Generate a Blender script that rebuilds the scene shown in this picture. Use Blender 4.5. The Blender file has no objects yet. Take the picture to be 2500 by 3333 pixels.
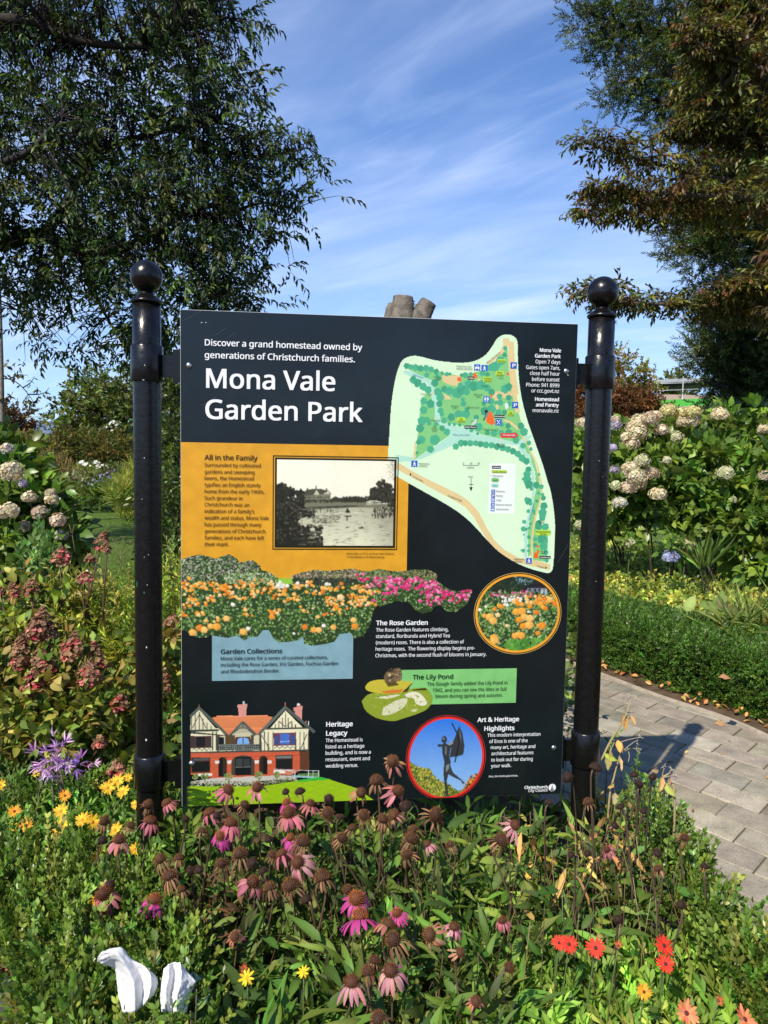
import bpy, math, os
import numpy as np
from mathutils import Vector, Matrix

scene = bpy.context.scene
col = scene.collection
rng = np.random.default_rng(11)
R = math.radians

# ------------------------------------------------------------------ camera
CAM = np.array([0.331, -2.2306, 1.404])
YAW, PITCH, ROLL, FPX = 0.11214, -0.0785, 0.01718, 2499.3     # focal length in pixels of the 2500 x 3333 frame


def cam_axes():
    cy, sy, cp, sp = math.cos(YAW), math.sin(YAW), math.cos(PITCH), math.sin(PITCH)
    F = np.array([sy * cp, cy * cp, sp])
    X = np.array([cy, -sy, 0.0])
    U = np.cross(X, F)
    return X * math.cos(ROLL) + U * math.sin(ROLL), -X * math.sin(ROLL) + U * math.cos(ROLL), F


CX, CU, CF = cam_axes()
cd = bpy.data.cameras.new("camera")
cam = bpy.data.objects.new("camera", cd)
col.objects.link(cam)
m = Matrix.Identity(4)
for i in range(3):
    m[i][0], m[i][1], m[i][2], m[i][3] = CX[i], CU[i], -CF[i], CAM[i]
cam.matrix_world = m
cd.sensor_fit = 'VERTICAL'
cd.sensor_height = 36.0
cd.lens = 36.0 * FPX / 3333.0
cd.clip_start = 0.05
cd.clip_end = 6000.0
scene.camera = cam

# ------------------------------------------------------------------ world, sun, exposure
SUN_AZ, SUN_EL = R(39.0), R(45.8)                             # light travels towards +x +y and down
sdir = Vector((math.sin(SUN_AZ) * math.cos(SUN_EL), math.cos(SUN_AZ) * math.cos(SUN_EL), -math.sin(SUN_EL)))
world = bpy.data.worlds.new("World")
scene.world = world
world.use_nodes = True
wt = world.node_tree
wt.nodes.clear()


def wn(kind, **kw):
    n = wt.nodes.new(kind)
    for k, v in kw.items():
        setattr(n, k, v)
    return n


out = wn('ShaderNodeOutputWorld')
bg = wn('ShaderNodeBackground')
sky = wn('ShaderNodeTexSky', sky_type='NISHITA', sun_disc=False)
sky.sun_elevation = SUN_EL
sky.sun_rotation = math.pi + SUN_AZ                            # the sun stands behind the camera on its left
sky.air_density = 1.0
sky.dust_density = 0.35
sky.ozone_density = 2.2
bg.inputs['Strength'].default_value = 0.094
# thin streaky cirrus: noise laid on a flat layer high above, read from the sky direction
tc = wn('ShaderNodeTexCoord')
sep = wn('ShaderNodeSeparateXYZ')
wt.links.new(tc.outputs['Generated'], sep.inputs[0])
def mth(op, a, b=None, clamp=False):
    n = wn('ShaderNodeMath', operation=op, use_clamp=clamp)
    for i, v in enumerate((a, b)):
        if v is None:
            continue
        if isinstance(v, (int, float)):
            n.inputs[i].default_value = v
        else:
            wt.links.new(v, n.inputs[i])
    return n.outputs[0]
zc = mth('MAXIMUM', sep.outputs['Z'], 0.0)
den = mth('ADD', zc, 0.12)
px_ = mth('DIVIDE', sep.outputs['X'], den)
py_ = mth('DIVIDE', sep.outputs['Y'], den)
cmb = wn('ShaderNodeCombineXYZ')
wt.links.new(px_, cmb.inputs[0]); wt.links.new(py_, cmb.inputs[1])
def cloud(rot, sc, loc, scale, detail, lo, hi, dist=0.6):
    mp = wn('ShaderNodeMapping', vector_type='TEXTURE')
    mp.inputs['Rotation'].default_value = (0, 0, rot)
    mp.inputs['Scale'].default_value = sc
    mp.inputs['Location'].default_value = loc
    wt.links.new(cmb.outputs[0], mp.inputs[0])
    nz = wn('ShaderNodeTexNoise')
    nz.inputs['Scale'].default_value = scale
    nz.inputs['Detail'].default_value = detail
    nz.inputs['Roughness'].default_value = 0.55
    nz.inputs['Distortion'].default_value = dist
    wt.links.new(mp.outputs[0], nz.inputs['Vector'])
    mr = wn('ShaderNodeMapRange', interpolation_type='SMOOTHSTEP')
    mr.inputs[1].default_value = lo; mr.inputs[2].default_value = hi
    wt.links.new(nz.outputs[0], mr.inputs[0])
    return mr.outputs[0]
c1 = cloud(R(-38), (1.9, 0.62, 1), (3.1, 0.4, 0), 1.3, 5, 0.38, 0.85)
c2 = cloud(R(-55), (1.5, 0.42, 1), (1.3, 5.2, 0), 2.6, 7, 0.42, 0.85, 1.1)
broad = cloud(R(0), (1, 1, 1), (0.35, 2.2, 0), 0.62, 2, 0.36, 0.62, 0.2)
mix1 = mth('ADD', mth('MULTIPLY', c1, 0.75), mth('MULTIPLY', c2, 0.4), True)
mask = mth('MULTIPLY', mix1, mth('ADD', mth('MULTIPLY', broad, 0.75), 0.25))
hor = wn('ShaderNodeMapRange', interpolation_type='SMOOTHSTEP')            # a veil of far cloud low in the sky
hor.inputs[1].default_value = 0.58; hor.inputs[2].default_value = 0.0
hor.inputs[3].default_value = 0.0; hor.inputs[4].default_value = 0.7
wt.links.new(zc, hor.inputs[0])
veil = mth('MULTIPLY', hor.outputs[0], mth('ADD', mth('MULTIPLY', c1, 0.55), 0.5))
haze_ = cloud(R(-30), (1.6, 0.9, 1), (0.2, 1.7, 0), 0.9, 3, 0.32, 0.72, 0.3)
cov = mth('ADD', mth('ADD', mth('MULTIPLY', mask, 0.5), mth('MULTIPLY', haze_, 0.1)), veil, True)
mixc = wn('ShaderNodeMix', data_type='RGBA')
mixc.inputs['B'].default_value = (6.4, 7.6, 10.2, 1)
wt.links.new(cov, mixc.inputs['Factor'])
skyt = wn('ShaderNodeMix', data_type='RGBA', blend_type='MULTIPLY')
skyt.inputs['Factor'].default_value = 1.0
skyt.inputs['B'].default_value = (0.52, 0.87, 1.32, 1)
wt.links.new(sky.outputs[0], skyt.inputs['A'])
wt.links.new(skyt.outputs['Result'], mixc.inputs['A'])
wt.links.new(mixc.outputs['Result'], bg.inputs['Color'])
wt.links.new(bg.outputs[0], out.inputs[0])

sd = bpy.data.lights.new("sun", 'SUN')
sd.energy = 5.0
sd.angle = R(0.53)
sd.color = (1.0, 0.91, 0.76)
sun = bpy.data.objects.new("sun", sd)
col.objects.link(sun)
sun.rotation_euler = sdir.to_track_quat('-Z', 'Y').to_euler()
sun.location = (-6, -8, 12)

scene.view_settings.view_transform = 'Standard'
scene.view_settings.look = 'None'
scene.view_settings.gamma = 1.0
scene.view_settings.exposure = 0.5
scene.render.engine = 'CYCLES'
scene.cycles.max_bounces = 7
scene.cycles.transparent_max_bounces = 12
scene.cycles.use_denoising = True

# ------------------------------------------------------------------ helpers


def ray(px, py):
    return CF + CX * ((px - 1250) / FPX) - CU * ((py - 1666.5) / FPX)


def at(px, py, depth):
    """World point seen at pixel (px, py) of the 2500 x 3333 frame, depth metres in front of the camera."""
    return CAM + ray(px, py) * depth


def on_z(px, py, z=0.0):
    d = ray(px, py)
    return CAM + d * ((z - CAM[2]) / d[2])


def on_y(px, py, y=0.0):
    d = ray(px, py)
    return CAM + d * ((y - CAM[1]) / d[1])


def depth_of(p):
    return float((np.asarray(p) - CAM) @ CF)


def tag(o, label=None, cat=None, group=None, kind=None):
    if label: o['label'] = label
    if cat: o['category'] = cat
    if group: o['group'] = group
    if kind: o['kind'] = kind
    return o


def empty(name, loc, label, cat, group=None):
    o = bpy.data.objects.new(name, None)
    o.empty_display_size = 0.1
    col.objects.link(o)
    o.location = tuple(float(v) for v in loc)
    return tag(o, label, cat, group)


class Geo:
    """Collects vertices, faces and a colour per vertex; build() links them as ONE mesh object."""

    def __init__(self):
        self.v, self.c, self.f, self.n = [], [], {3: [], 4: []}, 0
        self.fm = {3: [], 4: []}

    def add(self, v, faces, color=(1, 1, 1), mi=0):
        v = np.asarray(v, float).reshape(-1, 3)
        c = np.broadcast_to(np.asarray(color, float), (len(v), 3))
        self.v.append(v); self.c.append(c)
        for k in (3, 4):
            fk = [q for q in faces if len(q) == k]
            if fk:
                a = np.asarray(fk, int) + self.n
                self.f[k].append(a); self.fm[k].append(np.full(len(a), mi))
        self.n += len(v)
        return self

    def scatter(self, t, M, T, cols, mi=0):
        """t = Tmpl, M (N,3,3) with columns = axes x scale, T (N,3), cols (N,3)."""
        N = len(T)
        if N == 0: return self
        V = np.einsum('nij,vj->nvi', M, t.v) + T[:, None, :]
        C = cols[:, None, :] * t.c[None, :, :]
        nv = len(t.v)
        self.v.append(V.reshape(-1, 3)); self.c.append(C.reshape(-1, 3))
        off = (np.arange(N) * nv + self.n)[:, None, None]
        for k in (3, 4):
            if len(t.f[k]):
                a = (t.f[k][None] + off).reshape(-1, k)
                self.f[k].append(a); self.fm[k].append(np.full(len(a), mi))
        self.n += N * nv
        return self

    def tube(self, pts, radii, sides=6, color=(1, 1, 1), mi=0, cap=True):
        pts = np.asarray(pts, float); n = len(pts)
        radii = np.broadcast_to(np.asarray(radii, float), (n,))
        tan = np.gradient(pts, axis=0)
        tan /= np.linalg.norm(tan, axis=1)[:, None] + 1e-12
        ref = np.array([0, 0, 1.0]) if abs(tan[0][2]) < 0.9 else np.array([1.0, 0, 0])
        a = np.cross(tan, ref); a /= np.linalg.norm(a, axis=1)[:, None] + 1e-12
        b = np.cross(tan, a)
        th = np.arange(sides) * 2 * math.pi / sides
        V = pts[:, None, :] + radii[:, None, None] * (np.cos(th)[None, :, None] * a[:, None, :] + np.sin(th)[None, :, None] * b[:, None, :])
        F = []
        for i in range(n - 1):
            for j in range(sides):
                k = (j + 1) % sides
                F.append((i * sides + j, i * sides + k, (i + 1) * sides + k, (i + 1) * sides + j))
        V = V.reshape(-1, 3)
        if cap:
            V = np.vstack([V, pts[:1], pts[-1:]])
            c0, c1 = n * sides, n * sides + 1
            for j in range(sides):
                k = (j + 1) % sides
                F.append((c0, k, j)); F.append((c1, (n - 1) * sides + j, (n - 1) * sides + k))
        return self.add(V, F, color, mi)

    def lathe(self, prof, origin=(0, 0, 0), sides=24, color=(1, 1, 1), mi=0):
        """prof = [(r, z)...] turned about the vertical through origin."""
        n = len(prof); o = np.asarray(origin, float)
        th = np.arange(sides) * 2 * math.pi / sides
        V = np.array([[r * math.cos(t), r * math.sin(t), z] for r, z in prof for t in th]) + o
        F = [(i * sides + j, i * sides + (j + 1) % sides, (i + 1) * sides + (j + 1) % sides, (i + 1) * sides + j)
             for i in range(n - 1) for j in range(sides)]
        return self.add(V, F, color, mi)

    def box(self, lo, hi, color=(1, 1, 1), mi=0):
        x0, y0, z0 = lo; x1, y1, z1 = hi
        V = [(x0, y0, z0), (x1, y0, z0), (x1, y1, z0), (x0, y1, z0), (x0, y0, z1), (x1, y0, z1), (x1, y1, z1), (x0, y1, z1)]
        return self.add(V, [(0, 3, 2, 1), (4, 5, 6, 7), (0, 1, 5, 4), (1, 2, 6, 5), (2, 3, 7, 6), (3, 0, 4, 7)], color, mi)

    def build(self, name, mat, parent=None, smooth=True, origin=None):
        me = bpy.data.meshes.new(name)
        V = np.vstack(self.v) if self.v else np.zeros((0, 3))
        C = np.vstack(self.c) if self.c else np.zeros((0, 3))
        if parent is not None and origin is None:
            origin = np.array(world_loc(parent))
        if origin is not None:
            V = V - np.asarray(origin)
        loops, sizes, mis = [], [], []
        for k in (3, 4):
            if self.f[k]:
                a = np.vstack(self.f[k]); loops.append(a.ravel()); sizes.append(np.full(len(a), k)); mis.append(np.concatenate(self.fm[k]))
        L = np.concatenate(loops); S = np.concatenate(sizes); MI = np.concatenate(mis)
        me.vertices.add(len(V)); me.vertices.foreach_set('co', V.astype(np.float32).ravel())
        me.loops.add(len(L)); me.loops.foreach_set('vertex_index', L.astype(np.int32))
        me.polygons.add(len(S))
        me.polygons.foreach_set('loop_start', np.concatenate([[0], np.cumsum(S)[:-1]]).astype(np.int32))
        me.polygons.foreach_set('loop_total', S.astype(np.int32))
        me.polygons.foreach_set('material_index', MI.astype(np.int32))
        me.polygons.foreach_set('use_smooth', np.full(len(S), bool(smooth)))
        me.update(calc_edges=True)
        at_ = me.color_attributes.new('Col', 'FLOAT_COLOR', 'POINT')
        at_.data.foreach_set('color', np.hstack([C, np.ones((len(C), 1))]).astype(np.float32).ravel())
        for mm in (mat if isinstance(mat, (list, tuple)) else [mat]):
            me.materials.append(mm)
        o = bpy.data.objects.new(name, me)
        col.objects.link(o)
        if parent is not None:
            o.parent = parent
        elif origin is not None:
            o.location = tuple(float(v) for v in origin)
        return o


def world_loc(o):
    p = Vector(o.location)
    while o.parent:
        o = o.parent
        p = p + Vector(o.location)
    return p


def mesh_copy(src, parent, loc=(0, 0, 0), rot=None, scale=None):
    c = src.copy()
    col.objects.link(c)
    c.parent = parent
    c.location = loc
    if rot is not None: c.rotation_euler = rot
    if scale is not None: c.scale = scale
    return c


class Tmpl:
    def __init__(self, v, faces, c=None):
        self.v = np.asarray(v, float)
        self.c = np.ones((len(self.v), 3)) if c is None else np.asarray(c, float)
        self.f = {k: np.array([q for q in faces if len(q) == k], int).reshape(-1, k) for k in (3, 4)}


def frames(d, up, scale=1.0, roll=None):
    """Columns X, Y=d, Z~up for N directions."""
    d = d / (np.linalg.norm(d, axis=1)[:, None] + 1e-12)
    up = np.broadcast_to(np.asarray(up, float), d.shape)
    z = up - (up * d).sum(1)[:, None] * d
    bad = np.linalg.norm(z, axis=1) < 1e-3
    z[bad] = np.cross(d[bad], np.array([0.3, 0.9, 0.1]))
    z /= np.linalg.norm(z, axis=1)[:, None]
    x = np.cross(d, z)
    if roll is not None:
        cr, sr = np.cos(roll)[:, None], np.sin(roll)[:, None]
        x, z = x * cr + z * sr, -x * sr + z * cr
    M = np.stack([x, d, z], axis=2)
    return M * np.broadcast_to(np.asarray(scale, float), (len(d),))[:, None, None]


def rdir(n, zlo=-1.0, zhi=1.0):
    z = rng.uniform(zlo, zhi, n); t = rng.uniform(0, 2 * math.pi, n); r = np.sqrt(np.maximum(0, 1 - z * z))
    return np.stack([r * np.cos(t), r * np.sin(t), z], 1)


LEAF_GAIN = np.array([1.95, 1.85, 1.3])


def tint(n, base, dv=0.25, dh=0.12):
    """Per-leaf colours round a base (or picked from several bases)."""
    b = np.atleast_2d(np.asarray(base, float))
    c = b[rng.integers(0, len(b), n)]
    c = c * np.exp(rng.normal(0, dv, (n, 1))) * np.exp(rng.normal(0, dh, (n, 3)))
    if c.mean() < .2: c = c * LEAF_GAIN
    return np.clip(c, 0.002, 0.9)


def leaf_tm(L, W, segs=3, fold=0.18, droop=0.25, shape=0.45, wave=0.0):
    """A leaf along +Y, folded on its midrib, bending down towards the tip; shape = where it is widest."""
    v, f = [(0, 0, 0)], []
    ts = np.linspace(0, 1, segs + 1)[1:-1]
    def zc(t): return -droop * L * t * t
    for i, t in enumerate(ts):
        w = W * 0.5 * (math.sin(math.pi * t ** (math.log(0.5) / math.log(shape)))) ** 0.85
        wz = wave * W * (1 if i % 2 else -1)
        v += [(-w, t * L, zc(t) + fold * w + wz), (0, t * L, zc(t)), (w, t * L, zc(t) + fold * w - wz)]
    v.append((0, L, zc(1)))
    n = len(ts)
    f += [(0, 2, 1), (0, 3, 2)]
    for i in range(n - 1):
        a = 1 + 3 * i; b = a + 3
        f += [(a, a + 1, b + 1, b), (a + 1, a + 2, b + 2, b + 1)]
    a = 1 + 3 * (n - 1); tip = len(v) - 1
    f += [(a, a + 1, tip), (a + 1, a + 2, tip)]
    c = np.ones((len(v), 3))
    c[[2 + 3 * i for i in range(n)]] = 1.22                        # the paler midrib
    return Tmpl(v, f, c)


def diamond(L, W, fold=0.2, bend=0.1):
    return Tmpl([(0, 0, 0), (-W / 2, L * .45, fold * W / 2), (W / 2, L * .45, fold * W / 2), (0, L, -bend * L)], [(0, 2, 3), (0, 3, 1)])


def merge(parts):
    """parts = [(Tmpl, M(3,3), T(3), colour)] -> one Tmpl."""
    V, C, F, n = [], [], [], 0
    for t, M, T, c in parts:
        V.append(t.v @ np.asarray(M).T + np.asarray(T)); C.append(t.c * np.asarray(c, float))
        for k in (3, 4):
            F += [tuple(q + n) for q in t.f[k]]
        n += len(t.v)
    return Tmpl(np.vstack(V), F, np.vstack(C))


def tube_tm(pts, radii, sides=3, color=(1, 1, 1)):
    g = Geo(); g.tube(pts, radii, sides, color, cap=False)
    F = [tuple(q) for k in (3, 4) for a in g.f[k] for q in a]
    return Tmpl(np.vstack(g.v), F, np.vstack(g.c))


def spray(leaf, n, length, spread=55, start=0.1, pairs=True, lift=0.25, jit=0.3, droop=0.0, stem=0.0012, stemcol=(.6, .5, .4), size_tip=0.75, cv=0.22, flat=False):
    """A twig along +Y with leaves along it."""
    parts = []
    def sp(t): return np.array([0, t * length, -droop * length * t * t])
    if stem: parts.append((tube_tm([sp(0), sp(.5), sp(1)], [stem, stem * .8, stem * .4], 3), np.eye(3), (0, 0, 0), stemcol))
    for i in range(n):
        t = start + (1 - start) * (i // 2 if pairs else i) / max(1, (n - 1) // 2 if pairs else n - 1)
        side = 1 if i % 2 else -1
        az = R(spread) * (1 - .55 * t) + rng.normal(0, jit * .5)
        rl = (0 if flat else (math.pi / 2 if (i // 2) % 2 else 0)) + rng.normal(0, jit)
        d = np.array([math.sin(az) * side * math.cos(rl), math.cos(az), math.sin(az) * side * math.sin(rl) + lift + rng.normal(0, jit * .4)])
        d[2] -= droop * 1.2 * t
        up = np.array([rng.normal(0, jit), -.3 + rng.normal(0, jit), 1.0])
        s = (1 - (1 - size_tip) * t) * rng.uniform(.8, 1.15)
        M = frames(d[None], up[None], s)[0]
        parts.append((leaf, M, sp(min(t, 1)), np.exp(rng.normal(0, cv)) * np.ones(3)))
    return merge(parts)


def in_poly(x, y, poly):
    poly = np.asarray(poly, float); x = np.asarray(x); y = np.asarray(y)
    ins = np.zeros(x.shape, bool); j = len(poly) - 1
    for i in range(len(poly)):
        xi, yi = poly[i]; xj, yj = poly[j]
        if yi != yj:
            ins ^= ((yi > y) != (yj > y)) & (x < (xj - xi) * (y - yi) / (yj - yi) + xi)
        j = i
    return ins


def sample_poly(poly, n):
    p = np.asarray(poly, float); lo, hi = p.min(0), p.max(0); got = np.zeros((0, 2))
    while len(got) < n:
        q = rng.uniform(lo, hi, (n * 2, 2))
        got = np.vstack([got, q[in_poly(q[:, 0], q[:, 1], poly)]])
    return got[:n]


def smooth_path(pts, n):
    """Catmull-Rom through pts."""
    p = np.asarray(pts, float); p = np.vstack([2 * p[0] - p[1], p, 2 * p[-1] - p[-2]]); o = []
    m_ = len(p) - 3
    for u in np.linspace(0, m_, n):
        i = min(int(u), m_ - 1); t = u - i
        a, b, c, d = p[i:i + 4]
        o.append(.5 * ((2 * b) + (c - a) * t + (2 * a - 5 * b + 4 * c - d) * t * t + (3 * b - a - 3 * c + d) * t ** 3))
    return np.array(o)


def vnoise(x, y, seed=0):
    """Cheap smooth value noise, -1..1."""
    return (np.sin(x * 1.7 + seed) * np.cos(y * 2.1 - seed * 1.3) + np.sin(x * 3.9 - y * 2.7 + seed * 2.1) * .6 + np.sin(y * 5.3 + x * 4.1 + seed) * .35) / 1.95


# ------------------------------------------------------------------ materials
MATS = {}


def new_mat(name):
    mt = bpy.data.materials.new(name); mt.use_nodes = True
    nt = mt.node_tree; b = nt.nodes['Principled BSDF']
    MATS[name] = mt
    return mt, nt, b


def plain(name, colr, rough=0.5, spec=0.5, noise=0.0, nscale=20.0, bump=0.0, bscale=60.0, metal=0.0, attr=False, second=None):
    mt, nt, b = new_mat(name)
    b.inputs['Base Color'].default_value = (*colr, 1)
    b.inputs['Roughness'].default_value = rough
    b.inputs['Specular IOR Level'].default_value = spec
    b.inputs['Metallic'].default_value = metal
    src = None
    tcn = nt.nodes.new('ShaderNodeTexCoord')
    if attr:
        a = nt.nodes.new('ShaderNodeAttribute'); a.attribute_name = 'Col'; src = a.outputs['Color']
    if noise:
        nz = nt.nodes.new('ShaderNodeTexNoise'); nz.inputs['Scale'].default_value = nscale; nz.inputs['Detail'].default_value = 6
        nt.links.new(tcn.outputs['Object'], nz.inputs['Vector'])
        if second is not None:
            mx = nt.nodes.new('ShaderNodeMix'); mx.data_type = 'RGBA'
            cr = nt.nodes.new('ShaderNodeMapRange'); cr.inputs[1].default_value = .35; cr.inputs[2].default_value = .65
            nt.links.new(nz.outputs[0], cr.inputs[0]); nt.links.new(cr.outputs[0], mx.inputs['Factor'])
            mx.inputs['A'].default_value = (*colr, 1); mx.inputs['B'].default_value = (*second, 1)
            src = mx.outputs['Result']
        else:
            mr = nt.nodes.new('ShaderNodeMapRange'); mr.inputs[1].default_value = .25; mr.inputs[2].default_value = .75
            mr.inputs[3].default_value = 1 - noise; mr.inputs[4].default_value = 1 + noise
            nt.links.new(nz.outputs[0], mr.inputs[0])
            mx = nt.nodes.new('ShaderNodeMix'); mx.data_type = 'RGBA'; mx.blend_type = 'MULTIPLY'; mx.inputs['Factor'].default_value = 1
            if src is not None: nt.links.new(src, mx.inputs['A'])
            else: mx.inputs['A'].default_value = (*colr, 1)
            nt.links.new(mr.outputs[0], mx.inputs['B']); src = mx.outputs['Result']
    if src is not None: nt.links.new(src, b.inputs['Base Color'])
    if bump:
        nz2 = nt.nodes.new('ShaderNodeTexNoise'); nz2.inputs['Scale'].default_value = bscale; nz2.inputs['Detail'].default_value = 5
        nt.links.new(tcn.outputs['Object'], nz2.inputs['Vector'])
        bp = nt.nodes.new('ShaderNodeBump'); bp.inputs['Strength'].default_value = bump; bp.inputs['Distance'].default_value = .01
        nt.links.new(nz2.outputs[0], bp.inputs['Height']); nt.links.new(bp.outputs[0], b.inputs['Normal'])
    return mt


def leafy(name, rough=0.45, spec=0.4, trans=0.3, tcol=(1.25, 1.3, 0.6)):
    mt, nt, b = new_mat(name)
    a = nt.nodes.new('ShaderNodeAttribute'); a.attribute_name = 'Col'
    nt.links.new(a.outputs['Color'], b.inputs['Base Color'])
    b.inputs['Roughness'].default_value = rough
    b.inputs['Specular IOR Level'].default_value = spec
    tr = nt.nodes.new('ShaderNodeBsdfTranslucent')
    mx = nt.nodes.new('ShaderNodeMix'); mx.data_type = 'RGBA'; mx.blend_type = 'MULTIPLY'; mx.inputs['Factor'].default_value = 1
    nt.links.new(a.outputs['Color'], mx.inputs['A']); mx.inputs['B'].default_value = (*tcol, 1)
    nt.links.new(mx.outputs['Result'], tr.inputs['Color'])
    ms = nt.nodes.new('ShaderNodeMixShader'); ms.inputs[0].default_value = trans
    nt.links.new(b.outputs[0], ms.inputs[1]); nt.links.new(tr.outputs[0], ms.inputs[2])
    nt.links.new(ms.outputs[0], nt.nodes['Material Output'].inputs['Surface'])
    return mt


M_leaf = leafy('leaf', rough=.55, spec=.28, trans=.38)
M_gloss = leafy('glossy leaf', rough=.38, spec=.5, trans=.3)
M_tree = leafy('tree leaf', rough=.5, spec=.35, trans=.3)
M_petal = leafy('petal', rough=.6, spec=.25, trans=.35, tcol=(1.1, 1.0, 1.0))
M_dry = leafy('dry leaf', rough=.75, spec=.15, trans=.2, tcol=(1.1, 1, .8))
M_bark = plain('bark', (.06, .05, .04), .9, .2, attr=True, noise=.35, nscale=14, bump=.6, bscale=40)
M_stem = plain('stem', (.05, .06, .02), .6, .3, attr=True)
M_seed = plain('seed cone', (.05, .02, .01), .7, .2, attr=True)

# ------------------------------------------------------------------ ground, lawn, path
M_soil = plain('soil', (.055, .036, .022), .95, .1, noise=1, nscale=9, second=(.12, .085, .055), bump=.8, bscale=50)
M_lawn = plain('lawn', (.06, .105, .018), .9, .1, noise=1, nscale=1.3, second=(.085, .13, .028), bump=.4, bscale=90)
M_joint = plain('joint', (.1, .085, .055), .95, .1, noise=1, nscale=14, second=(.07, .075, .03))
M_paver = plain('paver', (.3, .28, .24), .85, .25, attr=True, noise=.3, nscale=11, bump=.25, bscale=160)
nt_ = M_paver.node_tree                                       # fine dark pitting over the broad stains
pz = nt_.nodes.new('ShaderNodeTexNoise'); pz.inputs['Scale'].default_value = 150; pz.inputs['Detail'].default_value = 4
pr = nt_.nodes.new('ShaderNodeMapRange'); pr.inputs[1].default_value = .3; pr.inputs[2].default_value = .5; pr.inputs[3].default_value = .62; pr.inputs[4].default_value = 1.04
pm = nt_.nodes.new('ShaderNodeMix'); pm.data_type = 'RGBA'; pm.blend_type = 'MULTIPLY'; pm.inputs['Factor'].default_value = 1
pb = nt_.nodes['Principled BSDF']; lk = pb.inputs['Base Color'].links[0].from_socket
nt_.links.new(nt_.nodes['Texture Coordinate'].outputs['Object'], pz.inputs['Vector']); nt_.links.new(pz.outputs[0], pr.inputs[0])
nt_.links.new(lk, pm.inputs['A']); nt_.links.new(pr.outputs[0], pm.inputs['B']); nt_.links.new(pm.outputs['Result'], pb.inputs['Base Color'])
M_kerb = plain('kerb', (.34, .29, .23), .9, .2, noise=.3, nscale=30)

g = Geo()
s = 3000.0
g.add([(-s, -s, -.02), (s, -s, -.02), (s, s, -.02), (-s, s, -.02)], [(0, 1, 2, 3)])
tag(g.build('ground', M_soil, smooth=False), kind='structure')

g = Geo()                                                       # the lawn, from the shrubs back to the border, slightly uneven
nx, ny = 60, 60
xs = np.concatenate([np.linspace(-120, -22, 10, endpoint=False), np.linspace(-22, 22, 40), np.linspace(22, 120, 11)[1:]]); ys = np.concatenate([np.linspace(4.4, 34, 40), np.linspace(34, 400, 21)[1:]])
V = [(x + (.6 * math.sin(min(y, 30) * .35)), y, .012 * vnoise(x * .5, y * .5) + .004) for y in ys for x in xs]
g.add(V, [(j * nx + i, j * nx + i + 1, (j + 1) * nx + i + 1, (j + 1) * nx + i) for j in range(ny - 1) for i in range(nx - 1)])
tag(g.build('lawn', M_lawn), kind='structure')

far_edge = smooth_path([(2.25, -1.6), (2.45, -.6), (2.58, .3), (2.66, 1.0), (2.66, 1.28), (2.58, 1.58), (2.42, 1.9), (2.27, 2.3), (2.12, 2.72), (1.86, 3.3), (1.45, 4.0), (.8, 4.7), (-.2, 5.2)], 60)
near_edge = smooth_path([(1.2, -1.9), (1.33, -.8), (1.45, 0.), (1.5, .55), (1.46, 1.05), (1.3, 1.7), (1.02, 2.3), (.55, 2.9), (-.2, 3.4), (-1.0, 3.8)], 60)
path_poly = np.vstack([far_edge[::-1], near_edge])
g = Geo()
n = len(far_edge)
V = [(x, y, .0015) for x, y in near_edge] + [(x, y, .0015) for x, y in far_edge]
g.add(V, [(i, n + i, n + i + 1, i + 1) for i in range(n - 1)])
# concrete pavers laid in stretcher bond
bd = np.array([.54, -.8417]); cr = np.array([-.75, -.661])
PL, PW, GAP = .245, .148, .0034
for r_ in range(-45, 45):
    for k_ in range(-45, 45):
        c0 = np.array([2.079, .612]) + cr * (r_ + .5) * PW * 1.035 + bd * ((k_ + (.5 if r_ % 2 else 0.0)) * PL)
        c0 = c0 + bd * PL * .5
        if not (-.3 < c0[0] < 2.8 and -1.8 < c0[1] < 4.8): continue
        cq = np.array([c0 + bd * PL * i_ + cr * PW * j_ for i_, j_ in ((0, 0), (.42, .42), (-.42, .42), (.42, -.42), (-.42, -.42))])
        if not in_poly(cq[:, 0], cq[:, 1], path_poly).any(): continue
        a = bd * (PL / 2 - GAP * rng.uniform(.5, 1.1)); b = cr * (PW / 2 * 1.035 - GAP * rng.uniform(.5, 1.1))
        tilt = rng.normal(0, .0012, 2); z0 = .008 + rng.normal(0, .0012)
        ci = .9
        rim, top = [], []
        for sx, sy in ((-1, -1), (1, -1), (1, 1), (-1, 1)):
            for t in ((1, .955), (.985, 1)) if sx * sy > 0 else ((.985, 1), (1, .955)):
                p = c0 + a * sx * t[0] + b * sy * t[1]
                rim.append((*p, -.006)); top.append(p)
        mid = [(*p, z0 - .004 + tilt[0] * ((p - c0) @ bd) * 8) for p in top]
        inn = [(*(c0 + (p - c0) * np.array(.955)), z0 + tilt[0] * ((p - c0) @ bd) * 8 + tilt[1] * ((p - c0) @ cr) * 8) for p in top]
        cc = np.array([.262, .232, .178]) * math.exp(rng.normal(0, .12)) * np.exp(rng.normal(0, .02, 3))
        vv = rim + mid + inn + [(*c0, z0)]
        ff = []
        for i in range(8):
            j = (i + 1) % 8
            ff += [(i, j, 8 + j, 8 + i), (8 + i, 8 + j, 16 + j, 16 + i), (16 + i, 16 + j, 24)]
        g.add(vv, ff, cc, 1)
tag(g.build('path', [M_joint, M_paver], smooth=False), kind='structure')

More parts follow.
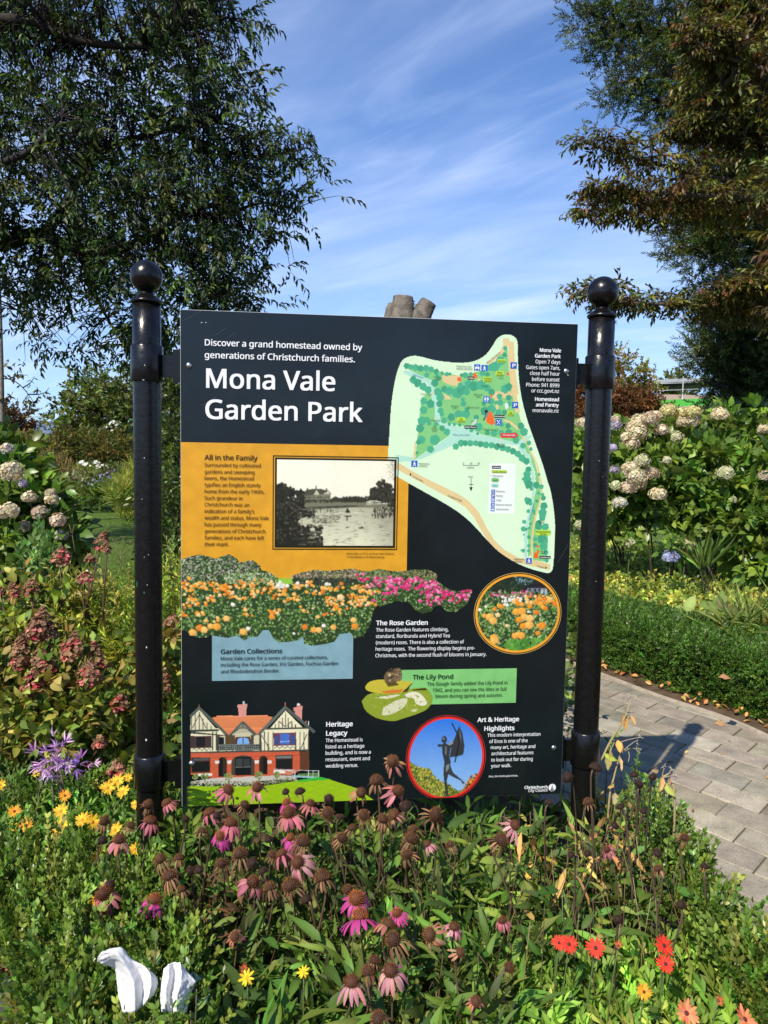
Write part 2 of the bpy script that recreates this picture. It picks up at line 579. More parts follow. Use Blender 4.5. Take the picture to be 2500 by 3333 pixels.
g = Geo()                                                       # thin concrete edging along the far side of the path
d = np.gradient(far_edge, axis=0); d /= np.linalg.norm(d, axis=1)[:, None]
nrm = np.stack([d[:, 1], -d[:, 0]], 1)
i0 = far_edge + nrm * .004; i1 = far_edge + nrm * .03
V = [(*p, -.01) for p in i0] + [(*p, .022) for p in i0] + [(*p, .022) for p in i1] + [(*p, -.01) for p in i1]
g.add(V, [(q * n + i, q * n + i + 1, (q + 1) * n + i + 1, (q + 1) * n + i) for q in range(3) for i in range(n - 1)])
tag(g.build('path_edging', M_kerb, smooth=False), kind='structure')
g = Geo(); i0 = far_edge + nrm * .028; i1 = far_edge + nrm * .6
g.add([(*p, .0165) for p in i0] + [(*p, .0165) for p in i1], [(i, i + 1, n + i + 1, n + i) for i in range(n - 1)])
tag(g.build('ground', M_soil, smooth=False), kind='structure')

# ------------------------------------------------------------------ the information board
PX0, PX1, PZ0, PZ1 = 0.0, 1.15, 0.3545, 1.790
SZ = {'a': (560, 980, 700 / 1659), 'b': (1240, 1040, 660 / 1659), 'c': (1240, 1440, 660 / 1659), 'd': (560, 1440, 780 / 1659), 'e': (560, 1780, 700 / 1659),
      'f': (1160, 1800, 720 / 1659), 'g': (580, 2200, 640 / 1659), 'h': (1200, 2230, 680 / 1659)}


def sp(k, x, y):
    """Point of the board's face: detail k of the survey of the board -> (x, z) in metres."""
    ox, oy, s_ = SZ[k]
    p = on_y(ox + x * s_, oy + y * s_)
    return np.array([p[0], p[2]])


def lin(r, g_, b_):
    v = np.array([r, g_, b_], float) / 255
    return np.where(v < .04045, v / 12.92, ((v + .055) / 1.055) ** 2.4) * .77


def print_mat(name, rough=.32):
    mt = plain(name, (1, 1, 1), rough, .45, attr=True, noise=.05, nscale=16, bump=.02, bscale=45)
    return mt


M_print = print_mat('printed vinyl')
M_black = plain('black laminate', (.005, .0085, .0105), .14, .42, noise=.25, nscale=5, bump=.02, bscale=30)
nt_ = M_black.node_tree; pb = nt_.nodes['Principled BSDF']              # wiped dust and water marks dull the gloss in patches
for sc_, lo_, hi_ in ((4.5, .09, .34),):
    dz_ = nt_.nodes.new('ShaderNodeTexNoise'); dz_.inputs['Scale'].default_value = sc_; dz_.inputs['Detail'].default_value = 8; dz_.inputs['Roughness'].default_value = .7
    dr_ = nt_.nodes.new('ShaderNodeMapRange'); dr_.inputs[1].default_value = .35; dr_.inputs[2].default_value = .7; dr_.inputs[3].default_value = lo_; dr_.inputs[4].default_value = hi_
    nt_.links.new(nt_.nodes['Texture Coordinate'].outputs['Object'], dz_.inputs['Vector']); nt_.links.new(dz_.outputs[0], dr_.inputs[0]); nt_.links.new(dr_.outputs[0], pb.inputs['Roughness'])
M_edge = plain('board edge', (.45, .47, .48), .5, .4)
mt, nt, b = new_mat('black post paint')
b.inputs['Roughness'].default_value = .22
b.inputs['Specular IOR Level'].default_value = .4
tcn = nt.nodes.new('ShaderNodeTexCoord')
nz = nt.nodes.new('ShaderNodeTexNoise'); nz.inputs['Scale'].default_value = 34; nz.inputs['Detail'].default_value = 3
mp = nt.nodes.new('ShaderNodeMapping'); mp.inputs['Scale'].default_value = (1, 1, .55)
nt.links.new(tcn.outputs['Object'], mp.inputs[0]); nt.links.new(mp.outputs[0], nz.inputs['Vector'])
mr = nt.nodes.new('ShaderNodeMapRange'); mr.inputs[1].default_value = .79; mr.inputs[2].default_value = .8
nt.links.new(nz.outputs[0], mr.inputs[0])
mx = nt.nodes.new('ShaderNodeMix'); mx.data_type = 'RGBA'
mx.inputs['A'].default_value = (.004, .004, .0045, 1); mx.inputs['B'].default_value = (.35, .38, .36, 1)
nt.links.new(mr.outputs[0], mx.inputs['Factor']); nt.links.new(mx.outputs['Result'], b.inputs['Base Color'])
nz = nt.nodes.new('ShaderNodeTexNoise'); nz.inputs['Scale'].default_value = 60
mr = nt.nodes.new('ShaderNodeMapRange'); mr.inputs[3].default_value = .12; mr.inputs[4].default_value = .42
nt.links.new(tcn.outputs['Object'], nz.inputs['Vector']); nt.links.new(nz.outputs[0], mr.inputs[0]); nt.links.new(mr.outputs[0], b.inputs['Roughness'])
bp = nt.nodes.new('ShaderNodeBump'); bp.inputs['Strength'].default_value = .2; bp.inputs['Distance'].default_value = .004
nt.links.new(nz.outputs[0], bp.inputs['Height']); nt.links.new(bp.outputs[0], b.inputs['Normal'])
M_post = mt
M_steel = plain('steel bolt', (.6, .6, .6), .28, .5, metal=1.0, noise=.2, nscale=90)

board = empty('information_board', (.57, .03, 0), 'black park information board with map and pictures, bolted between two ball topped posts', 'sign')

g = Geo()
T, BV = .005, .0008
g.add([(PX0 + BV, 0, PZ0 + BV), (PX1 - BV, 0, PZ0 + BV), (PX1 - BV, 0, PZ1 - BV), (PX0 + BV, 0, PZ1 - BV)], [(0, 1, 2, 3)], mi=0)
q = [(PX0, BV, PZ0), (PX1, BV, PZ0), (PX1, BV, PZ1), (PX0, BV, PZ1)]
q2 = [(PX0 + BV, 0, PZ0 + BV), (PX1 - BV, 0, PZ0 + BV), (PX1 - BV, 0, PZ1 - BV), (PX0 + BV, 0, PZ1 - BV)]
q3 = [(x, T, z) for x, _, z in q]
g.add(q2 + q + q3, [(i + 4, (i + 1) % 4 + 4, (i + 1) % 4, i) for i in range(4)] + [(i + 8, (i + 1) % 4 + 8, (i + 1) % 4 + 4, i + 4) for i in range(4)] + [(11, 10, 9, 8)], mi=1)
panel = g.build('panel', [M_black, M_edge], board, smooth=False)

# posts with ball finials, collars and brackets
POSTS = []
for side in (0, 1):
    bx, by = (-.0967, .03) if side == 0 else (1.2343, .03)
    if side == 0:
        zb_t, zb_b = on_y(466, 849, by)[2], on_y(466, 950, by)[2]
        zf, zct, zcb = on_y(467, 980, by)[2], on_y(470, 1125, by)[2], on_y(470, 1243, by)[2]
        zlt, zlb = on_y(485, 2452, by)[2], on_y(485, 2558, by)[2]
    else:
        zb_t, zb_b = on_y(1975, 903, by)[2], on_y(1975, 1001, by)[2]
        zf, zct, zcb = on_y(1971, 1028, by)[2], on_y(1965, 1160, by)[2], on_y(1960, 1268, by)[2]
        zlt, zlb = on_y(1915, 2377, by)[2], on_y(1915, 2488, by)[2]
    g = Geo(); r = .0385; rc = .0445
    g.lathe([(r, -.1), (r, zlb - .004), (r, zlt + .004), (r, zcb - .004), (r, zcb), (r + .0005, zct), (r + .0005, zf - .006), (r * .4, zf - .004)], (bx, by, 0), 40)
    post = g.build('post', M_post, board); POSTS.append((post, bx, by, r, zcb, zct, zlb, zlt))
    g = Geo()
    g.lathe([(r * .2, zf - .006), (r + .0045, zf - .006), (r + .0055, zf - .002), (r + .0045, zf + .002), (r - .001, zf + .004), (r - .004, zf + .01), (r - .012, zf + .014), (r - .018, zf + .019), (r - .0185, zf + .026), (0.012, zf + .03)], (bx, by, 0), 40)
    rb = (zb_t - zb_b) / 2 + .002; zc_ = (zb_t + zb_b) / 2
    g.lathe([(max(.0001, rb * math.sin(t)), zc_ - rb * math.cos(t)) for t in np.linspace(.0, math.pi, 26)], (bx, by, 0), 40)
    g.build('ball_finial', M_post, post)
    sgn = 1 if side == 0 else -1
    for zt, zb in ((zct, zcb), (zlt, zlb)):
        g = Geo()
        g.lathe([(r - .003, zb), (rc - .001, zb), (rc, zb + .002), (rc, zt - .003), (rc - .002, zt), (r - .003, zt + .003)], (bx, by, 0), 40)
        g.build('collar', M_post, post)
        g = Geo()
        h = zt - zb
        xa, xb = bx + sgn * (rc - .004), (PX0 + .045 if side == 0 else PX1 - .045)
        g.box((min(xa, bx + sgn * .078), by - .006, zb + h * .14), (max(xa, bx + sgn * .078), by + .004, zt - h * .24))
        g.box((min(bx + sgn * .074, bx + sgn * .09), by - .019, zb - h * .02), (max(bx + sgn * .074, bx + sgn * .09), by + .012, zt - h * .1))
        g.box((min(bx + sgn * .08, xb), T + .0004, zb), (max(bx + sgn * .08, xb), T + .006, zt - h * .12))
        g.build('bracket', M_post, board, smooth=False)
M_chip = plain('chipped paint', (.5, .52, .5), .7, .3, attr=True)
for side, name, ox, oy, sc_, marks in ((0, 'paint_chip', 0, 1150, .3918, ((1212, 105, 8, 14), (1200, 225, 20, 5), (1100, 228, 14, 6), (1205, 868, 10, 10), (1185, 1210, 7, 7), (1122, 1437, 8, 4), (1205, 1690, 6, 6), (1238, 1670, 6, 10), (1228, 1920, 8, 10))), (0, 'green_paint_mark', 0, 1150, .3918, ((1138, 1920, 9, 56), (1203, 1985, 7, 22))),
                                       (0, 'paint_chip', 0, 1650, .4296, ((1115, 1058, 10, 18), (1112, 1757, 14, 22))), (1, 'paint_chip', 1800, 1000, .4522, ((320, 160, 6, 5), (325, 1105, 9, 4), (350, 1218, 7, 3), (385, 1250, 7, 4), (300, 1970, 7, 6)))):
    post, bx, by, r, zcb, zct, zlb, zlt = POSTS[side]
    for x, y, w_, h_ in marks:
        p = on_y(ox + x * sc_, oy + y * sc_, by - .03); rr_c = (r + .0066 if zcb < p[2] < zct or zlb < p[2] < zlt else r + .0009)
        a0 = math.asin(max(-.95, min(.95, (p[0] - bx) / rr_c))); hw, hh = w_ * sc_ * .00085 / 2, h_ * sc_ * .00085 / 2
        g = Geo(); th = np.arange(10) * .6283; rad = rng.uniform(.7, 1.15, 10)
        V = [(bx + rr_c * math.sin(a0 + hw * rad[i] * math.cos(t) / rr_c), by - rr_c * math.cos(a0 + hw * rad[i] * math.cos(t) / rr_c), p[2] + hh * rad[i] * math.sin(t)) for i, t in enumerate(th)] + [(bx + (rr_c + .0003) * math.sin(a0), by - (rr_c + .0003) * math.cos(a0), p[2])]
        g.add(V, [(i, (i + 1) % 10, 10) for i in range(10)], (.03, .2, .13) if 'green' in name else (.5, .53, .5)); g.build(name, M_chip, post)
for k, x, y in (('a', 131, 497), ('b', 1517, 424), ('h', 1470, 498)):
    X, Z = sp(k, x, y); g = Geo()
    th = np.linspace(0, math.pi / 2, 6)
    pr = [(.0085 * math.cos(t), .005 * math.sin(t)) for t in th]
    V = [(X + a_ * math.cos(p_), -.0004 - b_, Z + a_ * math.sin(p_)) for a_, b_ in pr for p_ in np.arange(14) * 2 * math.pi / 14]
    g.add(V, [(i * 14 + j, i * 14 + (j + 1) % 14, (i + 1) * 14 + (j + 1) % 14, (i + 1) * 14 + j) for i in range(5) for j in range(14)])
    g.add([(X - .0045, -.006, Z - .0008), (X + .0045, -.006, Z - .0008), (X + .0045, -.006, Z + .0008), (X - .0045, -.006, Z + .0008)], [(0, 1, 2, 3)])
    g.build('bolt', M_steel, panel)
X, Z = sp('g', 114, 740); g = Geo()
g.add([(X + .009 * math.cos(p_) * c_, -.0006 - .005 * s_, Z + .009 * math.sin(p_) * c_) for c_, s_ in ((1, 0), (.8, .6), (.4, .92), (.01, 1)) for p_ in np.arange(14) * 2 * math.pi / 14],
      [(i * 14 + j, i * 14 + (j + 1) % 14, (i + 1) * 14 + (j + 1) % 14, (i + 1) * 14 + j) for i in range(3) for j in range(14)])
g.build('bolt', M_steel, panel)


class Ras:
    """A printed picture: cells of one flat printed colour each on the board's face."""

    def __init__(self, x0, x1, z0, z1, cell=.0016):
        self.x0, self.z1, self.cell = x0, z1, cell
        self.w, self.h = int((x1 - x0) / cell), int((z1 - z0) / cell)
        self.C = np.zeros((self.h, self.w, 3)); self.A = np.zeros((self.h, self.w), bool)
        self.X, self.Z = np.meshgrid(x0 + (np.arange(self.w) + .5) * cell, z1 - (np.arange(self.h) + .5) * cell)

    def win(self, lo, hi):
        i0 = max(0, int((self.z1 - hi[1]) / self.cell) - 1); i1 = min(self.h, int((self.z1 - lo[1]) / self.cell) + 2)
        j0 = max(0, int((lo[0] - self.x0) / self.cell) - 1); j1 = min(self.w, int((hi[0] - self.x0) / self.cell) + 2)
        return slice(i0, max(i0, i1)), slice(j0, max(j0, j1))

    def put(self, w, mk, c, over=False):
        if over: mk = mk & self.A[w]
        c = np.asarray(c, float)
        if c.ndim == 1: self.C[w][mk] = c
        else: self.C[w][mk] = c[mk]
        self.A[w] |= mk

    def poly(self, pts, c, over=False):
        p = np.asarray(pts, float); w = self.win(p.min(0), p.max(0))
        self.put(w, in_poly(self.X[w], self.Z[w], p), c, over)

    def ell(self, cx, cz, rx, rz, c, ang=0.0, over=False, wob=0.0):
        m_ = max(rx, rz) * 1.3; w = self.win((cx - m_, cz - m_), (cx + m_, cz + m_))
        dx, dz = self.X[w] - cx, self.Z[w] - cz
        ca, sa = math.cos(ang), math.sin(ang)
        u, v_ = (dx * ca + dz * sa) / rx, (-dx * sa + dz * ca) / rz
        lim = 1.0
        if wob:
            t = np.arctan2(v_, u); ph = cx * 977; lim = 1 + wob * np.sin(5 * t + ph) + wob * .6 * np.sin(9 * t + 2 * ph)
        self.put(w, u * u + v_ * v_ < lim, c, over)

    def line(self, p, q_, wd, c, over=False):
        p, q_ = np.asarray(p, float), np.asarray(q_, float); d_ = q_ - p; L_ = np.linalg.norm(d_) + 1e-9
        nn = np.array([-d_[1], d_[0]]) / L_ * wd / 2
        self.poly([p + nn, q_ + nn, q_ - nn, p - nn], c, over)

    def soft(self, n_=1, grain=.05):
        """The slight softness and grain of a printed photograph."""
        for k_ in range(n_):
            a_ = np.pad(self.A.astype(float), 1)[..., None]; c_ = np.pad(self.C, ((1, 1), (1, 1), (0, 0))) * a_
            f_ = lambda q: q[1:-1, 1:-1] * 2 + (q[:-2, 1:-1] + q[2:, 1:-1] + q[1:-1, :-2] + q[1:-1, 2:]) * .75
            self.C = np.where(self.A[..., None], f_(c_) / np.maximum(f_(a_), 1e-6), self.C)
        self.C = self.C * np.exp(rng.normal(0, grain, self.A.shape))[..., None]
        return self

    def build(self, name, y, clip=True):
        g_ = Geo(); V, F, C = [], [], []
        q_ = np.round(self.C * 250).astype(int); key = q_[..., 0] * 1000003 + q_[..., 1] * 1009 + q_[..., 2]
        A = self.A & (self.X > PX0 + .001) & (self.X < PX1 - .001) & (self.Z > PZ0 + .001) & (self.Z < PZ1 - .001)
        key = np.where(A, key, -1)
        n_ = 0
        for i in range(self.h):
            k = key[i]; ch = np.flatnonzero(np.diff(k)) + 1
            st = np.concatenate([[0], ch]); en = np.concatenate([ch, [self.w]])
            zt = self.z1 - i * self.cell; zb = zt - self.cell
            for a_, e_ in zip(st, en):
                if k[a_] == -1: continue
                xa, xb = self.x0 + a_ * self.cell, self.x0 + e_ * self.cell
                V += [(xa, y, zb), (xb, y, zb), (xb, y, zt), (xa, y, zt)]; F.append((n_, n_ + 1, n_ + 2, n_ + 3)); C += [self.C[i, a_]] * 4; n_ += 4
        g_.add(V, F, np.array(C))
        return g_.build(name, M_print, panel, smooth=False)


def quadp(k, *pts): return [sp(k, *p) for p in pts]


def flat_poly(g_, pts, y, c):
    """Ear-free fill of a simple polygon through Blender's tessellator."""
    from mathutils.geometry import tessellate_polygon
    t = tessellate_polygon([[Vector((p[0], p[1], 0)) for p in pts]])
    V = [(p[0], y, p[1]) for p in pts]; F = []
    for a_, b_, c_ in t:
        n_ = (pts[b_][0] - pts[a_][0]) * (pts[c_][1] - pts[a_][1]) - (pts[b_][1] - pts[a_][1]) * (pts[c_][0] - pts[a_][0])
        F.append((a_, b_, c_) if n_ > 0 else (a_, c_, b_))
    g_.add(V, F, c)


def rrect(cx, cz, w, h, r):
    o = []
    for qx, qz, a0 in ((1, 1, 0), (-1, 1, 90), (-1, -1, 180), (1, -1, 270)):
        for t in (0, 30, 60, 90):
            o.append((cx + qx * (w / 2 - r) + r * math.cos(R(a0 + t)), cz + qz * (h / 2 - r) + r * math.sin(R(a0 + t))))
    return o


WHITE, DARK = lin(243, 246, 250), lin(44, 36, 22)
# colour fields
g = Geo()
zt = (sp('a', 300, 1092)[1] + sp('a', 1400, 1112)[1]) / 2
xr = sp('d', 1630, 600)[0]; zb = sp('d', 800, 905)[1] - .03
flat_poly(g, [(PX0 + .001, zb), (xr, zb), (xr, zt), (PX0 + .001, zt)], -.0006, lin(228, 166, 40) * .92)
x0, x1 = sp('e', 309, 900)[0], sp('e', 1395, 900)[0]; z0, z1 = sp('e', 800, 1026)[1], sp('e', 800, 640)[1]
flat_poly(g, [(x0, z0), (x1, z0), (x1, z1), (x0, z1)], -.0006, lin(128, 166, 178))
x0, x1 = sp('f', 330, 1000)[0], sp('f', 1199, 1000)[0]; z0, z1 = sp('f', 800, 1130)[1], sp('f', 800, 870)[1]
flat_poly(g, [(x0, z0), (x1, z0), (x1, z1), (x0, z1)], -.0006, lin(126, 196, 116))
g.build('colour_field', plain('colour field', (1, 1, 1), .34, .4, attr=True, noise=.12, nscale=26, bump=.04, bscale=90), panel, smooth=False)

# ---- park map
mo = [('b', *p) for p in ((975, 137), (1010, 124), (1060, 126), (1100, 150), (1117, 190), (1119, 300), (1128, 480), (1150, 640), (1190, 800), (1240, 950), (1290, 1090), (1335, 1225))] + \
     [('c', *p) for p in ((1360, 310), (1388, 400), (1415, 560), (1424, 700), (1420, 850), (1408, 1010), (1395, 1053), (1365, 1068), (1300, 1055), (1200, 1025), (1080, 970), (960, 890), (860, 790), (760, 680), (660, 590), (540, 510), (400, 430), (224, 332), (130, 278), (57, 235), (57, 120))] + \
     [('b', *p) for p in ((65, 1000), (85, 700), (115, 500), (150, 380), (190, 322), (260, 298), (330, 305), (450, 335), (600, 352), (720, 350), (800, 325), (860, 285), (910, 220), (945, 162))]
mpts = smooth_path([sp(*p) for p in mo] + [sp(*mo[0])], 260)
lo, hi = mpts.min(0), mpts.max(0)
ras = Ras(lo[0] - .004, hi[0] + .004, lo[1] - .004, hi[1] + .004, .0015)
MINT, LAWN, TREE, TREE2, WATER, SAND, ROOF = lin(216, 244, 208), lin(132, 203, 128), lin(76, 176, 136), lin(66, 162, 124), lin(176, 226, 206), lin(226, 204, 148), lin(238, 106, 36)
ras.poly(mpts, MINT)
def mp_(k, c, *p): ras.poly(quadp(k, *p), c, True)
mp_('c', SAND * .98, (57, 150), (145, 165), (245, 230), (420, 320), (620, 415), (720, 480), (800, 570), (860, 690), (930, 800), (1010, 880), (1130, 945), (1250, 960), (1385, 1000), (1380, 1045), (1270, 1020), (1100, 980), (990, 920), (890, 830), (820, 720), (760, 610), (690, 530), (600, 475), (440, 390), (240, 280), (57, 180))
mp_('b', WATER, (190, 415), (260, 425), (400, 480), (440, 560), (470, 700), (490, 800), (560, 860), (700, 885), (830, 945), (1000, 975), (1230, 945), (1235, 960), (1180, 1010), (1100, 1030), (900, 1010), (650, 1000), (500, 1070), (330, 1140), (130, 1170), (120, 1110), (280, 1140), (470, 1020), (570, 945), (450, 840), (420, 700), (400, 580), (380, 520), (250, 470), (185, 440))
mp_('c', WATER, (120, 100), (300, 130), (300, 160), (120, 150))
mp_('b', LAWN, (195, 370), (350, 385), (520, 440), (650, 460), (770, 430), (900, 400), (990, 260), (1035, 240), (1045, 400), (1070, 560), (1110, 700), (1150, 850), (1190, 930), (1150, 980), (1080, 1000), (930, 965), (820, 940), (700, 880), (560, 850), (490, 830), (470, 700), (440, 560), (420, 500), (330, 460), (230, 410))
mp_('b', LAWN, (400, 600), (440, 720), (440, 820), (560, 930), (560, 950), (470, 1010), (280, 1140), (300, 950), (330, 640))
mp_('c', LAWN, (1190, 0), (1240, 100), (1290, 280), (1310, 420), (1290, 520), (1260, 640), (1240, 900), (1205, 940), (1200, 740), (1240, 520), (1270, 380), (1260, 240), (1210, 110), (1150, 10))
mp_('c', LAWN, (1250, 640), (1370, 700), (1360, 980), (1240, 960))
mp_('b', WATER * .97, (1130, 1010), (1180, 1060), (1225, 1160), (1210, 1156), (1120, 1050))
mp_('c', WATER, (1215, 90), (1250, 230), (1262, 400), (1235, 560), (1200, 700), (1195, 940), (1170, 940), (1175, 700), (1212, 560), (1240, 400), (1228, 240), (1195, 100))
mp_('b', SAND, (998, 155), (1047, 155), (1047, 200), (1020, 250), (890, 370), (860, 362), (960, 280), (995, 220))
mp_('b', SAND, (1045, 180), (1088, 180), (1095, 350), (1110, 500), (1128, 605), (1110, 620), (1138, 765), (1100, 765), (1080, 640), (1060, 540), (1040, 330))
mp_('b', SAND, (500, 455), (650, 458), (650, 545), (580, 540), (505, 510))
mp_('b', SAND, (800, 480), (860, 520), (920, 585), (1080, 590), (1080, 625), (970, 650), (960, 750), (945, 750), (930, 650), (890, 620), (850, 530), (790, 500))
mp_('b', SAND, (505, 605), (560, 630), (580, 655), (510, 650)); mp_('b', SAND, (1000, 815), (1060, 830), (1130, 890), (1120, 905), (1050, 850), (1000, 830))
mp_('b', SAND, (415, 592), (440, 588), (440, 604), (415, 608)); mp_('b', SAND, (278, 1000), (290, 1000), (278, 1150), (262, 1150)); mp_('b', SAND, (980, 965), (988, 965), (988, 1008), (980, 1008))
wk = smooth_path([sp('b', 1145, 940), sp('b', 1200, 1020), sp('c', 1215, 60), sp('c', 1270, 170), sp('c', 1300, 290), sp('c', 1318, 400), sp('c', 1300, 490), sp('c', 1270, 590), sp('c', 1248, 690), sp('c', 1236, 800), sp('c', 1232, 940)], 50)
for i in range(49): ras.line(wk[i], wk[i + 1], .0055, SAND, True)
blobs = [('b', *q) for q in ((210, 380, 24), (245, 388, 22), (285, 392, 26), (325, 400, 26), (370, 398, 26), (410, 408, 24), (452, 425, 22), (500, 440, 16), (540, 447, 18), (565, 445, 12), (375, 455, 22), (460, 460, 18), (440, 520, 30), (475, 480, 18), (262, 495, 28), (300, 520, 34), (345, 548, 32), (385, 575, 30), (265, 480, 20),
     (465, 592, 32), (485, 635, 34), (478, 690, 26), (486, 745, 24), (498, 775, 20), (520, 570, 28), (560, 585, 34), (625, 600, 44), (660, 575, 40), (700, 590, 30), (715, 530, 34), (760, 545, 40), (820, 535, 40), (870, 560, 30), (905, 595, 28), (650, 540, 24), (350, 668, 28), (405, 690, 34), (350, 740, 32), (335, 830, 36), (320, 890, 34), (375, 820, 24), (330, 985, 34), (305, 1005, 20), (440, 985, 42), (405, 1062, 30), (295, 1090, 12), (395, 850, 18), (450, 855, 20), (500, 890, 24), (540, 920, 28),
     (515, 825, 26), (575, 800, 32), (635, 775, 34), (695, 775, 34), (705, 735, 20), (675, 690, 24), (670, 655, 18), (850, 750, 36), (905, 735, 36), (960, 760, 26), (1010, 760, 22), (970, 630, 24), (975, 680, 26), (1045, 640, 24), (1050, 690, 22), (1015, 570, 36), (1045, 550, 30), (930, 385, 40), (975, 340, 38), (1012, 290, 20), (1016, 235, 18), (890, 395, 26), (870, 450, 20), (830, 440, 24), (690, 455, 24), (660, 455, 16), (735, 448, 18),
     (800, 880, 34), (870, 925, 22), (925, 930, 28), (985, 930, 26), (1045, 928, 30), (1095, 955, 34), (1105, 990, 28), (1145, 870, 28), (1170, 920, 34), (1160, 1033, 24), (1040, 870, 24), (990, 860, 18), (760, 845, 22), (780, 800, 22), (900, 670, 26), (940, 680, 16), (840, 690, 18), (560, 855, 16), (600, 858, 14), (645, 862, 14), (700, 885, 16), (740, 905, 18), (790, 935, 12),
     (612, 1040, 26), (655, 1012, 28), (690, 1012, 24), (730, 1012, 26), (775, 1012, 24), (815, 1020, 26), (860, 1026, 28), (905, 1030, 26), (950, 1040, 28), (995, 1050, 28), (1040, 1062, 28), (1080, 1078, 28), (1120, 1100, 28), (1155, 1135, 30), (1190, 1160, 28), (1210, 1010, 20), (1225, 1060, 16))] + \
    [('c', *q) for q in ((1205, 222, 26), (1195, 262, 32), (1195, 305, 36), (1210, 345, 36), (1232, 380, 16), (1160, 300, 10), (1270, 350, 28), (1312, 362, 20), (1288, 415, 14), (1328, 455, 22), (1322, 428, 16), (1292, 262, 12), (1332, 520, 32), (1322, 575, 36), (1320, 615, 28), (1205, 482, 30), (1190, 465, 18), (1222, 500, 18), (1275, 480, 14), (1205, 562, 16), (1250, 560, 14), (1254, 580, 10), (1172, 650, 18), (1165, 708, 22), (1190, 710, 12), (1222, 665, 14), (1212, 700, 14), (1210, 775, 16), (1210, 845, 16), (1208, 885, 14), (1168, 755, 8), (1165, 885, 16), (1150, 882, 9),
     (1290, 685, 32), (1345, 690, 30), (1262, 790, 20), (1320, 790, 42), (1350, 810, 18), (1330, 850, 34), (1262, 840, 18), (1350, 900, 22), (1355, 965, 18), (1290, 660, 26))]
for i, (k, x, y, r_) in enumerate(blobs):
    c_ = sp(k, x, y); rr = r_ * .000352 * 1.0
    ras.ell(c_[0], c_[1], rr, rr * 1.02, TREE if i % 3 else TREE2, 0, True, .12)
for k, pts in (('b', ((626, 472), (656, 475), (655, 506), (624, 504))), ('b', ((752, 445), (775, 434), (790, 470), (768, 488), (750, 475))), ('b', ((1028, 436), (1048, 432), (1048, 458), (1030, 460))), ('b', ((886, 618), (900, 612), (912, 632), (898, 642))), ('b', ((862, 760), (905, 752), (935, 850), (905, 866), (860, 840))),
               ('c', ((1250, 905), (1282, 895), (1290, 945), (1252, 948))), ('c', ((1275, 880), (1296, 880), (1296, 905), (1278, 905))), ('c', ((1274, 842), (1298, 842), (1298, 858), (1274, 858)))):
    mp_(k, ROOF, *pts)
mp_('b', lin(40, 42, 44), (846, 744), (872, 738), (878, 762), (858, 800), (842, 830), (834, 820), (856, 780)); mp_('b', lin(130, 140, 140), (862, 765), (880, 757), (878, 790), (850, 812))
mp_('b', lin(205, 214, 210), (735, 862), (770, 815), (784, 812), (778, 850), (755, 866)); mp_('b', lin(214, 236, 228), (1010, 690), (1035, 680), (1045, 715), (1030, 735), (1015, 720))
mp_('c', lin(236, 246, 240), (888, 168), (1103, 172), (1088, 582), (878, 580))
pmap = ras.build('park_map', -.0008)

# ---- symbols and tags of the map
g = Geo(); BLUE, BLK, LIME = lin(36, 98, 200), lin(28, 32, 30), lin(186, 226, 70)
Ls = [-.0012, -.0014, -.0016]
def tagbox(k, x, y, w, h, c, rad=.3):
    p = sp(k, x, y); W_, H_ = w * .000352, h * .000352
    flat_poly(g, rrect(p[0], p[1], W_, H_, min(W_, H_) * rad), Ls[0], c)
def icon(k, x, y, s_, what):
    p = sp(k, x, y); q_ = s_ * .000352
    flat_poly(g, [(p[0] - q_ / 2, p[1] - q_ / 2), (p[0] + q_ / 2, p[1] - q_ / 2), (p[0] + q_ / 2, p[1] + q_ / 2), (p[0] - q_ / 2, p[1] + q_ / 2)], Ls[0], BLUE)
    def u(*pts): flat_poly(g, [(p[0] + a_ * q_, p[1] + b_ * q_) for a_, b_ in pts], Ls[1], WHITE)
    def disc(a_, b_, r_): u(*[(a_ + r_ * math.cos(t), b_ + r_ * math.sin(t)) for t in np.arange(10) * .6283])
    if what == 'car':
        u((-.36, -.2), (.36, -.2), (.36, .05), (.26, .08), (.16, .28), (-.16, .28), (-.26, .08), (-.36, .05)); u((-.34, -.34), (-.2, -.34), (-.2, -.2), (-.34, -.2)); u((.2, -.34), (.34, -.34), (.34, -.2), (.2, -.2))
        flat_poly(g, [(p[0] + a_ * q_, p[1] + b_ * q_) for a_, b_ in ((-.2, .08), (.2, .08), (.12, .21), (-.12, .21))], Ls[2], BLUE)
    elif what == 'walk':
        disc(.02, .32, .08); u((-.1, .2), (.08, .22), (.12, -.02), (.26, -.4), (.14, -.4), (.02, -.08), (-.14, -.4), (-.26, -.4), (-.06, -.02), (-.06, .1), (-.2, -.02), (-.24, .05)); u((.1, .18), (.26, .0), (.2, -.04), (.08, .08))
    elif what == 'wc':
        for s2 in (-.22, .22):
            disc(s2, .33, .08); u((s2 - .12, .22), (s2 + .12, .22), (s2 + .14, -.06), (s2 + .06, -.06), (s2 + .06, -.4), (s2 - .06, -.4), (s2 - .06, -.06), (s2 - .14, -.06))
        u((-.015, -.42), (.015, -.42), (.015, .42), (-.015, .42))
    elif what == 'eat':
        u((-.32, -.36), (-.24, -.4), (.3, .3), (.24, .38)); u((.32, -.36), (.24, -.4), (-.18, .14), (-.32, .26), (-.2, .36), (-.08, .2))
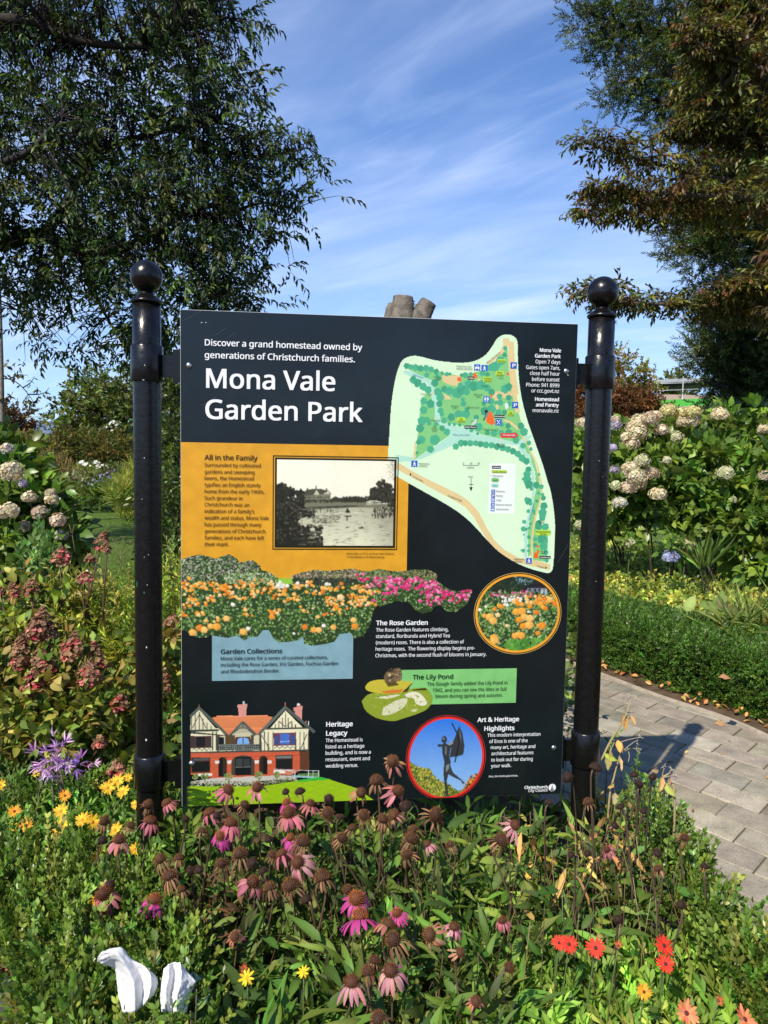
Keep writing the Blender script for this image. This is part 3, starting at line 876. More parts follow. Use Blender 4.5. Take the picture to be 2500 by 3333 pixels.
for k, x, y, s_, w_ in (('b', 787, 392, 52, 'car'), ('b', 846, 397, 52, 'walk'), ('b', 1085, 376, 54, 'p'), ('b', 863, 653, 52, 'wc'), ('b', 1097, 700, 52, 'p'), ('b', 961, 840, 52, 'eat'), ('c', 273, 175, 52, 'walk'), ('c', 1210, 968, 50, 'walk'),
                        ('c', 918, 401, 33, 'eat'), ('c', 917, 436, 33, 'p'), ('c', 916, 472, 33, 'wc'), ('c', 914, 510, 33, 'walk'), ('c', 913, 547, 33, 'car')):
    icon(k, x, y, s_, w_)
for k, x, y, w_, h_ in (('b', 985, 339, 75, 28), ('b', 971, 443, 72, 44), ('b', 871, 491, 78, 46), ('b', 655, 822, 74, 46), ('b', 1058, 770, 54, 46), ('c', 1328, 738, 132, 46), ('c', 967, 239, 134, 26)):
    tagbox(k, x, y, w_, h_, LIME)
for k, x, y, w_, h_ in (('b', 735, 479, 58, 26), ('b', 968, 792, 96, 26), ('b', 732, 880, 104, 26), ('c', 1342, 940, 100, 25), ('c', 944, 203, 80, 25)):
    tagbox(k, x, y, w_, h_, BLK)
tagbox('c', 934, 307, 68, 36, LAWN * .95, .5); tagbox('c', 932, 352, 68, 32, WATER, .5)
flat_poly(g, quadp('b', (980, 930), (1090, 930), (1090, 916), (1121, 945), (1090, 979), (1090, 966), (980, 966)), Ls[0], lin(226, 54, 48))
for pts in (((232, 262), (247, 247), (247, 276)), ((1345, 1012), (1358, 1025), (1345, 1037)), ((722, 366), (750, 366), (736, 401)), ((735, 294), (739, 294), (739, 370), (735, 370)), ((717, 342), (757, 342), (757, 346), (717, 346)),
            ((672, 186), (796, 186), (796, 189), (672, 189)), ((671, 179), (674, 179), (674, 189), (671, 189)), ((734, 179), (737, 179), (737, 189), (734, 189)), ((795, 179), (798, 179), (798, 189), (795, 189))):
    flat_poly(g, quadp('c', *pts), Ls[0], BLK)
for k, x, y in (('c', 893, 271), ('b', 964, 479), ('b', 823, 542), ('c', 1278, 641)):
    p = sp(k, x, y); flat_poly(g, [(p[0] + .0012 * math.cos(t), p[1] + .0012 * math.sin(t)) for t in np.arange(8) * .785], Ls[0], BLK)
g.build('map_symbols', M_print, panel, smooth=False)

# ---- picture of the homestead (bottom left)
def kp(k, *pts): return [sp(k, *p) for p in pts]
p0, p1 = sp('g', 20, 1110), sp('g', 1665, 200)
ras = Ras(p0[0], p1[0], p0[1] - .01, p1[1] + .004, .0013)
def hp(c, *p): ras.poly(kp('g', *p), c)
def hl(c, w_, *p):
    for a_, b_ in zip(p[:-1], p[1:]): ras.line(sp('g', *a_), sp('g', *b_), w_ * .000345, c)
GRASS, CREAM, TIM, BRICK, TERRA, GLASS = lin(150, 190, 30), lin(232, 226, 190), lin(66, 72, 66), lin(196, 92, 62), lin(214, 130, 84), lin(28, 32, 36)
hp(GRASS, (25, 930), (700, 930), (1000, 885), (1230, 858), (1510, 948), (1662, 1056), (1662, 1130), (20, 1130))
lw = ras.A.copy()
jit = rng.normal(0, .05, ras.A.shape)[..., None] + .1 * vnoise(ras.X * 60, ras.Z * 160, 1)[..., None]
ras.C = np.where(lw[..., None], ras.C * np.exp(jit), ras.C)
hp(lin(60, 178, 60), (1000, 880), (1190, 850), (1290, 872), (1020, 894))
for i in range(60):                                             # tree shade lying over the left of the pictured lawn
    t = rng.uniform(); c_ = sp('g', 110 + 420 * t * rng.uniform(.2, 1) ** .6, rng.uniform(955, 1095)); ras.ell(c_[0], c_[1], rng.uniform(.008, .03) * (1.15 - t), rng.uniform(.002, .005), lin(64, 104, 26) * rng.uniform(.5, 1.1), rng.normal(0, .1), True)
hp(lin(196, 194, 184), (115, 890), (300, 860), (540, 835), (760, 832), (1000, 845), (1000, 868), (700, 885), (640, 905), (115, 908))
for i in range(420):
    x = rng.uniform(108, 1000); lo_ = 900 - max(0, (x - 640)) * .12; c_ = sp('g', x, lo_ + rng.uniform(-12, 28)); ras.ell(c_[0], c_[1], .002, .0016, lin(*[(126, 140, 96), (88, 106, 64), (190, 194, 176), (150, 150, 120)][i % 4]))
hp(BRICK, (108, 650), (1025, 632), (1025, 800), (960, 832), (300, 862), (108, 832)); hp(lin(96, 60, 44), (1025, 640), (1105, 632), (1108, 790), (1025, 800))
rows = ras.Z * 0 + rng.normal(0, .1, (ras.h, 1)); bk = (np.abs(ras.C - BRICK).sum(-1) < 1e-6)
ras.C = np.where(bk[..., None], ras.C * np.exp(rows[..., None] + rng.normal(0, .1, ras.A.shape)[..., None]), ras.C)
hp(CREAM, (105, 440), (1100, 440), (1100, 622), (105, 642))
hp(TERRA, (285, 352), (330, 342), (750, 337), (800, 347), (672, 495), (640, 498), (545, 385), (437, 502), (410, 500))
tk = (np.abs(ras.C - TERRA).sum(-1) < 1e-6); ras.C = np.where(tk[..., None], ras.C * np.exp(rng.normal(0, .12, (ras.h, 1))[..., None]), ras.C)
hl(lin(230, 150, 110), 8, (325, 340), (755, 334))
for pts in (((508, 262), (578, 258), (575, 345), (510, 348)), ((502, 240), (582, 236), (582, 262), (500, 266)), ((984, 290), (1046, 270), (1044, 368), (985, 330)), ((972, 268), (1050, 250), (1050, 278), (975, 296)), ((1000, 240), (1030, 236), (1032, 255), (1000, 258))):
    hp(lin(212, 146, 136), *pts)
hp(lin(190, 200, 214), (546, 214), (562, 214), (562, 240), (546, 240)); hp(lin(225, 226, 228), (1005, 232), (1026, 232), (1026, 246), (1005, 248))
hl(lin(180, 110, 96), 6, (176, 238), (176, 268)); hl(lin(180, 110, 96), 8, (904, 222), (904, 262)); hl(lin(200, 120, 110), 8, (1076, 376), (1078, 408), (1092, 420)); hl(lin(220, 220, 220), 6, (1099, 380), (1099, 424))
hp(CREAM * .9, (178, 285), (104, 358), (104, 458), (330, 456)); hp(CREAM, (905, 292), (775, 442), (1055, 436)); hp(CREAM * .55, (545, 405), (470, 480), (470, 570), (625, 570), (625, 480))
for x in (115, 145, 178, 210, 245, 280, 310): hl(TIM, 8, (x, 330 + abs(x - 178) * .9 if x > 178 else 300 + (178 - x) * .5), (x, 458))
for x in (790, 820, 850, 880, 930, 960, 990, 1020): hl(TIM, 8, (x, 330 + abs(x - 905) * .9), (x, 438))
hl(TIM, 7, (120, 440), (175, 330)); hl(TIM, 7, (235, 440), (180, 320)); hl(TIM, 7, (850, 380), (905, 430), (960, 380)); hl(TIM, 7, (905, 300), (905, 430))
hl(lin(84, 92, 86), 24, (176, 268), (415, 500)); hl(lin(84, 92, 86), 22, (176, 268), (100, 345)); hl(lin(96, 104, 98), 26, (905, 265), (675, 497)); hl(lin(84, 92, 86), 26, (905, 265), (1150, 474)); hl(lin(92, 98, 92), 22, (545, 388), (437, 502)); hl(lin(84, 90, 84), 22, (545, 388), (656, 498))
hl(TIM, 18, (105, 462), (345, 458)); hl(TIM, 16, (740, 446), (1105, 438)); hp(lin(60, 64, 60), (105, 468), (415, 500), (415, 508), (105, 486))
for x in (292, 322, 700, 728, 760, 800, 992, 1028, 1062, 1100): hl(TIM, 9, (x, 470), (x, 628))
hl(TIM, 8, (705, 500), (770, 615)); hl(TIM, 8, (1085, 490), (1035, 615)); hl(TIM, 12, (105, 606), (290, 602)); hl(TIM, 8, (800, 586), (992, 582)); hl(TIM, 14, (105, 645), (1105, 626))
for x in range(115, 280, 42): hl(TIM, 6, (x, 630), (x + 21, 610), (x + 42, 630))
for x in range(812, 980, 44): hl(TIM, 6, (x, 612), (x + 22, 592), (x + 44, 612))
hp(lin(96, 50, 50), (104, 506), (284, 506), (284, 604), (104, 604)); hp(GLASS, (152, 512), (228, 512), (228, 598), (152, 598)); hp(lin(60, 56, 54), (108, 512), (144, 512), (144, 598), (108, 598)); hp(lin(60, 56, 54), (238, 512), (276, 512), (276, 598), (238, 598))
hp(lin(110, 62, 80), (806, 480), (988, 478), (988, 584), (806, 586)); hp(lin(70, 110, 190), (860, 488), (940, 487), (940, 574), (860, 576)); hp(lin(60, 80, 140), (814, 505), (850, 505), (850, 576), (814, 576)); hp(lin(60, 80, 140), (950, 504), (982, 504), (982, 574), (950, 574)); hl(lin(180, 200, 230), 5, (860, 556), (940, 550))
hp(lin(90, 70, 44), (330, 500), (690, 496), (690, 580), (330, 584)); hp(CREAM * .8, (350, 505), (395, 505), (395, 575), (350, 575)); hp(GLASS, (345, 515), (390, 515), (390, 575), (345, 575)); hp(CREAM * .75, (640, 500), (690, 498), (690, 575), (640, 576))
hp(CREAM * .7, (480, 480), (612, 478), (612, 530), (480, 530)); hp(lin(84, 50, 44), (482, 514), (610, 512), (610, 580), (482, 580)); hp(lin(120, 170, 225), (498, 560), (505, 530), (530, 520), (565, 520), (592, 530), (600, 560), (600, 576), (498, 576)); hl(lin(60, 40, 40), 8, (547, 515), (547, 578))
for x in (335, 405, 460, 632, 690): hl(TIM, 13, (x, 495), (x, 635))
hl(TIM, 7, (440, 505), (480, 470), (545, 420), (610, 470), (650, 505)); hl(TIM, 6, (545, 400), (545, 440)); hl(TIM, 6, (510, 440), (580, 440))
hp(lin(40, 44, 42), (340, 582), (692, 578), (692, 626), (340, 630)); hl(lin(120, 128, 122), 6, (340, 582), (692, 576)); hl(lin(120, 128, 122), 6, (340, 628), (692, 622))
for x in range(350, 690, 18): hl(lin(130, 138, 130), 4, (x, 584), (x, 628))
for y in (596, 612): hl(lin(130, 138, 130), 4, (345, y), (690, y - 3))
hp(lin(74, 40, 34), (112, 688), (270, 686), (270, 812), (112, 818)); hp(lin(26, 28, 28), (120, 722), (262, 720), (262, 804), (120, 808)); hp(lin(80, 84, 84), (124, 694), (262, 692), (262, 714), (124, 716))
hp(lin(74, 40, 34), (822, 668), (966, 664), (966, 786), (822, 788)); hp(lin(30, 34, 34), (830, 704), (958, 702), (958, 780), (830, 784)); hp(lin(110, 120, 120), (830, 674), (958, 670), (958, 694), (830, 696))
def arch(x0_, x1_, ytop, yb, c):
    xm = (x0_ + x1_) / 2; r_ = (x1_ - x0_) / 2; hp(c, *([(x0_, yb)] + [(xm - r_ * math.cos(t), ytop + min(r_, 60) - min(r_, 60) * math.sin(t)) for t in np.linspace(0, math.pi, 12)] + [(x1_, yb)]))
arch(340, 413, 682, 850, lin(62, 46, 38)); arch(450, 646, 668, 838, lin(74, 66, 58)); arch(684, 754, 672, 828, lin(50, 42, 36))
hp(lin(24, 28, 30), (480, 684), (614, 682), (614, 836), (480, 838)); hp(lin(60, 66, 66), (488, 700), (545, 698), (545, 760), (488, 762)); hp(lin(54, 60, 62), (552, 698), (606, 696), (606, 760), (552, 762)); hl(lin(150, 150, 146), 4, (484, 770), (612, 766)); hl(lin(20, 20, 20), 5, (547, 684), (547, 836)); hp(lin(28, 28, 30), (372, 692), (378, 692), (378, 845), (345, 848), (345, 700)); hp(lin(30, 28, 28), (716, 690), (750, 690), (750, 828), (720, 828))
for x in (310, 412, 645, 752): hp(lin(226, 222, 212), (x, 714), (x + 38, 712), (x + 34, 738), (x + 4, 740))
hp(lin(230, 226, 216), (170, 822), (285, 820), (285, 842), (170, 846)); hp(lin(236, 230, 222), (806, 796), (970, 792), (970, 820), (806, 824)); hp(lin(200, 130, 100), (900, 800), (966, 800), (960, 836), (906, 836)); hp(lin(90, 130, 70), (1010, 826), (1190, 814), (1190, 848), (1010, 852)); hp(lin(146, 190, 196), (960, 836), (1180, 850), (1130, 862), (960, 852))
hl(lin(170, 176, 176), 6, (805, 786), (985, 794), (1186, 800)); 
for x, y in ((984, 852), (1100, 850), (1138, 856), (1184, 850)): hl(lin(200, 204, 204), 6, (x, 796), (x, y))
for x, y, r_ in ((145, 848, 26), (225, 848, 30), (424, 848, 34), (680, 840, 34), (832, 832, 26)):
    hl(lin(70, 56, 40), 6, (x, y), (x + 2, y + r_ + 24))
    for j in range(70):
        a_, q_ = rng.uniform(0, 6.28), math.sqrt(rng.uniform()); c_ = sp('g', x + r_ * q_ * math.cos(a_), y + r_ * q_ * math.sin(a_)); ras.ell(c_[0], c_[1], .0019, .0016, lin(*[(112, 136, 70), (84, 112, 56), (150, 164, 96)][j % 3]))
fl = sp('g', 112, 500)[0]; fl0 = sp('g', 70, 500)[0]
fade = np.clip((ras.X - fl0) / (fl - fl0), 0, 1)[..., None]
ras.C = ras.C * fade + np.array([.009, .011, .012]) * (1 - fade)
ras.A &= ras.X > sp('g', 66, 500)[0]
ras.soft().build('homestead_picture', -.0009)

# ---- framed old photograph
p0, p1 = sp('d', 690, 748), sp('d', 1572, 82)
x0, x1 = sp('d', 697, 400)[0], sp('d', 1562, 400)[0]; z1 = sp('d', 1130, 96)[1]; z0 = sp('d', 1130, 741)[1]
g = Geo(); bk_ = lin(30, 28, 18); w_ = .0022
for a_ in (((x0, z0), (x1, z0), (x1, z0 + w_), (x0, z0 + w_)), ((x0, z1 - w_), (x1, z1 - w_), (x1, z1), (x0, z1)), ((x0, z0), (x0 + w_, z0), (x0 + w_, z1), (x0, z1)), ((x1 - w_, z0), (x1, z0), (x1, z1), (x1 - w_, z1))):
    flat_poly(g, a_, -.0020, bk_)
ix0, ix1, iz0, iz1 = x0 + .0062, x1 - .0062, z0 + .0062, z1 - .0062
flat_poly(g, [(ix0, iz0), (ix1, iz0), (ix1, iz1), (ix0, iz1)], -.0021, bk_)
g.build('picture_frame', M_print, panel, smooth=False)
ix0 += .0055; ix1 -= .0055; iz0 += .0045; iz1 -= .0055
ras = Ras(ix0, ix1, iz0, iz1, .0013); ras.A[:] = True
def W4(x, y): return sp('d', x, y)
sk, bt = np.array(lin(250, 248, 226)), np.array(lin(222, 224, 200))
t = ((ras.X - ix0) / (ix1 - ix0))[..., None]
ras.C[:] = sk * (1 - t * .25) + bt * t * .25
zh = W4(1100, 440)[1]
wat = ras.Z < zh
tt = np.clip((zh - ras.Z) / (zh - iz0), 0, 1)
wc = np.array(lin(208, 208, 180)) * (.72 + .45 * tt)[..., None] * (1 - .35 * np.clip((t - .75) * 4, 0, 1))
wc = wc * np.exp(.16 * vnoise(ras.X * 90, ras.Z * 420, 3) + .12 * vnoise(ras.X * 40, ras.Z * 900, 8))[..., None]
ras.C = np.where(wat[..., None], wc, ras.C)
def wp(c, *p): ras.poly([W4(*q) for q in p], c)
INK, MID = lin(32, 31, 22), lin(92, 92, 74)
wp(lin(120, 120, 98), (860, 412), (1150, 402), (1330, 415), (1540, 430), (1540, 450), (860, 452)); wp(lin(70, 70, 54), (900, 448), (1240, 434), (1330, 440), (1200, 452), (900, 466))
wp(lin(60, 60, 46), (1090, 395), (1130, 372), (1160, 384), (1210, 378), (1300, 378), (1360, 392), (1360, 414), (1090, 412))
for i in range(200):
    c_ = W4(rng.uniform(1170, 1365), rng.uniform(376, 412)); ras.ell(c_[0], c_[1], .0018, .003, INK * rng.uniform(.8, 4))
# house: walls, roofs, gables, chimneys
wp(lin(126, 126, 104), (862, 358), (1098, 346), (1098, 408), (862, 412)); wp(lin(78, 78, 62), (905, 356), (930, 326), (985, 320), (1030, 320), (1062, 330), (1100, 352), (905, 372))
wp(lin(200, 200, 176), (884, 330), (862, 360), (905, 356)); wp(lin(196, 196, 172), (1000, 326), (978, 362), (1024, 360)); wp(lin(206, 206, 182), (1072, 328), (1046, 358), (1100, 354))
for a_, b_ in (((884, 330), (860, 360)), ((884, 330), (908, 358)), ((1000, 322), (976, 362)), ((1000, 322), (1026, 362)), ((1072, 326), (1044, 360)), ((1072, 326), (1102, 356))): ras.line(W4(*a_), W4(*b_), .0022, INK * 2)
for x, y in ((890, 316), (937, 314), (997, 298), (1068, 316)): wp(lin(80, 76, 60), (x - 5, y), (x + 5, y), (x + 6, y + 30), (x - 6, y + 30))
for i in range(26): 
    x = 868 + 9 * i; wp(INK * (1 + 2 * (i % 3)), (x, 372 + (i % 4)), (x + 4, 372), (x + 4, 388), (x, 388)); wp(INK * 2, (x, 396), (x + 5, 396), (x + 5, 408), (x, 408))
for x0_, x1_, y0_, y1_, n_ in ((900, 1110, 396, 416, 90), (1370, 1440, 320, 400, 60)):
    for i in range(n_):
        c_ = W4(rng.uniform(x0_, x1_), rng.uniform(y0_, y1_)); ras.ell(c_[0], c_[1], .002, .002, INK * rng.uniform(1, 5))
def dark(n_, x0_, x1_, y0_, y1_, r0, r1, v0=.6, v1=2.2):
    for i in range(n_):
        c_ = W4(rng.uniform(x0_, x1_), rng.uniform(y0_, y1_)); r_ = rng.uniform(r0, r1); ras.ell(c_[0], c_[1], r_, r_ * rng.uniform(.6, 1.2), INK * rng.uniform(v0, v1), rng.uniform(0, 3), False, .2)
for cx_, cy_, rx_, ry_, n_ in ((1390, 370, 26, 50, 120), (1455, 330, 45, 78, 260), (1500, 350, 40, 60, 200), (1440, 400, 60, 22, 120), (760, 330, 45, 48, 220), (815, 345, 40, 36, 120), (1520, 400, 30, 50, 120), (1400, 335, 12, 25, 40)):
    for i in range(n_):
        a_, q_ = rng.uniform(0, 6.28), math.sqrt(rng.uniform()); c_ = W4(cx_ + rx_ * q_ * math.cos(a_), cy_ + ry_ * q_ * math.sin(a_)); r_ = rng.uniform(.0012, .004); ras.ell(c_[0], c_[1], r_, r_, INK * rng.uniform(.6, 4), 0, False, .25)
for i in range(150):
    c_ = W4(1545 - abs(rng.normal(0, 26)), rng.uniform(130, 260)); ras.ell(c_[0], c_[1], .0009, .0013, lin(150, 146, 120) * rng.uniform(.5, 1.2))
wp(INK, (720, 360), (860, 400), (912, 425), (925, 465), (990, 478), (985, 495), (900, 520), (870, 548), (900, 580), (960, 620), (1010, 655), (1030, 690), (1050, 725), (720, 725))
dark(320, 720, 915, 330, 470, .002, .005); dark(160, 860, 990, 455, 520, .002, .004); dark(200, 880, 1040, 570, 720, .002, .005, .7, 3); dark(150, 725, 900, 400, 700, .0015, .003, 2, 7)
for i in range(160):                                            # reflections and weed on the pictured water
    x, y = rng.uniform(880, 1530), rng.uniform(450, 715); c_ = W4(x, y); ras.ell(c_[0], c_[1], rng.uniform(.002, .012), .0008, lin(130, 130, 108) * rng.uniform(.45, 1.5))
for i in range(120):
    c_ = W4(rng.uniform(960, 1160), rng.uniform(505, 560)); ras.ell(c_[0], c_[1], rng.uniform(.002, .006), .0009, lin(110, 108, 88) * rng.uniform(.6, 1.2))
for i in range(70):
    c_ = W4(rng.uniform(1380, 1535), rng.uniform(450, 525)); ras.ell(c_[0], c_[1], rng.uniform(.001, .003), .004, INK * rng.uniform(2, 6))
for i in range(26):
    c_ = W4(rng.uniform(940, 1120), rng.uniform(456, 490)); ras.ell(c_[0], c_[1], .0012, .005, lin(120, 120, 98) * rng.uniform(.5, 1.2))
for i in range(24):
    a_ = 1348 + 4 * i; ras.line(W4(a_, 412 - 8 * math.sin(i / 23 * math.pi)), W4(a_ + 4, 412 - 8 * math.sin((i + 1) / 24 * math.pi)), .0018, lin(226, 226, 200)); 
    if i % 3 == 0: ras.line(W4(a_, 410 - 6 * math.sin(i / 23 * math.pi)), W4(a_, 428), .0013, lin(210, 210, 186))
ras.line(W4(1345, 428), W4(1446, 424), .0018, lin(200, 200, 176))
wp(lin(190, 186, 160), (1184, 488), (1248, 488), (1240, 506), (1190, 506)); wp(INK * 1.5, (1200, 484), (1206, 466), (1222, 466), (1234, 480), (1232, 488), (1200, 488)); c_ = W4(1214, 460); ras.ell(c_[0], c_[1], .0026, .0034, INK * 2); ras.line(W4(1118, 492), W4(1190, 486), .0013, lin(226, 226, 206)); ras.line(W4(1240, 484), W4(1310, 490), .0013, lin(226, 226, 206)); wp(INK * 2.5, (1190, 506), (1246, 506), (1240, 514), (1196, 514)); wp(INK * 3, (1206, 514), (1218, 514), (1216, 545), (1209, 545))
dark(8, 1205, 1225, 584, 594, .001, .002); dark(14, 1290, 1325, 584, 596, .001, .002, 1, 4)
sm = ras.C.copy()                                              # the old print is soft
for k_ in range(2):
    q_ = np.pad(sm, ((1, 1), (1, 1), (0, 0)), 'edge'); sm = (q_[1:-1, 1:-1] * 2 + q_[:-2, 1:-1] + q_[2:, 1:-1] + q_[1:-1, :-2] + q_[1:-1, 2:]) / 6
ras.C = sm * np.exp(rng.normal(0, .05, ras.A.shape))[..., None]
ras.build('framed_photograph', -.0024)

# ---- the rose border, running across the board
p0, p1 = sp('e', 60, 775), sp('f', 885, 110)
ras = Ras(PX0 + .0012, p1[0], p0[1], sp('e', 440, 45)[1], .0015)
top = [('e', *q) for q in ((75, 95), (130, 76), (210, 58), (290, 75), (335, 92), (390, 70), (440, 56), (500, 90), (520, 120), (560, 112), (620, 100), (680, 145), (690, 180), (740, 190), (820, 240), (925, 238), (920, 222), (1000, 196), (1100, 176), (1200, 185), (1300, 176), (1400, 166))]
topf = [('f', *q) for q in ((20, 130), (100, 135), (170, 118), (230, 130), (330, 138), (430, 122), (540, 122), (610, 162), (600, 205), (660, 250), (720, 280), (800, 290), (830, 270), (874, 284))]
lowf = [('f', *q) for q in ((860, 310), (830, 385), (745, 442), (680, 440), (630, 392), (585, 400), (560, 438), (500, 455), (455, 438), (420, 400), (380, 366), (290, 362), (190, 400), (150, 395))]
low = [('e', *q) for q in ((1580, 455), (1545, 520), (1535, 590), (1500, 645), (1480, 690), (1410, 705), (1375, 660), (1290, 672), (1250, 730), (1180, 748), (1080, 762), (1020, 745), (1010, 690), (970, 720), (900, 730), (820, 735), (780, 700), (740, 630), (700, 640), (660, 690), (600, 690), (560, 722), (500, 680), (430, 700), (300, 680), (260, 700), (190, 700), (95, 645), (60, 640))]
outl = [sp(*q) for q in top + topf + lowf + low]
ras.poly(outl, lin(44, 66, 32))
GR = [lin(*q) for q in ((52, 92, 40), (74, 118, 48), (104, 146, 66), (140, 170, 100), (36, 62, 30), (58, 84, 60), (166, 190, 134))]
def leaves(n_, poly_, k, r0, r1, cols_, over=True, wob=.25, flat=.55):
    for q in sample_poly(poly_, n_):
        c_ = sp(k, *q); r_ = rng.uniform(r0, r1); ras.ell(c_[0], c_[1], r_, r_ * flat, cols_[rng.integers(len(cols_))] * rng.uniform(.75, 1.15), rng.uniform(0, 3.1), over, wob)
full_e = [(60, 50), (1660, 50), (1660, 780), (60, 780)]
leaves(5200, full_e, 'e', .0016, .0042, GR)
leaves(600, [(75, 480), (1500, 480), (1500, 640), (75, 640)], 'e', .002, .004, GR[:5])
leaves(1500, [(130, 120), (880, 200), (880, 460), (130, 400)], 'f', .0014, .0032, GR)
OLV = [lin(*q) for q in ((48, 66, 44), (84, 104, 74), (122, 140, 108), (176, 184, 158), (34, 46, 32), (150, 120, 120), (206, 206, 190))]
leaves(900, [(70, 60), (680, 60), (690, 190), (420, 200), (400, 260), (70, 260)], 'e', .0014, .003, OLV)
leaves(500, [(410, 200), (820, 200), (820, 280), (410, 280)], 'e', .0014, .0026, [lin(126, 156, 92), lin(90, 126, 64), lin(230, 232, 210), lin(170, 190, 130)])
ras.poly(kp('e', (822, 236), (925, 236), (925, 285), (815, 290)), lin(150, 196, 70), True)
MAU = [lin(*q) for q in ((176, 140, 130), (140, 110, 106), (196, 176, 140), (96, 110, 70), (208, 170, 160))]
leaves(420, [(920, 180), (1440, 165), (1440, 245), (920, 240)], 'e', .0013, .0026, MAU)
leaves(260, [(925, 240), (1420, 240), (1410, 300), (940, 280)], 'e', .002, .0036, [lin(38, 42, 40), lin(56, 58, 52), lin(74, 66, 62)])
leaves(420, [(0, 130), (610, 125), (600, 210), (480, 210), (380, 170), (0, 200)], 'f', .0013, .0026, [lin(126, 140, 84), lin(160, 166, 110), lin(96, 110, 66), lin(180, 120, 120)])
def roses(spots, cols_, r0, r1, k):
    for x, y in spots:
        c_ = sp(k, x, y); r_ = rng.uniform(r0, r1); cc = cols_[rng.integers(len(cols_))]
        ras.ell(c_[0], c_[1], r_, r_ * .88, cc * .72, 0, False, .12)
        ras.ell(c_[0] - r_ * .12, c_[1] + r_ * .15, r_ * .82, r_ * .7, cc, 0, False, .15)
        ras.ell(c_[0] - r_ * .3, c_[1] + r_ * .38, r_ * .38, r_ * .25, np.minimum(cc * 1.25, .9), .4, False, .1)
        for j in range(3):
            a_ = rng.uniform(0, 6.28); ras.ell(c_[0] + r_ * .4 * math.cos(a_), c_[1] + r_ * .35 * math.sin(a_), r_ * .22, r_ * .12, cc * .8, a_ + 1.5)
ORG = [lin(*q) for q in ((244, 172, 66), (236, 150, 46), (248, 196, 110), (240, 184, 92), (230, 130, 40), (246, 210, 150))]
sp_o = []
for cx_, cy_, n_ in ((110, 285, 14), (200, 300, 14), (300, 290, 12), (400, 300, 14), (520, 300, 14), (600, 300, 10), (660, 280, 6), (120, 330, 8), (360, 340, 10), (450, 370, 14), (300, 400, 14), (150, 405, 10), (220, 440, 10), (100, 460, 6), (640, 360, 12), (540, 410, 8), (760, 310, 12), (850, 340, 14), (730, 340, 5), (780, 380, 6), (975, 300, 12), (1060, 285, 8), (1130, 345, 10), (1210, 325, 14), (1300, 320, 6), (1430, 320, 12), (1480, 320, 8), (1530, 350, 10), (970, 400, 12), (1210, 405, 10), (1300, 395, 4), (1400, 380, 10), (1460, 395, 8), (1360, 435, 10), (1450, 450, 10), (1530, 445, 12), (1250, 450, 14), (1310, 490, 6), (1040, 480, 6), (780, 500, 12), (570, 500, 7), (210, 510, 8), (100, 515, 5), (1160, 535, 4), (900, 435, 3), (1230, 500, 5), (240, 570, 6), (345, 550, 5)):
    for j in range(int(n_ * .8)): sp_o.append((cx_ + rng.normal(0, 26), cy_ + rng.normal(0, 15)))
roses(sp_o, ORG, .0034, .0062, 'e')
roses([(770, 540), (1025, 618), (1095, 640), (1132, 640), (1245, 620), (345, 615), (300, 612), (215, 625), (250, 640), (420, 552), (160, 660), (550, 655), (1410, 612), (1300, 390), (1400, 565)], ORG, .0085, .0115, 'e')
roses([(588, 630), (1170, 608), (940, 668), (470, 445)] + [(830 + rng.normal(0, 25), 295 + rng.normal(0, 10)) for j in range(12)] + [(1215, 290), (1195, 288), (970, 280)], [lin(236, 236, 220), lin(246, 240, 226)], .004, .0075, 'e')
PNK = [lin(*q) for q in ((226, 70, 140), (206, 44, 110), (236, 110, 166), (240, 146, 180), (190, 40, 90))]
sp_p = []
for cx_, cy_, n_ in ((60, 200, 10), (140, 215, 14), (230, 200, 20), (320, 200, 24), (400, 215, 22), (450, 190, 12), (260, 250, 16), (380, 250, 14), (310, 290, 14), (230, 290, 8), (160, 325, 5), (480, 245, 20), (560, 240, 18), (520, 290, 12), (610, 270, 16), (650, 305, 12), (620, 335, 10), (700, 310, 14), (760, 320, 12), (800, 335, 12), (540, 330, 10), (520, 370, 8), (740, 370, 5), (835, 288, 8), (30, 150, 4), (590, 365, 5), (690, 350, 8), (100, 240, 6)):
    for j in range(int(n_ * .75)): sp_p.append((cx_ + rng.normal(0, 24), cy_ + rng.normal(0, 13)))
sp_p = [q for q in sp_p if q[0] < 872]
roses(sp_p, PNK, .0032, .0058, 'f')
ras.soft().build('rose_border_picture', -.0012)


# ---- round rose picture and round sculpture picture
def ellp(cx, cz, rx, rz, n_=72): return [(cx + rx * math.cos(t), cz + rz * math.sin(t)) for t in np.arange(n_) * 2 * math.pi / n_]
def ring(g_, cx, cz, r0, r1, y, c, zmin=None):
    a_, b_ = ellp(cx, cz, *r0), ellp(cx, cz, *r1); n_ = len(a_)
    if zmin is not None:
        a_ = [(x, max(z, zmin)) for x, z in a_]; b_ = [(x, max(z, zmin)) for x, z in b_]
    g_.add([(x, y, z) for x, z in a_] + [(x, y, z) for x, z in b_], [(i, (i + 1) % n_, n_ + (i + 1) % n_, n_ + i) for i in range(n_)], c)
g = Geo()
cC = sp('f', 1210, 453); rX = (sp('f', 1538, 453)[0] - sp('f', 883, 453)[0]) / 2; rZ = (sp('f', 1210, 148)[1] - sp('f', 1210, 760)[1]) / 2
ring(g, *cC, (rX - .0012, rZ - .0012), (rX, rZ), -.0016, lin(226, 190, 110))
ring(g, *cC, (rX - .0045, rZ - .0045), (rX - .0012, rZ - .0012), -.0016, lin(40, 22, 14))
ring(g, *cC, (rX - .0115, rZ - .0115), (rX - .0045, rZ - .0045), -.0016, lin(236, 164, 50))
g.build('picture_frame', M_print, panel, smooth=False)
ras = Ras(cC[0] - rX, cC[0] + rX, cC[1] - rZ, cC[1] + rZ, .0014)
ras.poly(ellp(*cC, rX - .011, rZ - .011), lin(40, 60, 30))
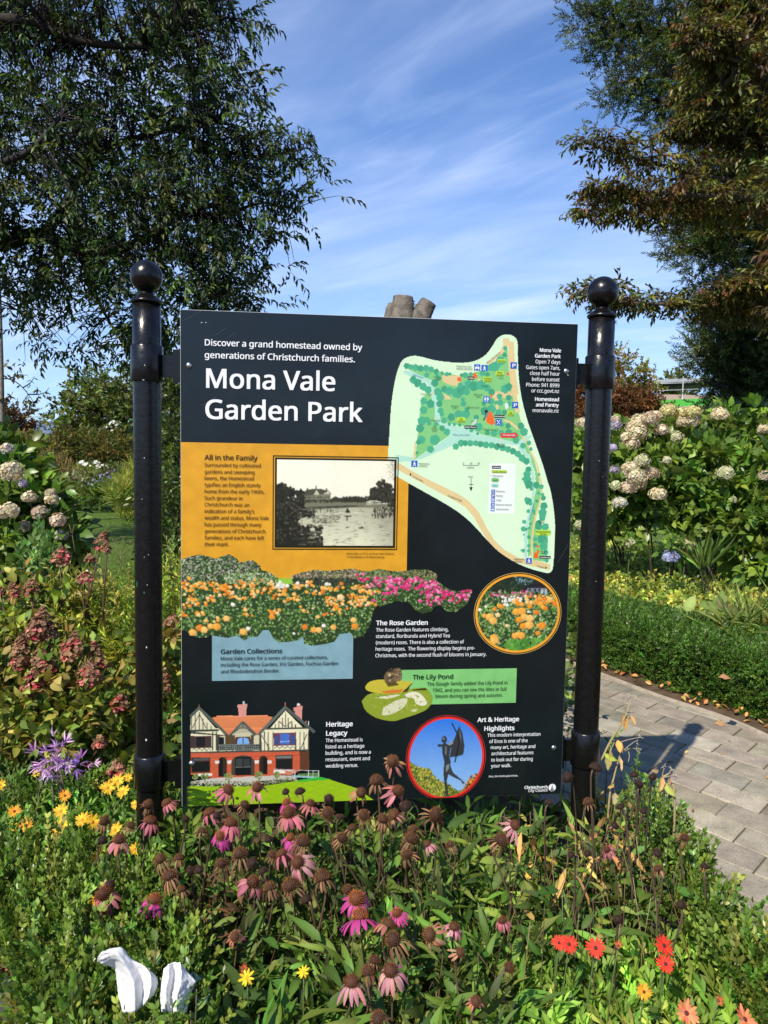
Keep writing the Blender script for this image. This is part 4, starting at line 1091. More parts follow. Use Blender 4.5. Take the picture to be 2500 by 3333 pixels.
def fp(c, *p): ras.poly(kp('f', *p), c, True)
fp(lin(34, 48, 34), (880, 140), (1540, 140), (1540, 300), (880, 300))
leaves(380, [(900, 150), (1420, 150), (1420, 300), (900, 300)], 'f', .002, .005, [lin(30, 46, 34), lin(44, 64, 44), lin(60, 84, 60), lin(22, 34, 26)])
leaves(60, [(1180, 170), (1340, 180), (1320, 240), (1200, 230)], 'f', .0015, .003, [lin(130, 170, 190), lin(90, 120, 110)])
fp(lin(34, 34, 42), (1250, 262), (1310, 228), (1420, 215), (1480, 300), (1250, 300)); fp(lin(120, 126, 140), (1280, 262), (1420, 262), (1430, 290), (1280, 292))
for x, y in ((1290, 275), (1330, 275), (1365, 275)): fp(lin(50, 56, 70), (x, y - 10), (x + 18, y - 10), (x + 18, y + 14), (x, y + 14))
for x in (1392, 1422): fp(lin(180, 196, 220), (x - 9, 280), (x + 9, 280), (x + 10, 308), (x - 10, 308)); c_ = sp('f', x, 274); ras.ell(c_[0], c_[1], .003, .0035, lin(180, 160, 140), 0, True)
leaves(700, [(900, 290), (1540, 290), (1540, 420), (900, 420)], 'f', .0015, .004, GR)
fp(lin(130, 176, 70), (900, 398), (1030, 396), (1020, 440), (900, 446))
leaves(2200, [(890, 410), (1540, 330), (1540, 760), (890, 760)], 'f', .002, .0055, GR)
leaves(60, [(1120, 660), (1420, 640), (1340, 740), (1130, 735)], 'f', .006, .011, [lin(96, 160, 60), lin(70, 130, 50)], True, .1)
inell = lambda q: ((sp('f', *q)[0] - cC[0]) / (rX - .016)) ** 2 + ((sp('f', *q)[1] - cC[1]) / (rZ - .016)) ** 2 < 1
def rs(lst, cols_, a_, b_): roses([q for q in lst if inell(q)], cols_, a_, b_, 'f')
rs([(x, 312 + rng.normal(0, 14)) for x in rng.uniform(930, 1330, 70)], PNK + MAU, .002, .004)
rs([(x, y) for x, y in zip(rng.uniform(1090, 1300, 26), rng.uniform(322, 370, 26))] + [(970, 402), (925, 425), (1110, 385), (1130, 390), (1290, 440)], [lin(238, 236, 222)], .003, .006)
rs([(x, y) for x, y in zip(rng.uniform(1260, 1530, 70), rng.uniform(315, 380, 70))], ORG, .003, .006)
rs([(1190, 365), (1215, 380), (1240, 385), (1205, 352), (1070, 395), (1090, 402), (1035, 420), (1300, 400), (1400, 405), (1420, 415), (1350, 445), (1380, 380), (1490, 385), (1500, 350), (1450, 345), (960, 470), (920, 520), (1130, 545), (1500, 590), (1360, 600), (1400, 540), (1370, 545), (1060, 465)], ORG, .006, .0095)
rs([(1200, 440), (1240, 436), (1220, 500), (1260, 480), (1300, 490), (1250, 548), (1295, 540), (1000, 480), (1025, 508), (1030, 635), (1035, 655), (1190, 620), (1215, 612), (1235, 618), (1465, 580), (1390, 545), (940, 570)], ORG[:4], .0105, .0145)
ras.soft().build('rose_picture', -.0015)

cS = sp('h', 614, 577); rX = (sp('h', 930, 577)[0] - sp('h', 297, 577)[0]) / 2; rZ = (sp('h', 614, 237)[1] - cS[1])
zm = PZ0 + .0012
g = Geo()
for a_, b_, c_ in ((.0012, 0, lin(210, 60, 60)), (.0045, .0012, lin(40, 14, 14)), (.0115, .0045, lin(224, 50, 46))):
    ring(g, *cS, (rX - a_, rZ - a_), (rX - b_, rZ - b_), -.0016, c_, zm)
g.build('picture_frame', M_print, panel, smooth=False)
ras = Ras(cS[0] - rX, cS[0] + rX, PZ0, cS[1] + rZ, .0014)
ras.poly(ellp(*cS, rX - .011, rZ - .011), lin(38, 128, 226))
tz = np.clip((cS[1] + rZ - ras.Z) / (2 * rZ), 0, 1)[..., None]
ras.C = np.array(lin(24, 112, 220)) * (1 - tz) + np.array(lin(150, 196, 238)) * tz
def hh(c, *p): ras.poly(kp('h', *p), c, True)
YG = [lin(*q) for q in ((120, 140, 50), (92, 112, 46), (160, 172, 70), (196, 190, 80), (60, 76, 40), (176, 150, 70))]
hh(lin(92, 112, 46), (300, 600), (380, 650), (480, 670), (540, 750), (640, 800), (720, 860), (720, 930), (300, 930)); hh(lin(150, 104, 44), (690, 890), (760, 820), (810, 740), (900, 700), (940, 700), (940, 930), (680, 930))
leaves(1500, [(300, 590), (380, 640), (480, 660), (540, 740), (640, 790), (720, 850), (720, 930), (300, 930)], 'h', .002, .0045, YG)
leaves(800, [(690, 880), (760, 800), (810, 720), (900, 690), (940, 690), (940, 930), (680, 930)], 'h', .002, .0045, [lin(206, 140, 50), lin(176, 110, 40), lin(90, 84, 40), lin(226, 170, 80), lin(60, 60, 36)])
leaves(160, [(620, 800), (760, 850), (760, 920), (560, 920)], 'h', .002, .004, YG[:2] + [lin(50, 60, 36)])
BRZ, BRL, BRD = lin(52, 56, 60), lin(140, 146, 150), lin(28, 30, 34)
hh(BRZ, (718, 318), (745, 380), (760, 480), (752, 550), (700, 566), (640, 572), (664, 460), (690, 400))
hh(BRL * .6, (722, 326), (732, 400), (736, 470), (724, 400)); hh(BRL, (622, 470), (668, 438), (670, 470), (640, 490))
hh(BRZ, (580, 470), (605, 455), (640, 478), (700, 450), (716, 430), (730, 442), (712, 468), (650, 500), (640, 560), (652, 610), (636, 690), (620, 760), (632, 872), (612, 876), (600, 780), (592, 690), (600, 610), (584, 540))
hh(BRZ * 1.2, (615, 620), (650, 640), (668, 690), (724, 738), (750, 760), (767, 778), (745, 784), (732, 756), (690, 738), (640, 712), (620, 690)); hh(BRZ, (584, 470), (550, 466), (545, 486), (560, 490), (590, 484))
c_ = sp('h', 600, 432); ras.ell(c_[0], c_[1], .0085, .0115, BRZ, 0, True); ras.ell(c_[0] - .002, c_[1] + .003, .003, .004, BRL * .7, .3, True)
for a_, b_ in (((660, 300), (700, 380)), ((700, 380), (720, 440)), ((720, 440), (704, 520)), ((704, 520), (684, 612))): ras.line(sp('h', *a_), sp('h', *b_), .0042, BRD, True)
hh(BRL * .8, (612, 640), (640, 620), (636, 660), (614, 690)); hh(BRL * .5, (606, 480), (622, 490), (616, 560), (604, 540)); hh(lin(70, 72, 70), (560, 894), (610, 876), (690, 880), (706, 894), (690, 920), (556, 920))
ras.soft().build('sculpture_picture', -.0015)

# ---- duckling on lily pads
q0, q1 = sp('f', 30, 1152 + 130), sp('f', 575, 850)
ras = Ras(q0[0], q1[0], q0[1] - .02, q1[1], .0013)
def lf(c, *p): ras.poly(smooth_path([sp('f', *q) for q in p] + [sp('f', *p[0])], 60), c)
lf(lin(140, 158, 48), (40, 1110), (90, 1060), (200, 1040), (330, 1040), (400, 1020), (515, 1010), (560, 1060), (572, 1090), (540, 1160), (470, 1200), (350, 1240), (270, 1260), (150, 1235), (70, 1180))
lf(lin(196, 184, 60), (66, 1000), (100, 965), (180, 948), (300, 955), (415, 965), (400, 1000), (370, 1040), (240, 1055), (130, 1045), (75, 1025))
hp2 = lambda c, *p: ras.poly(kp('f', *p), c, True)
hp2(lin(64, 58, 24), (340, 1045), (415, 975), (416, 990), (380, 1040)); hp2(lin(64, 58, 24), (410, 1025), (515, 1010), (535, 1030), (430, 1030)); hp2(lin(210, 120, 50), (180, 1040), (260, 1025), (350, 1020), (330, 1046), (230, 1054)); hp2(lin(84, 80, 34), (210, 960), (290, 960), (320, 990), (240, 1002))
lf(lin(226, 224, 196), (360, 1060), (420, 1040), (480, 1055), (530, 1120), (500, 1145), (450, 1130), (430, 1090), (380, 1080)); lf(lin(214, 214, 180), (200, 1160), (300, 1105), (380, 1090), (360, 1150), (280, 1200), (200, 1215)); lf(lin(220, 220, 190), (140, 1085), (240, 1068), (330, 1062), (240, 1090)); lf(lin(206, 206, 160), (400, 1180), (460, 1165), (440, 1190))
leaves(90, [(60, 1060), (560, 1040), (540, 1180), (100, 1220)], 'f', .001, .0035, [lin(120, 140, 36), lin(160, 176, 70), lin(184, 190, 90)])
lf(lin(106, 88, 66), (205, 930), (225, 890), (270, 870), (325, 862), (340, 900), (335, 950), (290, 966), (220, 965)); leaves(60, [(240, 880), (330, 870), (336, 950), (230, 960)], 'f', .001, .003, [lin(160, 130, 100), lin(90, 72, 54), lin(196, 164, 130)])
c_ = sp('f', 262, 892); ras.ell(c_[0], c_[1], .011, .011, lin(140, 116, 80)); hp2(lin(60, 46, 36), (232, 884), (292, 886), (290, 896), (234, 894)); ras.poly(kp('f', (262, 910), (240, 945), (255, 948), (280, 918)), lin(70, 60, 50)); hp2(lin(206, 184, 130), (240, 905), (262, 905), (255, 925), (236, 922))
hp2(lin(50, 38, 30), (250, 866), (276, 866), (286, 884), (240, 882))
ras.soft().build('lily_pad_picture', -.0013)

# ---- all lettering
tmp = bpy.data.curves.new('lettering_source', 'FONT')
try:
    fp_ = os.path.join(bpy.utils.system_resource('DATAFILES', path='fonts'), 'NotoSansHebrew-Regular.woff2')
    tmp.font = bpy.data.fonts.load(fp_); CAPH = .5726
except Exception:
    CAPH = .682
tmp.resolution_u = 4
tob = bpy.data.objects.new('lettering_source', tmp)
col.objects.link(tob)


def letter(g_, s_, k, xl, xr, y, cap, c, bold=0.0, ybase2=None, ang=0.0, xonly=None, yoff=-.0026):
    """Set one line: xl..xr and baseline y in detail k, cap height in the same units; bold thickens the strokes."""
    tmp.body = s_
    bpy.context.view_layer.update()
    me = bpy.data.meshes.new_from_object(tob.evaluated_get(bpy.context.evaluated_depsgraph_get()))
    n_ = len(me.vertices)
    if n_ == 0: return
    co = np.zeros(n_ * 3); me.vertices.foreach_get('co', co); co = co.reshape(-1, 3)
    me.calc_loop_triangles(); tr = np.zeros(len(me.loop_triangles) * 3, int); me.loop_triangles.foreach_get('vertices', tr)
    bpy.data.meshes.remove(me)
    a_, b_ = sp(k, xl, y), sp(k, xr, y if ybase2 is None else ybase2)
    ca = sp(k, xl, y - cap) - sp(k, xl, y)
    hgt = np.linalg.norm(ca) / (CAPH + 2 * bold)
    lo_, hi_ = co[:, 0].min(), co[:, 0].max()
    if ang or ybase2 is not None:
        dv = b_ - a_
    else:
        v_ = (a_[1] + b_[1]) / 2; dv = np.array([b_[0] - a_[0], 0.0]); a_ = np.array([a_[0], v_])
    L_ = np.linalg.norm(dv); ex = dv / L_; ez = np.array([-ex[1], ex[0]])
    P = a_ + ((co[:, :1] - lo_) / (hi_ - lo_) * L_) * ex + (co[:, 1:2] * hgt) * ez
    bw = bold * hgt
    sh = [(0, 0)] if bold < .003 else [(-bw, 0), (bw, 0)] if bold < .009 else [(-bw, -bw * .6), (bw, -bw * .6), (-bw, bw * .6), (bw, bw * .6)]
    for i_, (sx_, sz_) in enumerate(sh):
        g_.add(np.stack([P[:, 0] + sx_, np.full(n_, yoff - i_ * .00003), P[:, 1] + sz_], 1), [tuple(q) for q in tr.reshape(-1, 3)], c)



g = Geo()
B1, B2 = .016, .024
for a_ in (("Discover a grand homestead owned by", 'a', 255, 1466, 362, 50, B1), ("generations of Christchurch families.", 'a', 254, 1409, 456, 50, B1), ("Mona Vale", 'a', 268, 1255, 680, 153, B1), ("Garden Park", 'a', 262, 1465, 919, 153, B1)):
    letter(g, a_[0], *a_[1:6], WHITE, a_[6])
g.build('title_lettering', M_print, panel, smooth=False)
g = Geo()
for s_, xl, xr, y, bd_ in (("Mona Vale", 1298, 1470, 267, B2), ("Garden Park", 1258, 1467, 314, B2), ("Open 7 days", 1263, 1465, 362, .006), ("Gates open 7am,", 1186, 1462, 409, .006), ("close half hour", 1217, 1460, 457, .006), ("before sunset", 1234, 1458, 505, .006), ("Phone: 941 8999", 1186, 1457, 552, .006), ("or ccc.govt.nz", 1229, 1455, 599, .006), ("Homestead", 1259, 1453, 667, B2), ("and Pantry", 1266, 1451, 713, B2), ("monavale.nz", 1239, 1451, 760, .006)):
    letter(g, s_, 'b', xl, xr, y, 31, WHITE, bd_)
g.build('opening_hours_lettering', M_print, panel, smooth=False)
g = Geo(); BRN = lin(74, 48, 14)
letter(g, "All in the Family", 'd', 226, 590, 122, 36, BRN, .013)
for s_, xr, y in (("Surrounded by cultivated", 614, 171), ("gardens and sweeping", 570, 217), ("lawns, the Homestead", 566, 261), ("typifies an English stately", 613, 307), ("home from the early 1900s.", 640, 353), ("Such grandeur in", 487, 398), ("Christchurch was an", 534, 443), ("indication of a family’s", 569, 489), ("wealth and status. Mona Vale", 669, 535), ("has passed through many", 618, 581), ("generations of Christchurch", 645, 627), ("families, and each have left", 637, 672), ("their mark.", 394, 717)):
    letter(g, s_, 'd', 226, xr, y, 27, BRN, .004)
letter(g, "Mona Vale ca.1912, Archives New Zealand,", 'd', 1208, 1538, 775, 13, BRN); letter(g, "Te Rua Mahara o te Kāwanatanga", 'd', 1208, 1468, 798, 13, BRN)
DB = lin(26, 40, 44)
letter(g, "Garden Collections", 'e', 377, 848, 820, 36, DB, .013)
for s_, xr, y in (("Mona Vale cares for a series of curated collections,", 1200, 868), ("including the Rose Garden, Iris Garden, Fuchsia Garden", 1279, 916), ("and Rhododendron Border.", 830, 970)):
    letter(g, s_, 'e', 376, xr, y, 28, DB, .003)
DG = lin(20, 56, 26)
letter(g, "The Lily Pond", 'f', 421, 723, 943, 35, DG, .015)
for s_, xl, xr, y in (("The Gough family added the Lily Pond in", 529, 1131, 988), ("1942, and you can see the lilies in full", 572, 1121, 1035), ("bloom during spring and autumn.", 592, 1095, 1080)):
    letter(g, s_, 'f', xl, xr, y, 27, DG, .003)
g.build('dark_lettering', M_print, panel, smooth=False)
g = Geo()
letter(g, "The Rose Garden", 'f', 148, 533, 538, 36, WHITE, B2)
for s_, xl, xr, y in (("The Rose Garden features climbing,", 147, 689, 586), ("standard, floribunda and Hybrid Tea", 146, 699, 633), ("(modern) roses. There is also a collection of", 146, 806, 680), ("heritage roses.  The flowering display begins pre-", 144, 887, 727), ("Christmas, with the second flush of blooms in January.", 142, 973, 775)):
    letter(g, s_, 'f', xl, xr, y, 27, WHITE, .006)
letter(g, "Heritage", 'g', 1250, 1471, 423, 42, WHITE, B2); letter(g, "Legacy", 'g', 1249, 1426, 499, 42, WHITE, B2)
for s_, xr, y in (("The Homestead is", 1556, 553), ("listed as a heritage", 1570, 606), ("building, and is now a", 1624, 658), ("restaurant, event and", 1616, 712), ("wedding venue.", 1517, 768)):
    letter(g, s_, 'g', 1244, xr, y, 31, WHITE, .007)
letter(g, "Art & Heritage", 'h', 863, 1191, 287, 37, WHITE, B2); letter(g, "Highlights", 'h', 918, 1154, 357, 37, WHITE, B2)
for s_, xl, xr, y in (("This modern interpretation", 942, 1361, 404), ("of Eros is one of the", 957, 1260, 454), ("many art, heritage and", 968, 1320, 501), ("architectural features", 973, 1306, 550), ("to look out for during", 971, 1300, 600), ("your walk.", 970, 1130, 650)):
    letter(g, s_, 'h', xl, xr, y, 28, WHITE, .007)
letter(g, "Eros, the Greek god of love.", 'h', 954, 1184, 726, 15, WHITE, .008)
g.build('white_lettering', M_print, panel, smooth=False)
g = Geo()
letter(g, "Christchurch", 'h', 1236, 1418, 818, 24, WHITE, .03); letter(g, "City Council", 'h', 1266, 1417, 843, 23, WHITE, .012)
lp = sp('h', 1456, 811); lr = .0118
flat_poly(g, ellp(*lp, lr, lr, 32), -.0020, WHITE)
K_ = np.array([.01, .012, .013])
for pts in (((0, .95), (.12, .1), (.35, -.3), (.3, -.55), (.75, -.72), (.2, -.78), (0, -1.0), (-.2, -.78), (-.75, -.72), (-.3, -.55), (-.35, -.3), (-.12, .1)),):
    flat_poly(g, [(lp[0] + a_ * lr, lp[1] + b_ * lr) for a_, b_ in pts], -.0023, K_)
flat_poly(g, [(lp[0] + a_ * lr * .5, lp[1] + (b_ * .5 - .1) * lr) for a_, b_ in ((0, .7), (.1, -.1), (.3, -.7), (-.3, -.7), (-.1, -.1))], -.0026, WHITE * .9)
g.build('council_logo', M_print, panel, smooth=False)
g = Geo(); TX = lin(40, 66, 48)
def mt_(s_, k, x, y, w_, h_, c=TX, bold=.004): letter(g, s_, k, x - w_ / 2, x + w_ / 2, y + h_ / 2, h_, c, bold, yoff=-.0028)
for s_, k, x, y, w_, c, bd_ in (("Pedestrian and", 'b', 675, 383, 120, TX, .004), ("vehicle entrance", 'b', 680, 403, 132, TX, .004), ("Fernery", 'b', 985, 339, 62, TX, .01), ("Rose", 'b', 971, 433, 38, TX, .01), ("Garden", 'b', 971, 453, 58, TX, .01), ("Fuchsia", 'b', 871, 481, 62, TX, .01), ("Garden", 'b', 871, 500, 60, TX, .01), ("Iris", 'b', 655, 813, 24, TX, .01), ("Garden", 'b', 655, 831, 58, TX, .01), ("Lily", 'b', 1058, 761, 28, TX, .01), ("Pond", 'b', 1058, 779, 42, TX, .01), ("Lodge", 'b', 735, 479, 46, WHITE, .015), ("Homestead", 'b', 968, 792, 86, WHITE, .015), ("Bath House", 'b', 732, 880, 86, WHITE, .015),
        ("Footbridge", 'b', 370, 609, 86, TX, 0), ("Footbridge", 'b', 442, 823, 86, TX, 0), ("Mound Lawn", 'b', 758, 718, 90, TX, 0), ("Marquee", 'b', 602, 706, 62, TX, 0), ("Lawn", 'b', 602, 722, 38, TX, 0), ("Fleming", 'b', 460, 472, 58, TX, 0), ("Lawn", 'b', 460, 489, 38, TX, 0), ("Waymouth", 'b', 794, 613, 76, TX, 0), ("Lawn", 'b', 794, 630, 38, TX, 0), ("Mill", 'b', 436, 876, 26, TX, 0), ("Stream", 'b', 436, 893, 50, TX, 0), ("Lawn", 'b', 436, 910, 38, TX, 0), ("Homestead Lawn", 'b', 897, 898, 120, TX, 0), ("Ōtākaro/Avon River", 'b', 655, 942, 142, lin(60, 120, 180), 0), ("YOU ARE HERE", 'b', 1046, 947, 102, WHITE, .014), ("Buxtons", 'b', 980, 1018, 64, TX, .004), ("Island", 'b', 980, 1037, 46, TX, .004), ("Eros", 'b', 985, 478, 28, TX, 0), ("Fountain", 'b', 852, 543, 44, TX, 0),
        ("Pedestrian", 'c', 351, 173, 86, TX, .004), ("entrance", 'c', 343, 191, 70, TX, .004), ("0", 'c', 673, 169, 9, TX, .004), ("20", 'c', 735, 169, 18, TX, .004), ("40", 'c', 796, 169, 18, TX, .004), ("metres", 'c', 731, 203, 56, TX, .004), ("Nort", 'c', 733, 279, 36, TX, .004), ("Buildings", 'c', 945, 203, 64, WHITE, .012), ("Gardens/Borders", 'c', 968, 239, 112, TX, .004), ("Artist features", 'c', 953, 272, 90, TX, .004), ("Lawns", 'c', 934, 307, 42, TX, 0), ("Water", 'c', 932, 352, 38, lin(60, 120, 180), 0), ("Restaurant", 'c', 977, 398, 72, TX, .004), ("Parking", 'c', 966, 435, 50, TX, .004), ("Toilets", 'c', 961, 471, 42, TX, .004), ("Pedestrian entrance", 'c', 1003, 508, 130, TX, .004), ("Vehicle entrance", 'c', 990, 545, 106, TX, .004),
        ("Armillary", 'c', 1310, 640, 52, TX, 0), ("Sphere", 'c', 1312, 656, 42, TX, 0), ("Rhododendron", 'c', 1328, 729, 118, TX, .008), ("Border", 'c', 1328, 747, 54, TX, .008), ("Karaka", 'c', 1328, 888, 50, TX, 0), ("Lawn", 'c', 1325, 903, 38, TX, 0), ("Gatehouse", 'c', 1342, 940, 78, WHITE, .014), ("Pedestrian", 'c', 1128, 953, 84, TX, .004), ("entrance", 'c', 1120, 972, 68, TX, .004)):
    mt_(s_, k, x, y, w_, 12.5, c, bd_)
for s_, k, a_, b_, c in (("Mona Vale Avenue", 'b', (866, 360), (974, 272), TX), ("Mill Stream", 'b', (262, 455), (342, 480), lin(60, 120, 180)), ("To city centre", 'c', (252, 276), (340, 322), TX), ("Fendalton Road", 'c', (545, 438), (655, 482), TX), ("Waimairi Stream", 'c', (1216, 636), (1252, 505), lin(60, 120, 180)), ("To airport", 'c', (1270, 1012), (1336, 1028), TX)):
    letter(g, s_, k, a_[0], b_[0], a_[1], 12.5, c, .003, ybase2=b_[1], yoff=-.0028)
letter(g, "P", 'b', 1074, 1098, 392, 32, WHITE, .03, yoff=-.0028); letter(g, "P", 'b', 1086, 1110, 716, 32, WHITE, .03, yoff=-.0028); letter(g, "P", 'c', 910, 925, 446, 20, WHITE, .03, yoff=-.0028)
g.build('map_lettering', M_print, panel, smooth=False)
bpy.data.objects.remove(tob)
# scuffs: small chips and scratches in the laminate
for k, x, y, r_ in (('a', 228, 166, .0024), ('a', 261, 166, .002), ('b', 1528, 453, .003), ('b', 1518, 440, .0016)):
    g = Geo(); c_ = sp(k, x, y); flat_poly(g, [(c_[0] + r_ * rng.uniform(.5, 1) * math.cos(t), c_[1] + r_ * .8 * rng.uniform(.5, 1) * math.sin(t)) for t in np.arange(8) * .785], -.0006, lin(220, 222, 222)); g.build('paint_chip', M_print, panel, smooth=False)
for k, a_, b_ in (('c', (1530, 835), (1449, 980)), ('a', (225, 805), (340, 740)), ('a', (330, 270), (420, 205)), ('a', (430, 280), (490, 240)), ('a', (90, 150), (230, 75))):
    g = Geo(); p, q_ = sp(k, *a_), sp(k, *b_); d_ = (q_ - p) / np.linalg.norm(q_ - p); nn = np.array([-d_[1], d_[0]]) * .0003
    flat_poly(g, [p - nn, p + nn, q_ + nn, q_ - nn], -.0006, lin(86, 94, 100)); g.build('scratch', M_print, panel, smooth=False)

# ------------------------------------------------------------------ trees and shrubs
def ellipsoids(blobs, clump=1, spread=.2):
    P, D = [], []
    for px, py, rx, ry, dep, dd, n_ in blobs:
        c_ = at(px, py, dep); s_ = dep / FPX
        m_ = max(1, n_ // clump)
        q = rdir(m_) * (rng.uniform(0, 1, (m_, 1)) ** (1 / 2.4))
        p_ = c_ + q[:, :1] * CX * rx * s_ + q[:, 1:2] * CF * dd + q[:, 2:] * CU * ry * s_
        d_ = q[:, :1] * CX + q[:, 1:2] * CF + q[:, 2:] * CU
        if clump > 1:                                           # leaf sprays gathered in tufts with gaps between
            p_ = np.repeat(p_, clump, 0); d_ = np.repeat(d_, clump, 0); o_ = rng.normal(0, 1, p_.shape) * spread * np.array([1, 1, .55]); p_ = p_ + o_; d_ = d_ * .6 + o_ / spread * .5
        P.append(p_); D.append(d_)
    return np.vstack(P), np.vstack(D)


def foliage(g_, P, dirs, tmpls, cols, size=(.8, 1.2), updir=(0, 0, 1), upj=.5, dv=.25, dh=.1, roll=True):
    """Scatters leaf sprays at points P pointing along dirs."""
    n_ = len(P); k = rng.integers(0, len(tmpls), n_)
    up = np.asarray(updir) + rng.normal(0, upj, (n_, 3))
    cc = tint(n_, cols, dv, dh)
    M = frames(dirs, up, rng.uniform(*size, n_))
    for i, t in enumerate(tmpls):
        w = k == i
        g_.scatter(t, M[w], P[w], cc[w])


def limb(g_, pts, r0, r1, c, n_=14, sides=8, wob=.0):
    p = smooth_path(pts, n_)
    if wob: p[1:-1] += rng.normal(0, wob, p[1:-1].shape)
    g_.tube(p, np.linspace(r0, r1, n_), sides, c)
    return p


def twigs(g_, skel, P, r, c, frac=1.0, sag=.12, maxd=2.5):
    skel = np.vstack(skel)
    for p in P:
        if frac < 1 and rng.uniform() > frac: continue
        d = np.linalg.norm(skel - p, axis=1); j = int(np.argmin(d + rng.uniform(0, .25, len(d)) * d.min()))
        if d[j] < .03 or d[j] > maxd: continue
        a_ = skel[j]; m_ = (a_ + p) / 2 + np.array([0, 0, sag * d[j]]) + rng.normal(0, .06, 3) * d[j]
        t = np.linspace(0, 1, 4)[:, None]
        q = a_ * (1 - t) ** 2 + 2 * m_ * t * (1 - t) + p * t ** 2
        g_.tube(q, np.linspace(r * (.6 + .5 * min(1, d[j])), r * .3, 4), 3, c, cap=False)


def make_tree(name, label, cat, base, limbs, blobs, tmpls, cols, mat=None, bark=(.055, .048, .04), twig_r=.006, twig_frac=.7, size=(.8, 1.2), hang=.0, outw=.6, group=None, upj=.5, dv=.28, sag=.12, flat=0.0, maxd=2.5, clump=1, spread=.2):
    t = empty(name, base, label, cat, group)
    gt, gc = Geo(), Geo()
    sk = []
    for pts, r0, r1 in limbs:
        sk.append(limb(gt, pts, r0, r1, bark, 18, 9, 0))
    P, D = ellipsoids(blobs, clump, spread)
    dirs = D * outw + rdir(len(P)) * .6 + np.array([0, 0, -hang])
    dirs[:, 2] *= (1 - flat)
    twigs(gt, sk, P, twig_r, bark, twig_frac, sag, maxd)
    foliage(gc, P, dirs, tmpls, cols, size, (0, 0, 1), upj, dv)
    gt.build('trunk', M_bark, t)
    gc.build('crown', mat or M_leaf, t)
    return t


# leaf sprays
LF_tree = diamond(.092, .034, .25, .25)
SPR_pinnate = [spray(LF_tree, 9, .25, 62, .15, True, -.5, .3, .2, .002, (1.2, .8, .6), .9) for i in range(5)]
LF_need = diamond(.062, .015, .1, .1)
SPR_yew = [spray(LF_need, 22, .2, 60, .05, False, .1, .55, .0, .002, (1, .7, .5), .8) for i in range(5)]
LF_dog = leaf_tm(.09, .032, 2, .15, .3, .5)
SPR_dog = [spray(LF_dog, 8, .16, 60, .2, True, -.35, .35, .05, .0018, (.5, .45, .5), .8) for i in range(5)]
LF_mid = diamond(.075, .042, .2, .2)
SPR_mid = [spray(LF_mid, 9, .22, 60, .1, False, .1, .5, .1, .002, (.9, .7, .5), .8) for i in range(4)]

# -- far hills, street lamps
g = Geo()
hx = np.linspace(-900, 500, 90)
for x0_, x1_, yy, h_ in ((-900, 500, 900, 22),):
    prof = h_ + 6 * np.sin(hx * .013) + 3 * np.sin(hx * .041 + 1)
    n_ = len(hx)
    g.add([(x, yy, -2) for x in hx] + [(x, yy + 40, z) for x, z in zip(hx, prof)] + [(x, yy + 260, z * 1.35) for x, z in zip(hx, prof)] + [(x, yy + 600, -2) for x in hx], [(r_ * n_ + i, r_ * n_ + i + 1, (r_ + 1) * n_ + i + 1, (r_ + 1) * n_ + i) for r_ in range(3) for i in range(n_ - 1)])
tag(g.build('hills', plain('far hills', (.12, .17, .26), .95, .05, noise=.25, nscale=.02)), kind='structure')
M_lamp = plain('lamp metal', (.22, .23, .24), .5, .4)
for i, (px, pt, dep, lab) in enumerate(((92, 1358, 135, 'tallest grey street lamp far beyond the border, next to the dark red bush'), (100, 1370, 150, 'grey street lamp just right of the tallest far lamp'), (126, 1385, 172, 'grey street lamp standing alone in front of the far hills'), (147, 1397, 195, 'smallest and faintest far street lamp, at the right end of the lamp row'))):
    top_ = at(px, pt, dep)
    t = empty('street_lamp', (top_[0], top_[1], 0), lab, 'street lamp', 'street lamps far behind the garden')
    g = Geo(); g.tube([(top_[0], top_[1], 0), (top_[0], top_[1], top_[2] * .5), tuple(top_)], [.13, .1, .08], 8); g.build('pole', M_lamp, t)
    g = Geo(); g.tube([tuple(top_), (top_[0] + 1.6, top_[1], top_[2] + .1)], [.05, .05], 6); g.build('arm', M_lamp, t)
    g = Geo(); g.box((top_[0] + 1.4, top_[1] - .2, top_[2]), (top_[0] + 3.0, top_[1] + .2, top_[2] + .16)); g.build('lamp_head', M_lamp, t, smooth=False)

BK = (.05, .043, .036)
